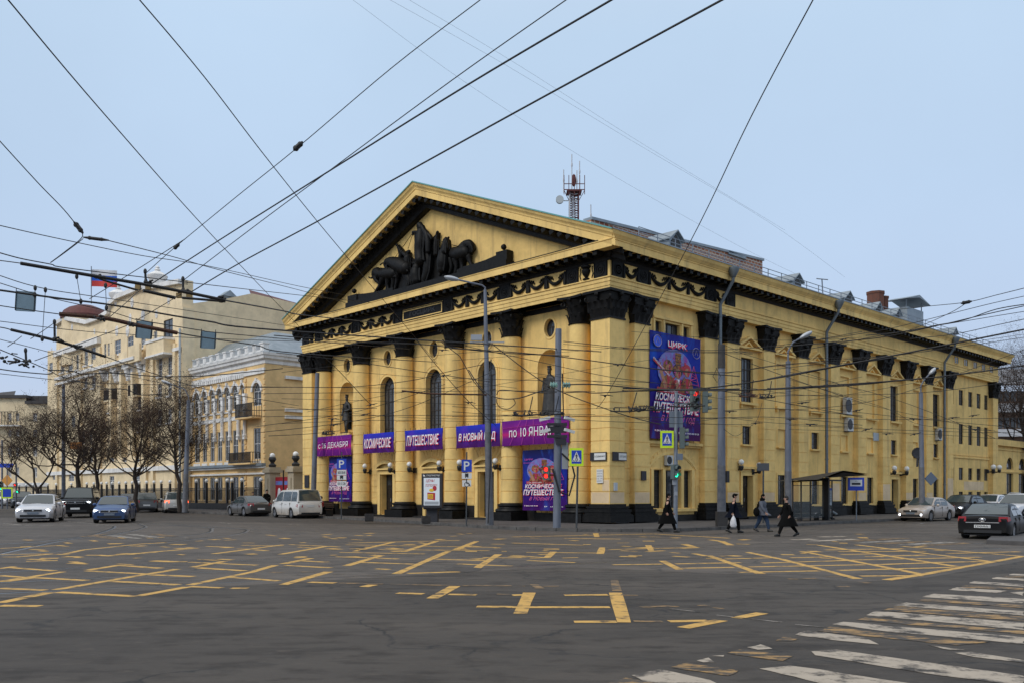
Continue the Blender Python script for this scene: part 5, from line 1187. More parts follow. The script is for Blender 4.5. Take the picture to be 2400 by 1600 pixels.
    for side in (1, -1):
        q = MB(); q.ball((ox-WS-.42, side*(Wd/2+.06), BZ+.05), .10, 8, (.7, 1.1, .8)); q.build('wing_mirror', m if kind != 'suv' else TRIM, t, smooth=True)
        q = MB()
        for s in (bp-.25, bp+.6): q.box(ox-s-.09, ox-s+.09, side*(Wd/2-.0)-.015, side*(Wd/2)+.02, BZ-.16, BZ-.13)
        q.build('door_handle', CHR if chrome else m, t)
        q = MB()
        for s in (WS+.12, bp, lerp(bp, RB, .52)): q.box(ox-s-.006, ox-s+.006, side*(Wd/2-.05), side*(Wd/2+.004), GC+.12, BZ-.05)
        q.build('door_gap', TRIM, t)
    if kind in ('suv', 'cross'):
        for side in (1, -1): q = MB(); q.tube([(ox-RS-.1, side*tw*.9, H-.02), (ox-RS-.3, side*tw*.9, H+.05), (ox-RE+.3, side*tw*.9, H+.05), (ox-RE+.1, side*tw*.9, H-.02)], .022, 5); q.build('roof_rail', TRIM if kind == 'suv' else CHR, t)
    return t
PW = paint('white_car_paint', (.62, .62, .64)); PBK = paint('black_car_paint', (.003, .003, .004), .4, (.02, .018, .016), metal=0); PBL = paint('blue_car_paint', (.012, .06, .19), .35, (.03, .03, .032)); PGR = paint('grey_car_paint', (.085, .082, .078), .35, (.09, .08, .07))
PSI = paint('silver_car_paint', (.50, .48, .44), .35, (.28, .22, .15)); PBE = paint('beige_car_paint', (.42, .36, .31), .35, (.2, .16, .13)); PDK = paint('dark_car_paint', (.02, .024, .03), .35, (.05, .047, .043)); PVN = paint('pearl_van_paint', (.66, .64, .60), .35, (.30, .22, .14)); PTG = paint('light_silver_paint', (.56, .54, .50), .35, (.3, .26, .2))
def hd(deg): return math.radians(deg)
def carpx(label, kind, px, py, heading, m, Yo=None, **k):
    X, Y = G(px, py)
    if Yo: X, Y = (px-1200)/FPX*Yo, Yo
    return make_car(label, kind, X, Y, heading, m, **k)
# heading = direction of the bonnet in world plan (camera looks along +Y)
TOW = math.radians(-90)
Zx = lambda x: x*360/1613
carpx('white sedan with lit headlamps, front of the waiting traffic at the left', 'sedan', 97, 1221, hd(-72), PW, name='sedan', front='lit', plate='dirty', scale=1.13, cat='car', Yo=54.5)
carpx('tall black off-road car with lit lamps between the white sedan and the blue hatchback', 'suv', 190, 1208, hd(-72), PBK, name='off_road_car', front='lit', scale=1.12, Yo=64.5)
carpx('blue hatchback with lit headlamps at the left', 'hatch', 270, 1221, hd(-74), PBL, name='hatchback', front='lit', plate='dirty', scale=1.06, Yo=53)
carpx('small dark car far behind the white sedan at the left', 'sedan', 52, 1180, hd(-60), PDK, name='sedan', Yo=105, scale=1.3)
carpx('white car at the left edge of the photo', 'sedan', 0, 1177, hd(-30), PW, name='sedan', Yo=125, scale=1.35)
carpx('dark car glimpsed between the white sedan and the off-road car', 'sedan', 118, 1182, hd(-100), PBK, name='sedan', Yo=90, scale=1.15)
carpx('dark estate car with red tail lamps waiting behind the blue hatchback', 'wagon', 304, 1195, hd(112), PDK, name='estate_car', rear='brake', Yo=88, scale=1.12)
carpx('grey crossover standing left of the silver crossover', 'cross', 344, 1198, hd(112), PGR, name='crossover', Yo=82, scale=1.05)
carpx('silver crossover with lit orange tail lamps by the iron fence', 'cross', 410, 1199, hd(114), PTG, name='crossover', rear='brake', Yo=79, scale=1.08)
carpx('dark grey saloon parked left of the white minivan', 'sedan', 583, 1212, hd(128), PGR, name='saloon_car', Yo=68, scale=1.04)
carpx('dusty white minivan parked at the left end of the circus', 'van', 694, 1217, hd(126), PVN, name='minivan', cat='minivan', Yo=62.5, scale=1.03, rear='tail')
carpx('beige saloon with lit fog lamps driving along the side facade', 'sedan', 2172, 1219, hd(222), PBE, name='saloon_car', front='fog', Yo=56, scale=1.0, plate='dirty')
carpx('black sedan with one bright headlamp behind the beige saloon', 'sedan', 2258, 1210, hd(222), PBK, name='sedan', front='lit', Yo=63.5, scale=1.1)
carpx('white car roof showing behind the black saloon at the right', 'sedan', 2322, 1205, hd(222), PW, name='sedan', Yo=72, scale=1.1)
carpx('dark car beyond the white ones at the right edge', 'hatch', 2372, 1200, hd(222), PGR, name='hatchback', Yo=78, scale=1.15)
carpx('white car cut off by the right edge of the photo', 'cross', 2392, 1215, hd(214), PW, name='crossover', Yo=55, scale=1.0)
oc_ = make_car('glossy black saloon seen from behind at the right, chrome strip on its boot', 'sedan', 18.75, 34.9, hd(52), PBK, name='saloon_car', plate='Е390ММ61', chrome=True, scale=1.0); oc_.scale = (1, 1, .9)
# ================= street poles =================
def pole_thing(name, label, px, py, ptop, r0, r1, m=POLEP, base_z=.14, Yo=None, dark=0, cat='pole', top_px=None, group=None):
    if Yo is None: X, Y = G(px, py, base_z)
    else: Y = Yo; X = (px-1200)/FPX*Y
    zt = CAMH+(HY-ptop)*Y/FPX; xt = ((top_px if top_px else px)-px)/FPX*Y
    t = thing(name, label, cat, (X, Y, base_z-.02), group=group)
    zt -= base_z-.02
    f = lambda z: (xt*z/zt, 0, z)
    q = MB(); n = 14; q.tube([f(dark), f(zt)], r0-(r0-r1)*dark/zt, n, r1); q.build('shaft', m, t, smooth=True)
    if dark: q = MB(); q.tube([f(0), f(dark)], r0*1.04, n, (r0-(r0-r1)*dark/zt)*1.04); q.build('painted_base', POLED, t, smooth=True)
    return t, Y, zt, f
def lamp_arm(t, Y, f, zt, pts, head, r=.045, hl=.8):
    """pts: list of (dx,dz) from pole top in metres along world X; head end direction"""
    p0 = f(zt); q = MB(); P = [p0]+[(p0[0]+a, p0[1]+c, p0[2]+b_) for a, c, b_ in pts]; q.tube(P, r, 7); q.build('arm', POLEP, t, smooth=True)
    e = Vector(P[-1]); d = (e-Vector(P[-2])).normalized()
    h = MB(); old = h.M; h.M = Matrix.Translation(e+d*hl*.45) @ d.to_track_quat('X', 'Z').to_matrix().to_4x4()
    h.ball((0, 0, 0), .5, 12, (hl, .32, .22)); h.M = old; o = h.build('lamp_head', mat('lamp_head_grey', (.45, .47, .50), .4, .2), t, smooth=True)
    h = MB(); h.M = Matrix.Translation(e+d*hl*.5) @ d.to_track_quat('X', 'Z').to_matrix().to_4x4(); h.ball((0, 0, -.03), .44, 10, (hl*.9, .26, .24)); h.build('lens', mat('lamp_glass', (.35, .4, .42), .15, spec=.8), o, smooth=True)
def px2m(dpx, Y): return dpx/FPX*Y
# lamp post in front of the pediment
t, Y, zt, f = pole_thing('lamp_post', 'tall grey lamp post before the pedimented front, its arm reaching left', 1148, 1229, 680, .20, .08, dark=4.6, cat='lamp post', top_px=1137)
lamp_arm(t, Y, f, zt, [(0, 0, .12), (-.15, -.05, .22), (px2m(-60, Y), -.3, .42)], 1, hl=.8)
q = MB(); c = Vector(f(zt*.79)); q.box(c.x-.75, c.x-.2, -.1, .1, c.z-.05, c.z+.22); q.box(c.x-.8, c.x+.9, -.03, .03, c.z-.16, c.z-.1); q.build('camera_box', mat('camera_grey', (.3, .32, .35), .5), t)
q = MB(); q.tube([(c.x+.25, -.25, c.z-1), (c.x+.22, -.26, 3), (c.x+.1, -.3, .1)], .03, 5); q.tube([(c.x, -.2, zt*.55), (c.x-.6, -.1, zt*.61), (c.x-1.3, 0, zt*.72), (c.x-2.2, .1, zt*.78)], .02, 4); q.build('cable', CABLE, t)
# camera pole at the corner
t, Y, zt, f = pole_thing('utility_pole', 'thick grey pole with traffic cameras before the wide purple banner, nearest the corner', 1305, 1236, 771, .18, .14, top_px=1309, cat='pole')
def cam_row(z, parts=(-.55, .55)):
    for s in parts:
        q = MB(); q.M = Matrix.Translation((s, -.3, z)) @ Matrix.Rotation(.25*(1 if s > 0 else -1), 4, 'Y') @ RZ(.3); q.box(-.24, .24, -.08, .08, -.06, .07); q.build('camera', SGW, t)
z1 = CAMH+(HY-988)*Y/FPX; z2 = CAMH+(HY-1016)*Y/FPX
cam_row(z1); cam_row(z2)
q = MB(); q.box(-.45, .45, -.3, -.1, z1-.3, z1-.18); q.box(-.42, .42, -.26, -.2, z1-.62, z1-.32); q.box(-.45, .45, -.3, -.1, z2-.3, z2-.18); q.box(-.05, .42, -.26, -.2, z2-.62, z2-.32); q.build('camera_bracket', SGB, t)
q = MB(); q.tube([(.22, -.1, z2-1.0), (.65, -.15, z2-1.4), (.8, -.15, z2-2.0), (.55, -.15, z2-2.9), (.1, -.2, z2-2.7), (-.2, -.2, z2-1.7)], .045, 6); q.tube([(.25, 0, zt-2), (.3, -.05, z1)], .03, 5); q.build('cable', CABLE, t)
q = MB(); q.box(.22, .5, -.08, .0, z2-1.7, z2-.5); q.build('control_box', mat('camera_grey', (.3, .32, .35), .5), t)
def tlight(parent, loc, ry, colors, lit, name='signal_head', back=False, hgt=.95):
    h = MB(); h.M = T3(*loc) @ RZ(ry); n = len(colors); s = .3
    h.box(-.15, .15, -.12, .1, -.02, n*s+.02)
    o = h.build(name, mat('signal_green_grey', (.10, .13, .125), .5), parent)
    for k in range(n):
        z = (n-k-.5)*s
        v = MB(); v.M = h.M; v.lathe([(.115, -.12), (.125, -.30)], (0, 0, z), 12, math.pi*-.1, math.pi*1.1, axis='y'); v.build('visor', mat('signal_green_grey', (.10, .13, .125), .5), o)
        e = MB(); e.M = h.M; e.ball((0, -.13, z), .10, 10, (1, .35, 1)); c = colors[k]
        on = k in lit
        mm = mat('signal_%s_%s' % (c, on), {'r': (.8, .02, .02), 'y': (.03, .03, .02), 'g': (.02, .5, .25)}[c] if on else (.02, .025, .025), .3, emit={'r': (1, .03, .02), 'g': (.02, 1, .5), 'y': (1, .6, 0)}[c] if on else None, estr=2.0 if on else 0)
        e.build('lens', mm, o, smooth=True)
    return o
q_ = thing('pedestrian_signal', 'pedestrian signal with two red lights on the thick camera pole', 'traffic light', (t.location.x-.45, t.location.y+.05, 0), .0)
zz = CAMH+(HY-1117)*Y/FPX; tlight(q_, (0, -.0, zz-.1), -.3, ['r', 'r'], (0, 1)); m_ = MB(); m_.tube([(0, 0, zz+.1), (.45, 0, zz+.1)], .03, 5); m_.build('bracket', IRON, q_)
# crossing sign on its own post
def ped_sign(F, root, z, s=.72, border=True):
    q = MB(); q.box(-s*.62, s*.62, -.04, .0, z-s*.80, z+s*.80); q.build('sign_border', SGY, root)
    q = MB(); q.box(-s*.44, s*.44, -.047, -.04, z-s*.58, z+s*.60); q.build('sign_panel', SGBL, root)
    q = MB(); q.add([(-s*.40, -.05, z-s*.40), (s*.40, -.05, z-s*.40), (0, -.05, z+s*.52)], [(0,1,2)]); q.build('triangle_print', SGW, root)
    q = MB(); y = -.054
    q.add([(s*.035*math.cos(i)+0, y, z+s*.30+s*.045*math.sin(i)) for i in [k*.785 for k in range(8)]], [tuple(range(8))])
    for pts in ([(-.04, .24), (.05, .24), (.05, -.02), (-.04, -.02)], [(-.04, .0), (.02, .0), (-.08, -.32), (-.13, -.32)], [(0, .0), (.05, .02), (.14, -.32), (.08, -.32)], [(-.04, .22), (-.13, .08), (-.1, .06), (-.02, .16)], [(.05, .22), (.13, .06), (.1, .04), (.03, .15)], [(-.34, -.38), (-.27, -.38), (-.24, -.26), (-.29, -.26)], [(-.2, -.38), (-.13, -.38), (-.13, -.32), (-.18, -.32)], [(.34, -.38), (.27, -.38), (.24, -.26), (.29, -.26)], [(-.03, -.38), (.04, -.38), (.03, -.26), (-.02, -.26)]):
        q.add([(a*s, y, z+b_*s) for a, b_ in pts], [(0,1,2,3)])
    q.build('pedestrian_print', SGB, root)
t, Y, zt, f = pole_thing('road_sign', 'yellow-edged pedestrian crossing sign on its own thin post right of the camera pole', 1351, 1237, 1092, .045, .045, m=mat('dark_post', (.05, .055, .06), .5), cat='road sign', top_px=1354)
z = CAMH+(HY-1070)*Y/FPX-.12; ped_sign(None, t, z, .50)
# traffic light pole at the right of the corner
t, Y, zt, f = pole_thing('traffic_light', 'traffic light pole with a red light on its arm, left of the tall concrete post', 1583, 1236, 916, .10, .075, m=GALV, cat='traffic light', top_px=1585)
zc = lambda py: CAMH+(HY-py)*Y/FPX-.12
sx = px2m(-22, Y); sg_ = MB(); z = zc(1029)
r_ = thing('road_sign', 'yellow-edged pedestrian crossing sign fixed to the traffic light pole', 'road sign', (t.location.x+px2m(-21, Y), t.location.y-.12, 0)); ped_sign(None, r_, z+.12, .48); q = MB(); q.tube([(.1, .03, z+.3), (.4, .1, z+.3)], .02, 4); q.build('bracket', GALV, r_)
q = MB(); q.tube([(0, 0, zc(920)), (px2m(45, Y), -.1, zc(938)), (px2m(48, Y), -.1, zc(950))], .035, 5); q.tube([(0, 0, zc(948)), (px2m(45, Y), -.1, zc(945))], .035, 5); q.tube([(px2m(55, Y), -.1, zc(910)), (px2m(55, Y), -.1, zc(965))], .04, 5); q.build('arm', GALV, t)
tlight(t, (px2m(42, Y), -.1, zc(962)), .35, ['r', 'y', 'g'], (0,)); tlight(t, (px2m(68, Y), -.1, zc(965)), 1.5, ['r', 'y', 'g'], ())
tlight(t, (px2m(14, Y), -.1, zc(1049)), 1.45, ['r', 'y', 'g'], ()); tlight(t, (px2m(-4, Y), -.2, zc(1120)), .6, ['r', 'g'], (1,))
q = MB(); q.box(px2m(-14, Y), px2m(18, Y), .05, .07, zc(1000), zc(962)); q.box(px2m(2, Y), px2m(16, Y), -.15, -.12, zc(1077), zc(1062)); q.build('sign_back', SGG, t)
q = MB(); q.box(-.16, .02, -.14, -.06, zc(1135), zc(1122)); q.box(-.07, .07, -.12, -.1, zc(1160), zc(1151)); q.build('control_box', mat('camera_grey', (.3, .32, .35), .5), t)
# concrete post
t, Y, zt, f = pole_thing('concrete_post', 'thick bare grey post right of the big side poster, in front of the first downpipe', 1691, 1232, 808, .20, .155, dark=2.9, cat='post')
q = MB(); q.lathe([(.17, zt-1.1), (.185, zt-1.1), (.17, zt), (.05, zt+.02)], (0, 0, 0), 12); q.box(-.24, .24, -.24, .24, 0, .72); q.build('base_casing', mat('pole_casing', (.05, .045, .042), .6, noise=.4, nscale=4), t)
q = MB(); zz = CAMH+(HY-1118)*Y/FPX; q.box(.22, .36, -.1, .1, zz-.35, zz+.2); q.build('switch_box', SGB, t)
q = MB(); q.tube([(-.3, -.2, zt-1.2), (-.45, -.2, zt-1.5), (-.25, -.2, zt-1.8), (-.1, -.2, zt-1.5), (-.3, -.2, zt-1.1)], .015, 4); q.build('cable_coil', CABLE, t)
# lamp posts on the right
t, Y, zt, f = pole_thing('lamp_post', 'grey lamp post with a curved arm left of the bus shelter', 1847, 1227, 846, .185, .12, dark=2.7, cat='lamp post')
lamp_arm(t, Y, f, zt, [(0, 0, .5), (.25, 0, .95), (px2m(28, Y), 0, 1.15)], 1, hl=.75)
t, Y, zt, f = pole_thing('lamp_post', 'grey lamp post with a curved arm behind the beige saloon', 2161, 1215, 918, .19, .12, dark=3.2, cat='lamp post', Yo=55.5, top_px=2158)
lamp_arm(t, Y, f, zt, [(0, 0, .4), (.2, 0, .75), (px2m(20, Y), 0, 1.1)], 1, hl=.6)
q = MB(); zz = CAMH+(HY-1125)*Y/FPX; q.prism([(.15, zz), (.55, zz+.42), (.95, zz), (.55, zz-.42)], lambda u, v, d: (u, d, v), -.02, .02); q.build('sign_back', mat('blue_grey_sign_back', (.10, .13, .18), .5), t)
q = MB(); zz = CAMH+(HY-1065)*Y/FPX; q.lathe([(.2, -.05), (.34, -.07), (.34, .07), (.2, .05)], (-.28, 0, zz), 12, axis='y'); q.tube([(-.28, 0, zz-.3), (-.3, 0, zz-.85)], .07, 5); q.build('wreath', SGB, t)
# left posts
t, Y, zt, f = pole_thing('utility_pole', 'bare grey pole behind the white minivan at the left end of the circus', 733, 1212, 873, .19, .15, Yo=65.2, dark=3.6, cat='pole', top_px=744)
t, Y, zt, f = pole_thing('lamp_post', 'leaning grey lamp post among the trees before the arched yellow house', 433, 1200, 937, .22, .15, Yo=74, dark=3.2, cat='lamp post', top_px=442)
lamp_arm(t, Y, f, zt, [(0, 0, .3), (-.3, 0, .9), (px2m(-42, Y), 0, 1.35)], 1, hl=.9)
t, Y, zt, f = pole_thing('utility_pole', 'thin grey pole between the two leftmost trees', 149, 1190, 900, .20, .15, Yo=88, cat='pole')
t, Y, zt, f = pole_thing('traffic_light', 'traffic light with a green light at the far left, beyond the white car', 5, 1190, 1030, .10, .08, Yo=92, cat='traffic light'); tlight(t, (0, -.1, 1.9), 0, ['r', 'y', 'g'], (2,))
t, Y, zt, f = pole_thing('traffic_light', 'second traffic light at the far left with green below red, under the far house', 38, 1192, 1085, .08, .08, Yo=92, cat='traffic light'); tlight(t, (0, -.1, 2.3), 0, ['r'], (0,)); tlight(t, (.25, -.1, 1.6), 0, ['g'], (0,))
t, Y, zt, f = pole_thing('road_sign', 'yellow and blue road signs on a post at the far left', 17, 1192, 1085, .06, .06, Yo=90, cat='road sign'); 
q = MB(); q.box(-.75, .6, -.05, 0, zt-.4, zt); q.build('street_name_panel', SGBL, t)
q = MB(); q.prism([(-.55, zt-1.7), (0, zt-1.1), (.55, zt-1.7), (0, zt-2.3)], lambda u, v, d: (u, d, v), -.05, 0); q.build('priority_panel', mat('sign_orange', (.7, .32, .06), .5), t)
q = MB(); q.box(-.55, .55, -.05, 0, zt-3.5, zt-2.4); q.build('sign_border', SGY, t); q = MB(); q.box(-.42, .42, -.06, -.05, zt-3.35, zt-2.55); q.build('sign_panel', SGBL, t)
# parking sign posts
def text_on(root, s, x, z, w, h, m, y=-.06, sh=0): return lettering(s, root, lambda u, v, d: (u, d, v), x, z, y, w, h, m, 1, sh, .01)
def parking(label, px, py, px_top, items):
    t, Y, zt, f = pole_thing('parking_sign', label, px, py, 1058, .035, .035, m=mat('dark_post', (.05, .055, .06), .5), cat='road sign', top_px=px_top)
    for (ya, yb, w, kind, s) in items:
        z0, z1 = CAMH+(HY-yb)*Y/FPX-.12, CAMH+(HY-ya)*Y/FPX-.12; W_ = px2m(w, Y)/2; cx = px2m(px_top-px, Y)
        q = MB(); q.box(cx-W_, cx+W_, -.05, -.03, z0, z1); q.build('sign_panel', SGBL if kind == 'P' else SGW, t)
        if kind == 'P': text_on(t, 'P', cx, (z0+z1)/2, W_*1.1, (z1-z0)*.72, SGW)
        elif kind == 'bus':
            q = MB(); zc_ = (z0+z1)/2; q.box(cx-W_*.35, cx+W_*.35, -.056, -.05, zc_-.05, zc_+.12); q.box(cx-W_*.3, cx-W_*.15, -.056, -.05, zc_-.1, zc_-.05); q.box(cx+W_*.15, cx+W_*.3, -.056, -.05, zc_-.1, zc_-.05); q.build('car_print', SGB, t)
        elif kind == 'wheel':
            q = MB(); zc_ = (z0+z1)/2; q.tube([(cx+.11*math.cos(i*.45), -.055, zc_-.05+.11*math.sin(i*.45)) for i in range(15)], .014, 4); q.tube([(cx-.02, -.055, zc_+.16), (cx, -.055, zc_), (cx+.12, -.055, zc_-.02), (cx+.16, -.055, zc_-.14)], .02, 4); q.build('wheelchair_print', SGB, t)
        else: text_on(t, s, cx, (z0+z1)/2, W_*1.6, (z1-z0)*.5, SGB)
parking('blue parking sign with three small plates at the left end of the pavement', 800, 1215, 801, [(1074, 1099, 22, 'P', ''), (1100, 1112, 22, 't', '8.00-20.00'), (1113, 1123, 22, 'bus', ''), (1126, 1138, 22, 't', '10 15 20')])
parking('blue parking sign with bus and wheelchair plates left of the tall lamp post', 1093, 1230, 1094, [(1076, 1105, 24, 'P', ''), (1107, 1121, 23, 'bus', ''), (1124, 1139, 21, 'wheel', '')])
# tram stop sign, plate post
t, Y, zt, f = pole_thing('tram_stop_sign', 'blue and white tram stop sign on a thin post right of the shelter', 2007, 1218, 1118, .035, .035, m=GALV, cat='sign')
q = MB(); q.box(-.5, .42, -.1, .0, zt-.75, zt+.0+.0); q.build('sign_panel', SGBL, t); q = MB(); q.box(-.40, .30, -.108, -.1, zt-.5, zt-.12); q.build('inner_panel', SGW, t)
q = MB(); q.box(-.3, .2, -.114, -.108, zt-.42, zt-.3); q.tube([(-.12, -.11, zt-.24), (-.05, -.11, zt-.18), (.02, -.11, zt-.24)], .012, 3); q.build('tram_print', SGB, t)
t, Y, zt, f = pole_thing('road_sign', 'grey back of a wide sign on a thin post behind the walkers', 1789, 1222, 1100, .045, .045, m=mat('dark_post', (.05, .055, .06), .5), cat='road sign', Yo=47.5)
q = MB(); zz = CAMH+(HY-1093)*Y/FPX-.12; q.box(-.33, .30, -.04, 0, zz-.2, zz+.2); q.build('sign_back', mat('dark_sign_back', (.07, .075, .085), .5), t)
# ================= bus shelter =================
_xa, _xb = R(1858, 1200, -4.5)[0], R(1950, 1200, -4.5)[0]
SH = thing('bus_shelter', 'glass bus shelter with a black upswept roof on the side pavement', 'bus shelter', M=MW @ T3(_xa, -4.5, .13) @ Matrix.Diagonal(((_xb-_xa)/7.4, 1, .92, 1)))
zt = 2.62
SHB = mat('shelter_black', (.02, .02, .022), .5); GLT = mat('clear_glass', (.5, .55, .55), .05, alpha=.09)
q = MB(); q.add([(-.6, -1.7, 2.52), (3.4, -1.9, 3.1), (9.3, -1.7, 2.95), (9.3, .9, 2.85), (-.6, .9, 2.45)], [(0,1,2,3,4)]); q.add([(-.6, -1.7, 2.44), (3.4, -1.9, 2.98), (9.3, -1.7, 2.87), (9.3, .9, 2.75), (-.6, .9, 2.35)], [(4,3,2,1,0)])
q.box(-.6, 9.3, -.05, .05, 2.5, 2.6); q.build('roof', SHB, SH)
q = MB()
for x in (0, 1.5, 3.2, 5.9, 7.4): q.box(x-.035, x+.035, -.035, .035, 0, 2.6)
q.box(5.75, 6.0, -.3, .1, 0, 2.7)
for z in (.18, 2.2): q.box(0, 7.4, -.02, .02, z-.02, z+.02)
q.build('frame', SHB, SH)
q = MB(); [q.box(a+.05, b_-.05, -.006, .006, .2, 2.18) for a, b_ in ((0, 1.5), (1.5, 3.2), (3.2, 5.9), (6.0, 7.4))]; q.build('glass_panel', GLT, SH)
q = MB(); q.box(6.3, 7.2, -.05, -.02, .95, 2.05); tp = q.build('timetable', mat('timetable_paper', (.42, .47, .5), .5), SH)
q = MB(); q.box(6.3, 7.2, -.056, -.05, 1.9, 2.05); q.build('header', SGBL, tp)
q = MB(); 
for k in range(6): q.box(6.38, 7.1, -.056, -.05, 1.15+k*.11, 1.19+k*.11)
q.build('print_line', mat('grey_ink', (.2, .2, .22), .6), tp)
q = MB(); q.box(1.8, 5.6, .1, .5, .42, .47); q.box(2.1, 2.2, .15, .45, 0, .42); q.box(5.2, 5.3, .15, .45, 0, .42); q.build('bench', SHB, SH)
# ================= light-box advert, bins, bench =================
X, Y = G(660+1155/3.266, 780+1442/3.266, .14)
LB = thing('advert_pillar', 'black light-box advert on a stem in front of the middle door', 'advert', (X, Y, .13), math.radians(-14))
s_ = Y/FPX; wv, z0, z1 = 50*s_/2, (HY-1188)*s_+CAMH-.13, (HY-1108)*s_+CAMH-.13
q = MB(); q.box(-wv, wv, -.14, .14, z0, z1); q.lathe([(wv*.9, z0-.1), (wv, z0)], (0, 0, 0), 4, math.pi/4, 2.25*math.pi); q.build('casing', SGB, LB)
q = MB(); q.box(-.32, .32, -.12, .12, 0, z0-.02); q.build('stem', SGB, LB)
q = MB(); q.box(-wv*.78, wv*.78, -.146, -.14, z0+.12, z1-.25); q.build('poster_panel', mat('lit_poster_white', (.62, .66, .7), .4, emit=(.8, .85, .9), estr=.12), LB)
hd_ = lambda u, v, d: (u, d, v); zc_ = (z0+z1)/2; Hh = z1-z0
lettering('спортмастер', LB, hd_, .08, z1-.13, -.15, wv*1.3, .11, SGW, 1, .2); q = MB(); q.add([(-wv*.82, -.15, z1-.17), (-wv*.62, -.15, z1-.17), (-wv*.66, -.15, z1-.1), (-wv*.86, -.15, z1-.06)], [(0,1,2,3)]); q.build('logo_print', SGW, LB)
lettering('ЦЕНЫ', LB, hd_, -.08, z1-.42, -.15, wv*.85, .19, REDI, 1, .25, .01); lettering('ПОПОЛАМ', LB, hd_, -.02, z1-.66, -.15, wv*1.15, .15, REDI, 1, .25, .01)
q = MB(); q.add([(-wv*.42, -.15, z0+.45), (wv*.35, -.15, z0+.40), (wv*.35, -.15, z0+.8), (-wv*.42, -.15, z0+.82)], [(0,1,2,3)]); q.ball((wv*.3, -.15, z0+1.05), .12, 8, (1, .05, 1.2)); q.build('basket_print', REDI, LB)
q = MB(); q.add([(-wv*.38, -.154, z0+.5), (wv*.15, -.154, z0+.48), (wv*.15, -.154, z0+.74), (-wv*.38, -.154, z0+.74)], [(0,1,2,3)]); q.ball((0, -.15, z0+.95), .15, 8, (1, .05, .6)); q.build('label_print', mat('yellow_ink', (.75, .5, .03), .5), LB)
lettering('50%', LB, hd_, -wv*.1, z0+.61, -.158, wv*.4, .14, REDI); q = MB(); q.box(-wv*.7, wv*.7, -.15, -.146, z0+.16, z0+.33); q.build('grass_print', mat('grey_print', (.35, .37, .4), .5), LB)
for (a, b_, lab) in ((670, 1438, 'dark stone planter block left of the advert pillar'), (1105, 1455, 'dark stone planter block below the advert pillar')):
    X, Y = G(660+a/3.266, 780+b_/3.266, .13); t = thing('planter', lab, 'planter', (X, Y, .12), .2, group='dark stone planters on the kerb')
    s_ = Y/FPX; w = 21*s_/2; q = MB(); q.lathe([(w*1.2, 0), (w*1.35, .06), (w*1.35, 18*s_), (w*1.15, 18*s_), (w*1.15, 16*s_)], (0, 0, 0), 4, math.pi/4, 2.25*math.pi); q.build('box', mat('planter_stone', (.04, .035, .033), .8, noise=.5, nscale=6), t)
    q = MB(); q.lathe([(w*1.14, 15*s_), (.01, 16.4*s_)], (0, 0, 0), 4, math.pi/4, 2.25*math.pi); q.build('soil', mat('soil', (.03, .022, .016), .95), t)
# bench with seated person
bc = LW(*G(795, 1212, .13))
BN = thing('bench', 'dark bench before the leftmost poster', 'bench', M=MW @ T3(-2.1, 24.6, .13) @ RZ(-math.pi/2))
q = MB()
for k in range(4): q.box(-1.1, 1.1, .0+k*.12, .09+k*.12, .43, .47)
q.build('seat', mat('bench_wood', (.10, .06, .035), .7), BN); q = MB()
for k in range(3): q.box(-1.1, 1.1, .50, .53, .58+k*.13, .67+k*.13)
q.build('backrest', mat('bench_wood', (.10, .06, .035), .7), BN)
for x in (-.95, .95): q = MB(); q.box(x-.04, x+.04, 0, .5, 0, .43); q.box(x-.04, x+.04, .5, .54, 0, .95); q.build('leg', IRON, BN)
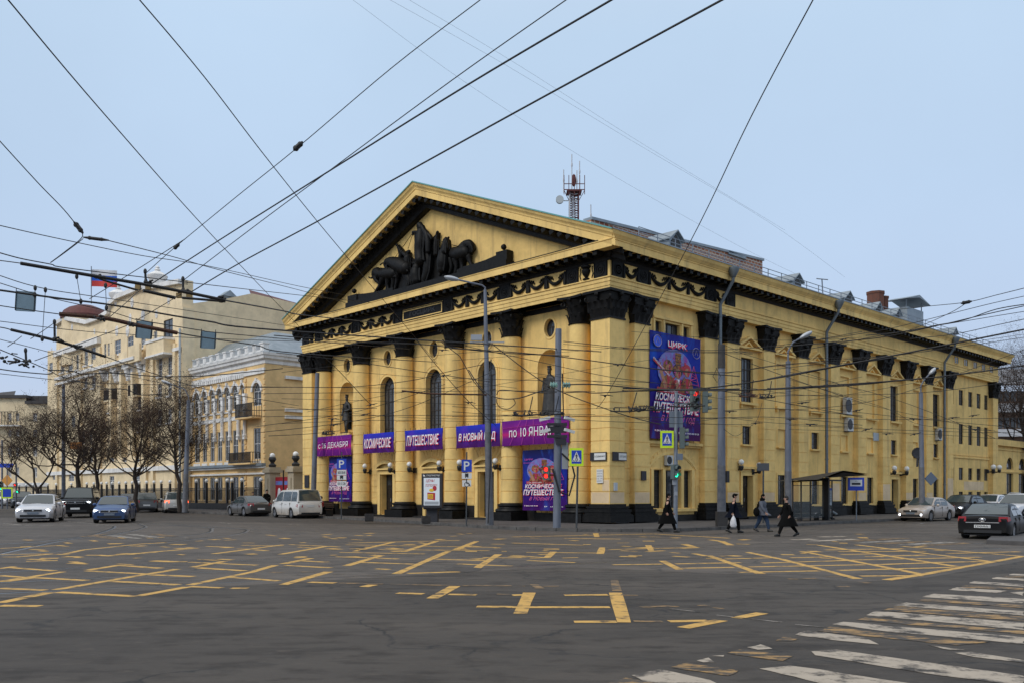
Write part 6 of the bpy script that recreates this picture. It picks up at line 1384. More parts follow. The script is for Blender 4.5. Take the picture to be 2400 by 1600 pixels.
# ================= people =================
SKN = mat('skin', (.42, .24, .17), .55); CBK = mat('black_cloth', (.006, .006, .006), .95, spec=.08); CNV = mat('navy_cloth', (.006, .008, .015), .95, spec=.08); CGY = mat('grey_jacket_cloth', (.10, .11, .14), .85, noise=.4, nscale=6); CJN = mat('denim', (.025, .05, .10), .9, noise=.4, nscale=8); HAIR = mat('dark_hair', (.012, .008, .006), .7); SHO = mat('black_shoe', (.008, .008, .008), .5); BAGW = mat('white_plastic_bag', (.62, .62, .64), .5, noise=.25, nscale=8)
def person(label, X, Y, z, heading, H=1.76, stride=.36, swing=.3, top=CBK, legs=CBK, coat=0.0, hat=None, hood=False, lean=.04, lead=1, sit=False, arms=None, slim=1.0, headturn=0, group=None, hair=HAIR):
    t = thing('person', label, 'person', (X, Y, z), heading, group); k = H/1.76; t.scale = (k, k, k); S = slim
    hipz = .93 if not sit else .50; sh = 1.43 if not sit else 1.0; hx = 0; l2 = lean
    def leg(s):
        f = stride*s*lead
        if sit: return [(0, s*.09, hipz, .105*S), (.42, s*.12, .50, .075*S), (.46, s*.12, .12, .05*S), (.60, s*.12, .05, .045)]
        kx = f*.55+.06; fz = .07 if f > 0 else .13; an = f if f > 0 else f-.02
        return [(0, s*.09, hipz, .105*S), (kx, s*.09, .50, .072*S), (an, s*.09, fz+.02, .045), (an+.15, s*.10, fz-.02 if f > 0 else .03, .035)]
    def arm(s):
        if arms: e, h = arms[0 if s > 0 else 1]
        else: f = -swing*s*lead; e = (l2+f*.5, s*.27, sh-.28); h = (l2+f+.10, s*.25, sh-.52)
        a0 = (l2, s*.06, sh); a1 = (l2, s*.185, sh-.03)
        return a0, a1, e, h
    cs = [[(0, 0, hipz+.02, .13*S), (l2*.5, 0, hipz+.25, .125*S), (l2, 0, sh-.1, .14*S), (l2, 0, sh+.04, .075), (l2+.01, 0, sh+.12, .055), (l2+.03, 0, sh+.19, .088), (l2+.03, 0, sh+.28, .092)]]
    for s in (1, -1):
        L_ = leg(s); cs.append([cs[0][0]]+L_)
        a0, a1, e, h = arm(s); cs.append([cs[0][2], (*a1, .058), (*e, .043), (*h, .028)])
    body = sk('body', t, SKN, cs, 1)
    # hands with fingers
    for s in (1, -1):
        a0, a1, e, h = arm(s); h = Vector(h); d = (h-Vector(e)).normalized(); q = MB(); sd = Vector((0, 1, 0)).cross(d).normalized()
        p = h+d*.05; q.ball(p, .04, 6, (1, .6, 1.1))
        for i in range(4): b_ = p+sd*(.028*(1.5-i)*.8); q.tube([b_, b_+d*.05, b_+d*.085+Vector((0, -s*.015, 0))], [.011, .010, .007], 5)
        q.tube([h+sd*.03, h+sd*.06+d*.03, h+sd*.06+d*.06], [.013, .011, .008], 5); q.build('hand', SKN, t, smooth=True)
    # clothes
    g = 1.12; tc_ = [[(0, 0, hipz-.02, .165*S), (l2*.5, 0, hipz+.25, .155*S), (l2, 0, sh-.1, .168*S), (l2, 0, sh+.03, .10), (l2+.01, 0, sh+.09, .068)]]
    for s in (1, -1):
        a0, a1, e, h = arm(s); tc_.append([tc_[0][2], (*a1, .085*S), (*e, .066), (*(Vector(e).lerp(Vector(h), .93)), .048)])
    sk('coat', t, top, tc_, 2)
    if coat > 0:
        q = MB(); n = 16; vs = []
        for (zz, a, b_) in ((hipz+.22, .165, .19), (hipz, .20, .22), (hipz-coat*.5, .24+stride*.15, .235), (hipz-coat, .27+stride*.35, .25)):
            for i in range(n): th = 2*math.pi*i/n; w_ = 1+.04*math.sin(5*th); vs.append((l2*.4+a*math.cos(th)*S*w_, b_*math.sin(th)*S*w_, zz))
        q.add(vs, [(j*n+i, j*n+(i+1) % n, (j+1)*n+(i+1) % n, (j+1)*n+i) for j in range(3) for i in range(n)]); q.build('coat_skirt', top, t, smooth=True, angle=80)
    lc = []
    for s in (1, -1): L_ = leg(s); lc.append([(0, 0, hipz+.0, .15*S)]+[(x, y, z_, r+.022-.012*i/3) for i, (x, y, z_, r) in enumerate(L_[:3])])
    sk('trousers', t, legs, lc, 2)
    for s in (1, -1):
        L_ = leg(s); a, b_ = Vector(L_[2][:3]), Vector(L_[3][:3]); q = MB(); q.tube([a+Vector((-.06, 0, -.02)), a+Vector((0, 0, -.01)), a.lerp(b_, .6), b_+Vector((.03, 0, 0))], [.05, .062, .052, .035], 8); q.ball(a+Vector((-.03, 0, -.03)), .055, 6); q.ball(b_+Vector((.03, 0, 0)), .038, 6); q.build('shoe', SHO, t, smooth=True)
    hc = Vector((l2+.03, 0, sh+.235))
    q = MB(); q.ball(hc+Vector((-.012, 0, .018)), .108, 10, (1.02, .88, 1.12)); 
    hm = q
    if hat == 'cap': hm.tube([hc+Vector((.05, 0, .06)), hc+Vector((.16, 0, .045))], [.075, .05], 6)
    hm.v = [v if not (v[0] > hc.x+.045 and v[2] < hc.z+.045 and hat != 'none') else (hc.x+.045, v[1]*.9, v[2]) for v in hm.v]
    hm.build('hat' if hat else 'hair', CBK if hat else hair, t, smooth=True)
    q = MB(); q.ball(hc+Vector((.085, 0, -.01)), .022, 6, (1, .8, 1.3)); q.build('nose', SKN, t)
    for s in (1, -1): q = MB(); q.ball(hc+Vector((.076, s*.033, .02)), .011, 6); q.build('eye', SHO, t)
    for s in (1, -1): q = MB(); q.ball(hc+Vector((.0, s*.083, .0)), .026, 6, (.8, .4, 1.2)); q.build('ear', SKN, t)
    q = MB(); q.ball(hc+Vector((.078, 0, -.055)), .02, 6, (.4, 1.2, .35)); q.build('mouth', mat('lips', (.3, .12, .1), .5), t)
    if hood: q = MB(); q.ball(hc+Vector((-.05, 0, -.12)), .14, 8, (.9, 1.1, .7)); q.build('scarf', CBK, t, smooth=True)
    return t
def PP(zx, zy): return 1540+zx/5.345, 1100+zy/5.345
X, Y = G(*PP(125, 785)); person('man in a long black coat and dark cap stepping past the traffic light pole', X, Y, 0, math.radians(-12), 1.66, .38, .12, coat=.52, hat='beanie', lead=-1, slim=1.1)
X, Y = G(*PP(955, 790)); p2 = person('man in a black jacket and peaked cap carrying a white plastic bag', X, Y, 0, math.radians(-20), 1.66, .24, .1, top=CNV, coat=.22, hat='cap', slim=1.25, lead=1, arms=[((-.05, .26, 1.12), (-.06, .24, .88)), ((.0, -.33, 1.18), (.02, -.34, .9))])
bg_ = thing('plastic_bag', 'white plastic carrier bag hanging from the hand of the man in the peaked cap', 'bag', (X, Y, 0), math.radians(-20)); bg_.scale = (.943,)*3
q = MB(); n = 12; vs = []
for (zz, a, b_) in ((.78, .03, .015), (.66, .10, .07), (.5, .14, .10), (.36, .15, .11), (.28, .10, .07)):
    for i in range(n): th = 2*math.pi*i/n; w = 1+.1*math.sin(3*th+zz*9); vs.append((.05+a*math.cos(th)*w, -.40+b_*math.sin(th)*w, zz))
q.add(vs, [(j*n+i, j*n+(i+1) % n, (j+1)*n+(i+1) % n, (j+1)*n+i) for j in range(4) for i in range(n)]+[tuple(4*n+i for i in range(n))]); q.tube([(.02, -.38, .78), (.03, -.36, .86), (.06, -.4, .77)], .012, 4); q.build('bag', BAGW, bg_, smooth=True)
X, Y = G(*PP(1315, 775)); person('person in a grey hooded jacket and blue jeans with a black shoulder bag', X, Y, 0, math.radians(-42), 1.64, .30, .18, top=CGY, legs=CJN, coat=.14, hat='beanie', hood=True, slim=1.15)
b2 = thing('shoulder_bag', 'black bag at the left side of the person in jeans', 'bag', (X, Y, 0), math.radians(-42)); q = MB(); q.ball((-.10, -.34, .88), .17, 8, (.9, .6, 1.2)); q.build('pouch', CBK, b2, smooth=True); q = MB(); q.tube([(-.12, -.32, 1.0), (-.06, -.15, 1.36), (.0, .1, 1.4)], .015, 4); q.build('strap', CBK, b2)
X, Y = G(*PP(1640, 835)); person('woman in a knee-length black coat striding left across the road', X, Y, 0, math.radians(186), 1.58, .46, .12, coat=.48, lean=.06, slim=1.12, hair=HAIR)
# seated in shelter, seated at bench, man by gate
w = WL(_xb+.15, -3.9, .13); person('person seated behind the timetable at the shelter, only a leg showing', w.x, w.y, w.z, YAW-math.pi/2+.6, 1.7, top=CGY, legs=mat('pale_trousers', (.3, .3, .3), .9), sit=True, arms=[((.15, .28, .75), (.35, .2, .62)), ((.15, -.28, .75), (.35, -.2, .62))])
w = WL(-2.3, 25.2, .13); person('seated person in grey leaning forward on the bench at the left', w.x, w.y, w.z, YAW+math.pi+.2, 1.7, top=mat('dark_grey_cloth', (.04, .045, .055), .9), legs=CBK, sit=True, lean=.12, arms=[((.25, .26, .75), (.45, .16, .60)), ((.25, -.26, .75), (.45, -.16, .60))])
w = WL(-2.2, 24.0, .13); person('person in a red jacket sitting upright on the bench at the left', w.x, w.y, w.z, YAW+math.pi-.1, 1.78, top=mat('red_cloth', (.35, .03, .03), .9), legs=CBK, sit=True, arms=[((.15, .28, .75), (.32, .2, .60)), ((.15, -.28, .75), (.32, -.2, .60))])
# ================= road markings and rails =================
OLDA = bpy.data.materials.new('older_asphalt'); OLDA.use_nodes = True; _n = OLDA.node_tree; _b = _n.nodes['Principled BSDF']; _b.inputs['Roughness'].default_value = .8
_c = asphalt_nodes(_n, _b); _g = _n.nodes.new('ShaderNodeVectorMath'); _g.operation = 'MULTIPLY'; _g.inputs[1].default_value = (1.4, 1.38, 1.36); _n.links.new(_c, _g.inputs[0]); _n.links.new(_g.outputs[0], _b.inputs['Base Color'])
YP = paint_mat('worn_yellow_paint', (.68, .40, .10), .50, .66, 3.6)
YPF = paint_mat('very_worn_yellow_paint', (.42, .25, .09), .42, .52, 5, st=(.5, 1.3, 1))
WP = paint_mat('worn_white_paint', (.47, .395, .31), .49, .60, 2.4)
WPF = paint_mat('very_worn_white_paint', (.40, .36, .31), .44, .56, 3)
zcount = [0]
def nz_(): zcount[0] += 1; return .003+zcount[0]*.000008
Aa = lambda x, y: G(x/1.96, 1200+y/1.96)
Bb = lambda x, y: G(1200+x/1.96, 1200+y/1.96)
def strip(mb, p, q, w):
    p, q = Vector(p), Vector(q); d = q-p; L_ = d.length
    if L_ < 1e-3: return
    n = Vector((-d.y, d.x)).normalized()*w/2; z = nz_(); k = max(1, int(L_/1.2)); a = []
    for i in range(k+1):
        c = p.lerp(q, i/k); j = random.uniform(.86, 1.12); a += [(c.x+n.x*j, c.y+n.y*j, z), (c.x-n.x*j, c.y-n.y*j, z)]
    mb.add(a, [(2*i, 2*i+2, 2*i+3, 2*i+1) for i in range(k)])
_P = [Aa(*p) for p in ((-900, 430), (0, 392), (450, 372), (880, 348), (1400, 318), (1900, 288), (2352, 262))]+[Bb(*p) for p in ((300, 252), (700, 268), (1200, 292), (1600, 318), (1900, 300), (2352, 222), (2900, 160), (2900, 40), (2000, 44), (1000, 62))]+[Aa(*p) for p in ((2000, 60), (1200, 46), (500, 34), (-300, 20))]
_t = tessellate_polygon([[Vector((x, y, 0)) for x, y in _P]]); _m = MB(); _m.add([(x, y, .0012) for x, y in _P], [tuple(t) for t in _t]); tag(_m.build('road', OLDA, None, fix=False), kind='structure')
YB = tag(thing('yellow_box_marking', None, None), kind='structure')
segA = """0,165,295,150 0,192,240,190 70,205,240,190 300,190,380,172 380,172,640,145 120,224,265,220 330,225,385,235 0,258,65,248 35,252,250,268 0,318,290,272 140,298,400,312 0,290,110,298 0,348,210,357 0,415,225,368 0,428,185,430 255,355,540,306 540,306,815,260 400,265,545,242 400,268,665,282 555,243,740,256 520,316,820,332 265,366,625,385 630,384,860,342 870,333,1150,275 1150,275,1265,242 690,286,890,294 880,252,1030,224 910,254,1125,268 870,228,1180,242 1050,296,1280,314 1300,332,1510,272 1300,236,1430,210 1390,222,1505,228 1310,243,1520,254 1420,320,1540,324 1590,245,1755,196 1545,203,1830,213 1640,228,1900,237 1730,258,1785,262 1820,282,2060,178 2000,214,2260,222 2100,236,2352,246 2190,255,2290,192 1290,192,1500,155 980,190,1300,148 1630,178,1810,135 1855,180,2005,132 2095,170,2190,132 1330,147,1560,158 1560,183,1950,190 1600,140,2110,128 1590,148,2280,160 1730,170,2250,175 870,340,1020,346 1060,348,1140,348 1670,342,1715,332 1825,370,1945,374 2060,376,2190,378 1985,395,2090,338 2190,432,2352,434 1870,280,2110,272 470,200,840,170 600,190,720,182 395,196,455,196 860,160,905,165 950,155,1070,160 1110,150,1300,153 640,145,760,138 160,298,20,318"""
segB = """0,435,450,435 240,380,440,378 0,380,60,378 80,368,38,465 475,368,515,505 285,502,480,502 720,500,900,497 785,530,960,495 1030,485,1150,462 0,197,170,208 160,208,190,180 65,183,400,186 405,190,415,160 70,220,290,230 0,112,650,98 650,98,1000,118 384,95,390,112 625,150,640,175 790,145,835,158 910,125,960,132 960,132,1005,150 445,170,860,160 620,180,700,175 835,188,890,200 690,222,770,262 905,198,1145,282 1080,182,1240,215 1240,215,1590,305 1330,178,1890,285 1410,150,2040,248 1580,148,2200,225 1790,155,2330,200 1720,310,1900,282 1900,282,2352,200 460,240,690,237 750,236,1050,230 780,256,1020,252 1040,275,1410,268 1090,250,1620,240 980,213,1190,208 1150,232,1560,220 1280,208,1480,203 1480,220,1850,212 1510,193,1650,190 1660,202,1900,195 1660,240,2000,228 1500,266,2020,252 1600,292,1880,290 1860,212,2150,205 2000,188,2330,180 1900,230,2230,224 240,118,500,122 0,140,330,150 1440,172,1800,166 1500,180,1900,178"""
def wid(p, q): return .19
for segs, f, mm in ((segA, Aa, YP), (segB, Bb, YP)):
    for s in segs.split():
        a, b_, c, d = map(float, s.split(',')); p, q = Vector(f(a, b_)), Vector(f(c, d)); mb = MB()
        strip(mb, p, q, .20 if p.y < 30 else .24); mb.build('stripe', mm, YB, fix=False)
for segs in ("500,378,580,380 560,500,690,500 1270,306,1400,302 1440,296,1540,296 140,338,215,338 590,435,760,430 860,429,900,427 935,440,965,438 1600,318,1640,324 1480,340,1550,340 0,340,60,338 100,330,130,350 470,310,482,360",):
    for s in segs.split():
        a, b_, c, d = map(float, s.split(',')); mb = MB(); strip(mb, Vector(Bb(a, b_)), Vector(Bb(c, d)), .16); mb.build('stripe', YPF, YB, fix=False)
for s in "1550,325,1760,328 1790,330,2100,335 2100,335,2352,336 1240,274,1300,276 1380,273,1450,274 1530,283,1580,284 1200,300,1220,300 2280,376,2352,378 1960,376,2040,376".split():
    a, b_, c, d = map(float, s.split(',')); mb = MB(); strip(mb, Vector(Aa(a, b_)), Vector(Aa(c, d)), .15); mb.build('stripe', YPF, YB, fix=False)
rng = random.Random(3); fr = MB()
for i in range(130):
    x = rng.uniform(0, 4300); y = rng.uniform(95, 215) if x > 1000 else rng.uniform(110, 240)
    w = rng.uniform(14, 60)*(y/130); f = Aa if x < 2352 else Bb; x_ = x if x < 2352 else x-2352
    strip(fr, Vector(f(x_, y)), Vector(f(x_+w, y+rng.uniform(-4, 5))), rng.choice([.15, .2, .35]))
fr.build('worn_fragment', YP, YB, fix=False)['kind'] = 'stuff'
ZB_ = tag(thing('zebra_crossing', None, None), kind='structure')
def poly(pts, f, m, par, name='stripe'):
    P = [Vector(f(*p)) for p in pts]
    # fray the edges a little
    Q = []
    for i, p in enumerate(P):
        q = P[(i+1) % len(P)]; k = max(1, int((q-p).length/.14))
        for j in range(k):
            c = p.lerp(q, j/k); r = .016*(c.y/10); Q.append((c.x+random.uniform(-r, r), c.y+random.uniform(-r, r)))
    tri = tessellate_polygon([[Vector((a, b_, 0)) for a, b_ in Q]]); z = nz_(); mb = MB(); mb.add([(a, b_, z) for a, b_ in Q], [tuple(t) for t in tri]); return mb.build(name, m, par, fix=False)
for pts in ([(555,748),(685,722),(905,770),(1050,830),(760,860)], [(1140,718),(1280,703),(1900,798),(2352,880),(1800,880)], [(1375,638),(1490,631),(2352,752),(2352,800),(1900,740),(1400,658)], [(1295,562),(1360,545),(1620,575),(1690,608),(1500,590)], [(1470,514),(1520,502),(2352,574),(2352,606),(1900,562),(1750,552)], [(1620,472),(1680,453),(2352,508),(2352,540)], [(1755,428),(1810,415),(2352,455),(2352,474)], [(1880,389),(1930,373),(2352,398),(2352,418)], [(2005,356),(2040,344),(2270,360),(2225,370)], [(2280,368),(2352,364),(2352,382)], [(2095,325),(2120,316),(2352,330),(2352,341)], [(2200,305),(2225,297),(2352,304),(2352,314)], [(2280,288),(2300,282),(2352,284),(2352,290)],
            [(850,682),(900,668),(935,690),(880,690)], [(920,660),(968,656),(970,664)], [(1080,620),(1140,606),(1195,626),(1130,632)], [(2030,646),(2110,642),(2352,680),(2352,692),(2120,664)], [(1900,608),(2080,633),(2000,632)]):
    poly(pts, Bb, WP, ZB_)
for pts in ([(430,790),(520,760),(680,790),(600,850)], [(730,712),(800,690),(1045,728),(990,752)], [(980,648),(1050,629),(1290,660),(1240,684)], [(1205,590),(1250,573),(1325,580),(1290,592)], [(1400,545),(1460,525),(1850,572),(2200,594),(2050,612)], [(1585,495),(1620,484),(2352,545),(2352,560)], [(1700,450),(1770,430),(2352,480),(2352,500)], [(1860,405),(1900,398),(2352,428),(2352,440)], [(2060,345),(2080,333),(2352,348),(2352,357)], [(2250,298),(2270,291),(2352,294),(2352,300)]):
    poly(pts, Bb, YPF, ZB_, 'worn_stripe')
Z2 = tag(thing('far_zebra_crossing', None, None), kind='structure')
for s, m in (("1400,112,1530,110", WP), ("1290,125,1390,122", WP), ("1380,132,1580,122", WP), ("1560,131,1800,118", YPF), ("1600,139,1830,127", WPF), ("1690,144,1900,133", YPF), ("1800,148,2020,136", WPF), ("1900,151,2100,140", YPF)):
    a, b_, c, d = map(float, s.split(',')); mb = MB(); strip(mb, Vector(Bb(a, b_)), Vector(Bb(c, d)), .5); mb.build('stripe', m, Z2, fix=False)
for s, m in (("510,105,630,120", WPF), ("600,100,720,115", WPF), ("700,98,800,110", YPF), ("450,108,540,122", YPF), ("390,112,470,100", YPF)):
    a, b_, c, d = map(float, s.split(',')); mb = MB(); strip(mb, Vector(Aa(a, b_)), Vector(Aa(c, d)), .45); mb.build('stripe', m, Z2, fix=False)
LN = tag(thing('lane_line', None, None), kind='structure')
for s in "0,60,520,61 0,48,100,58 300,40,500,58 580,57,640,56 1010,45,1060,52 1330,55,1390,58 820,120,860,116".split():
    a, b_, c, d = map(float, s.split(',')); mb = MB(); strip(mb, Vector(Aa(a, b_)), Vector(Aa(c, d)), .16); mb.build('stripe', WPF, LN, fix=False)
for s in "700,440,900,462 940,472,1240,505 1300,515,1430,528".split():
    a, b_, c, d = map(float, s.split(',')); mb = MB(); strip(mb, Vector(Bb(a, b_)), Vector(Bb(c, d)), .04); mb.build('stripe', WPF, LN, fix=False)
# rails
GRV = mat('rail_groove', (.008, .008, .008), .8); RAILM = mat('polished_rail', (.17, .18, .20), .3, .8)
TR = tag(thing('tram_track', None, None), kind='structure')
def rail(pts, f=Aa, w=.07):
    P = [Vector(f(*p)) for p in pts]; Q = []
    for i in range(len(P)-1):
        p0, p1, p2, p3 = P[max(i-1, 0)], P[i], P[i+1], P[min(i+2, len(P)-1)]
        for k in range(8): t = k/8; Q.append(.5*((2*p1)+(-p0+p2)*t+(2*p0-5*p1+4*p2-p3)*t*t+(-p0+3*p1-3*p2+p3)*t**3))
    Q.append(P[-1])
    for off, ww, m, nm in ((0, w, RAILM, 'rail'), (w*1.0, w*.8, GRV, 'groove')):
        mb = MB(); vs = []; z = .0020 if nm == 'rail' else .0024
        for i, p in enumerate(Q):
            d = (Q[min(i+1, len(Q)-1)]-Q[max(i-1, 0)]).normalized(); n = Vector((-d.y, d.x)); vs += [(*(p+n*(off-ww/2)), z), (*(p+n*(off+ww/2)), z)]
        mb.add(vs, [(2*i, 2*i+2, 2*i+3, 2*i+1) for i in range(len(Q)-1)]); mb.build(nm, m, TR, fix=False)
rail([(-60, 375), (880, 330), (1600, 296), (2352, 252), (2900, 222), (3700, 190), (4600, 165)])
rail([(-60, 325), (700, 288), (1700, 232), (2352, 196), (3200, 168), (4600, 140)])
rail([(-60, 278), (560, 244), (1400, 208), (2200, 178), (3200, 150), (4600, 128)])
rail([(-60, 200), (500, 160), (1400, 140), (2352, 116), (3400, 102), (4600, 96)])
rail([(-60, 148), (200, 132), (420, 104), (520, 74), (530, 62)], w=.11)
rail([(-60, 205), (300, 128), (540, 98), (660, 72), (672, 62), (640, 52)], w=.11)
rail([(-60, 200), (600, 155), (900, 122), (1090, 100), (1140, 84), (1118, 76), (950, 62), (700, 48)], w=.11)
rail([(700, 118), (850, 108), (960, 92), (975, 78), (940, 68), (640, 50)], w=.10)
rail([(560, 40), (700, 52), (1200, 80), (1800, 92), (2600, 90), (3500, 70), (4400, 45)], w=.09)
rail([(2900, 118), (3400, 95), (3900, 72), (4400, 52)], w=.09)
# patches of newer / darker asphalt and iron covers
PT = mat('asphalt_patch', (.045, .037, .031), .9, noise=.5, nscale=3, col2=(.075, .063, .054))
for k, (cx, cy, w, h) in enumerate(((1700, 173, 60, 4), (1080, 194, 70, 4), (2130, 262, 90, 12), (1640, 160, 40, 3))):
    pts = [(cx+w*math.cos(i*.45)*random.uniform(.75, 1.1), cy+h*math.sin(i*.45)*random.uniform(.8, 1.1)) for i in range(14)]
    o = poly(pts, Aa, PT, None, 'road_patch'); o['kind'] = 'structure'
# island at lower right
isl = [(2180, 145), (2210, 118), (2352, 110), (2600, 108), (2600, 152), (2352, 152)]
mb = MB(); P = [Bb(x, y) for x, y in isl]; mb.prism(P, lambda u, v, d: (u, v, d), -.05, .14); tag(mb.build('traffic_island', PAVE, None), kind='structure')
# ================= neighbours on the left =================
AX = 6.0
fA = lambda u, z, d: (AX+d, u, z)
def LA(zx, zy, d=0): return L(zx/3.336, 560+zy/3.336, AX+d)
ua = LA(2075, 900)[0]; ub = LA(1388, 1000)[0]
AN = thing('arched_house', 'yellow two-storey house with white arched windows and battlement-like parapet left of the circus', 'house', M=MW)
zt = LA(2075, 895)[1]
u_r0 = LA(1915, 900)[0]; u_l0 = LA(1500, 900)[0]
ax = [(1395, 1465), (1515, 1568), (1580, 1622), (1640, 1682), (1696, 1742), (1755, 1803), (1815, 1868), (1880, 1916), (1975, 2045)]
holes = []; its = []
for k, (a, b_) in enumerate(ax):
    u1, u0 = LA(a, 1200)[0]+.0, LA(b_, 1200)[0]; ztop = LA(1720, 1165)[1] if k not in (0, 8) else LA(2010, 1110)[1]-.1
    zb = LA(1720, 1345)[1] if k != 8 else LA(2010, 1300)[1]
    h = arch(u0+.05, u1-.05, zb, ztop); holes.append((h, .22)); its.append(('a', k, h))
    w = (u1-u0)*.40; c = (u0+u1)/2
    z1, z0 = LA(1720, 1505)[1], LA(1720, 1735)[1]; h = rect(c-w, c+w, z0, z1); holes.append((h, .16)); its.append(('w', k, h))
    z1, z0 = LA(1720, 1860)[1], LA(1720, 2040)[1]; h = rect(c-w*1.1, c+w*1.1, z0, z1); holes.append((h, .16)); its.append(('g', k, h))
mb = MB(); wall(mb, fA, rect(ua, ub, 0, zt), holes, 0, .3)
mb.add([(AX, ua, 0), (AX+20, ua, 0), (AX+20, ua, zt), (AX, ua, zt)], [(0,1,2,3)]); mb.build('wall', TAN, AN)
for (ty, k, h) in its:
    us = [p[0] for p in h]; zs = [p[1] for p in h]; u0, u1, z0, z1 = min(us), max(us), min(zs), max(zs)
    window(fA, AN, h, .20 if ty == 'a' else .14, 2, 2, fm=WFW, gm=GLASS)
    if ty == 'a':
        q = MB(); r_ = (u1-u0)/2; n0 = h[2:]; pin = [(u0, z1-r_*1.6)]+[(u0, z1-r_)] ; inn = [p for p in h[2:]]
        out_ = [((p[0]-(u0+u1)/2)*1.32+(u0+u1)/2, (p[1]-(z1-r_))*1.36+(z1-r_)) for p in inn]
        for (A_, B__, d0) in ((inn, out_, -.12),):
            n = len(inn); vs = [fA(u, z, d0) for u, z in inn]+[fA(u, z, d0) for u, z in out_]+[fA(u, z, 0) for u, z in out_]+[fA(u, z, .1) for u, z in inn]
            q.add(vs, [(i, i+1, n+i+1, n+i) for i in range(n-1)]+[(n+i, n+i+1, 2*n+i+1, 2*n+i) for i in range(n-1)]+[(3*n+i, 3*n+i+1, i+1, i) for i in range(n-1)])
        bx(q, fA, (u0+u1)/2-.12, (u0+u1)/2+.12, z1+.1, z1+.42, -.2, 0); q.build('arch_surround', WHITE, AN)
    if ty == 'w': q = MB(); bx(q, fA, u0-.1, u1+.1, z0-.55, z0-.12, -.05, 0); q.build('sill_panel', WHITE, AN)
us_ = [LA(x, 1200)[0] for x in (1507, 1574, 1631, 1689, 1748, 1809, 1874, 1925)]
for u in us_:
    q = MB(); z1, z0 = LA(1720, 1240)[1], LA(1720, 1352)[1]
    bx(q, fA, u-.30, u+.30, z1-.25, z1, -.30, 0); bx(q, fA, u-.24, u+.24, z0+.1, z1-.25, -.24, 0); bx(q, fA, u-.30, u+.30, z0-.05, z0+.1, -.3, 0)
    c = fA(u, 0, -.16); q.lathe([(.22, LA(1720, 1560)[1]), (.25, LA(1720, 1552)[1]), (.18, LA(1720, 1540)[1]), (.16, z0-.1), (.22, z0-.05)], (c[0], c[1], 0), 8); bx(q, fA, u-.2, u+.2, LA(1720, 1580)[1], LA(1720, 1560)[1], -.3, 0)
    q.build('colonnette', WHITE, AN)
def hband(par, u0, u1, z0, z1, d, m, name): q = MB(); bx(q, fA, u0, u1, z0, z1, d, 0); return q.build(name, m, par)
hband(AN, u_r0, u_l0, LA(1720, 1430)[1], LA(1720, 1400)[1], -.08, WHITE, 'string_course'); hband(AN, u_r0, u_l0, LA(1720, 1368)[1], LA(1720, 1358)[1], -.1, WHITE, 'string_course')
hband(AN, ua-.1, ub, LA(1720, 1785)[1], LA(1720, 1765)[1], -.45, ZINC, 'belt_cornice'); hband(AN, ua-.05, ub, LA(1720, 1800)[1], LA(1720, 1786)[1], -.28, WHITE, 'belt_moulding'); hband(AN, ua-.05, ub, LA(1720, 1845)[1], LA(1720, 1832)[1], -.2, WHITE, 'belt_moulding')
q = MB(); zf = LA(1720, 1100)[1]; zf0 = zf-.15; bx(q, fA, u_r0+.1, u_l0-.1, zf0-.1, zf+.45, -.12, 0)
q.build('arcaded_frieze', WHITE, AN); u = u_r0+.3; fd = None
while u < u_l0-.3:
    if fd is None: q = MB(); bx(q, fA, 0, .22, 0, .42, -.2, -.1); fd = q.build('frieze_bracket', WHITE, AN); fd.location = (0, u, zf0-.12)
    else: inst(fd, 'frieze_bracket', AN, T3(0, u, zf0-.12))
    u += .46
for (ra, rb) in ((ua, u_r0), (u_l0, ub)):   # end bays with quoins
    for e_ in (ra+.0, rb-.35):
        z = 1.0; 
        while z < zt-1: q = MB(); bx(q, fA, e_, e_+.35, z, z+.34, -.10, 0); (globals().setdefault('qn', None)); o = q.build('quoin', TAN, AN); z += .5
    hband(AN, ra, rb, zf0, zf0+.5, -.15, WHITE, 'carved_frieze')
q = MB(); q.sweep([(0, zt-.9), (.08, zt-.85), (.1, zt-.55), (.35, zt-.4), (.4, zt-.15), (.5, zt-.1), (.55, zt+.12)], lambda o: [(AX-o, ub+o), (AX-o, ua-o), (AX+20, ua-o)]); q.build('cornice', WHITE, AN)
q = MB(); q.sweep([(.55, zt+.12), (.5, zt+.16), (-.3, zt+.3)], lambda o: [(AX-o, ub+o), (AX-o, ua-o), (AX+20, ua-o)]); q.build('gutter', ZINC, AN)
# parapet of blocks
n = 13; pm = None
for i in range(n):
    u = ua+.6+(ub-ua-1.2)*i/(n-1)
    if pm is None: q = MB(); bx(q, fA, -.34, .34, 0, .85, -.05, .5); bx(q, fA, -.42, .42, .85, .97, -.13, .58); bx(q, fA, -.20, .20, .2, .7, -.1, -.05); pm = q.build('parapet_block', WHITE, AN); pm.location = (0, u, zt+.15)
    else: inst(pm, 'parapet_block', AN, T3(0, u, zt+.15))
hband(AN, ua+.5, ub-.5, zt+.15, zt+.5, .15, WHITE, 'parapet_wall').location = (.0, 0, 0)
q = MB(); q.add([(AX+.5, ua, zt+.2), (AX+20, ua, zt+.2), (AX+20, ua+5.5, zt+3.2), (AX+4, ua+5.5, zt+3.2), (AX+.5, ub, zt+.2), (AX+4, ub, zt+3.2)], [(0,1,2,3), (0,3,5,4)]); q.build('roof', ZINC, AN)
q = MB()
for (a, b_, c, d) in ((2225, 1065, 2335, 1085), (2225, 1320, 2335, 1345), (2225, 1375, 2335, 1410)):
    px, py = a/3.336, 560+b_/3.336; x0, z1 = R(px, py, ua); x1, z0 = R(c/3.336+20, 560+d/3.336, ua); q.box(x0, x1, ua-.25, ua, z1-.3, z1)
q.build('side_moulding', WHITE, AN)
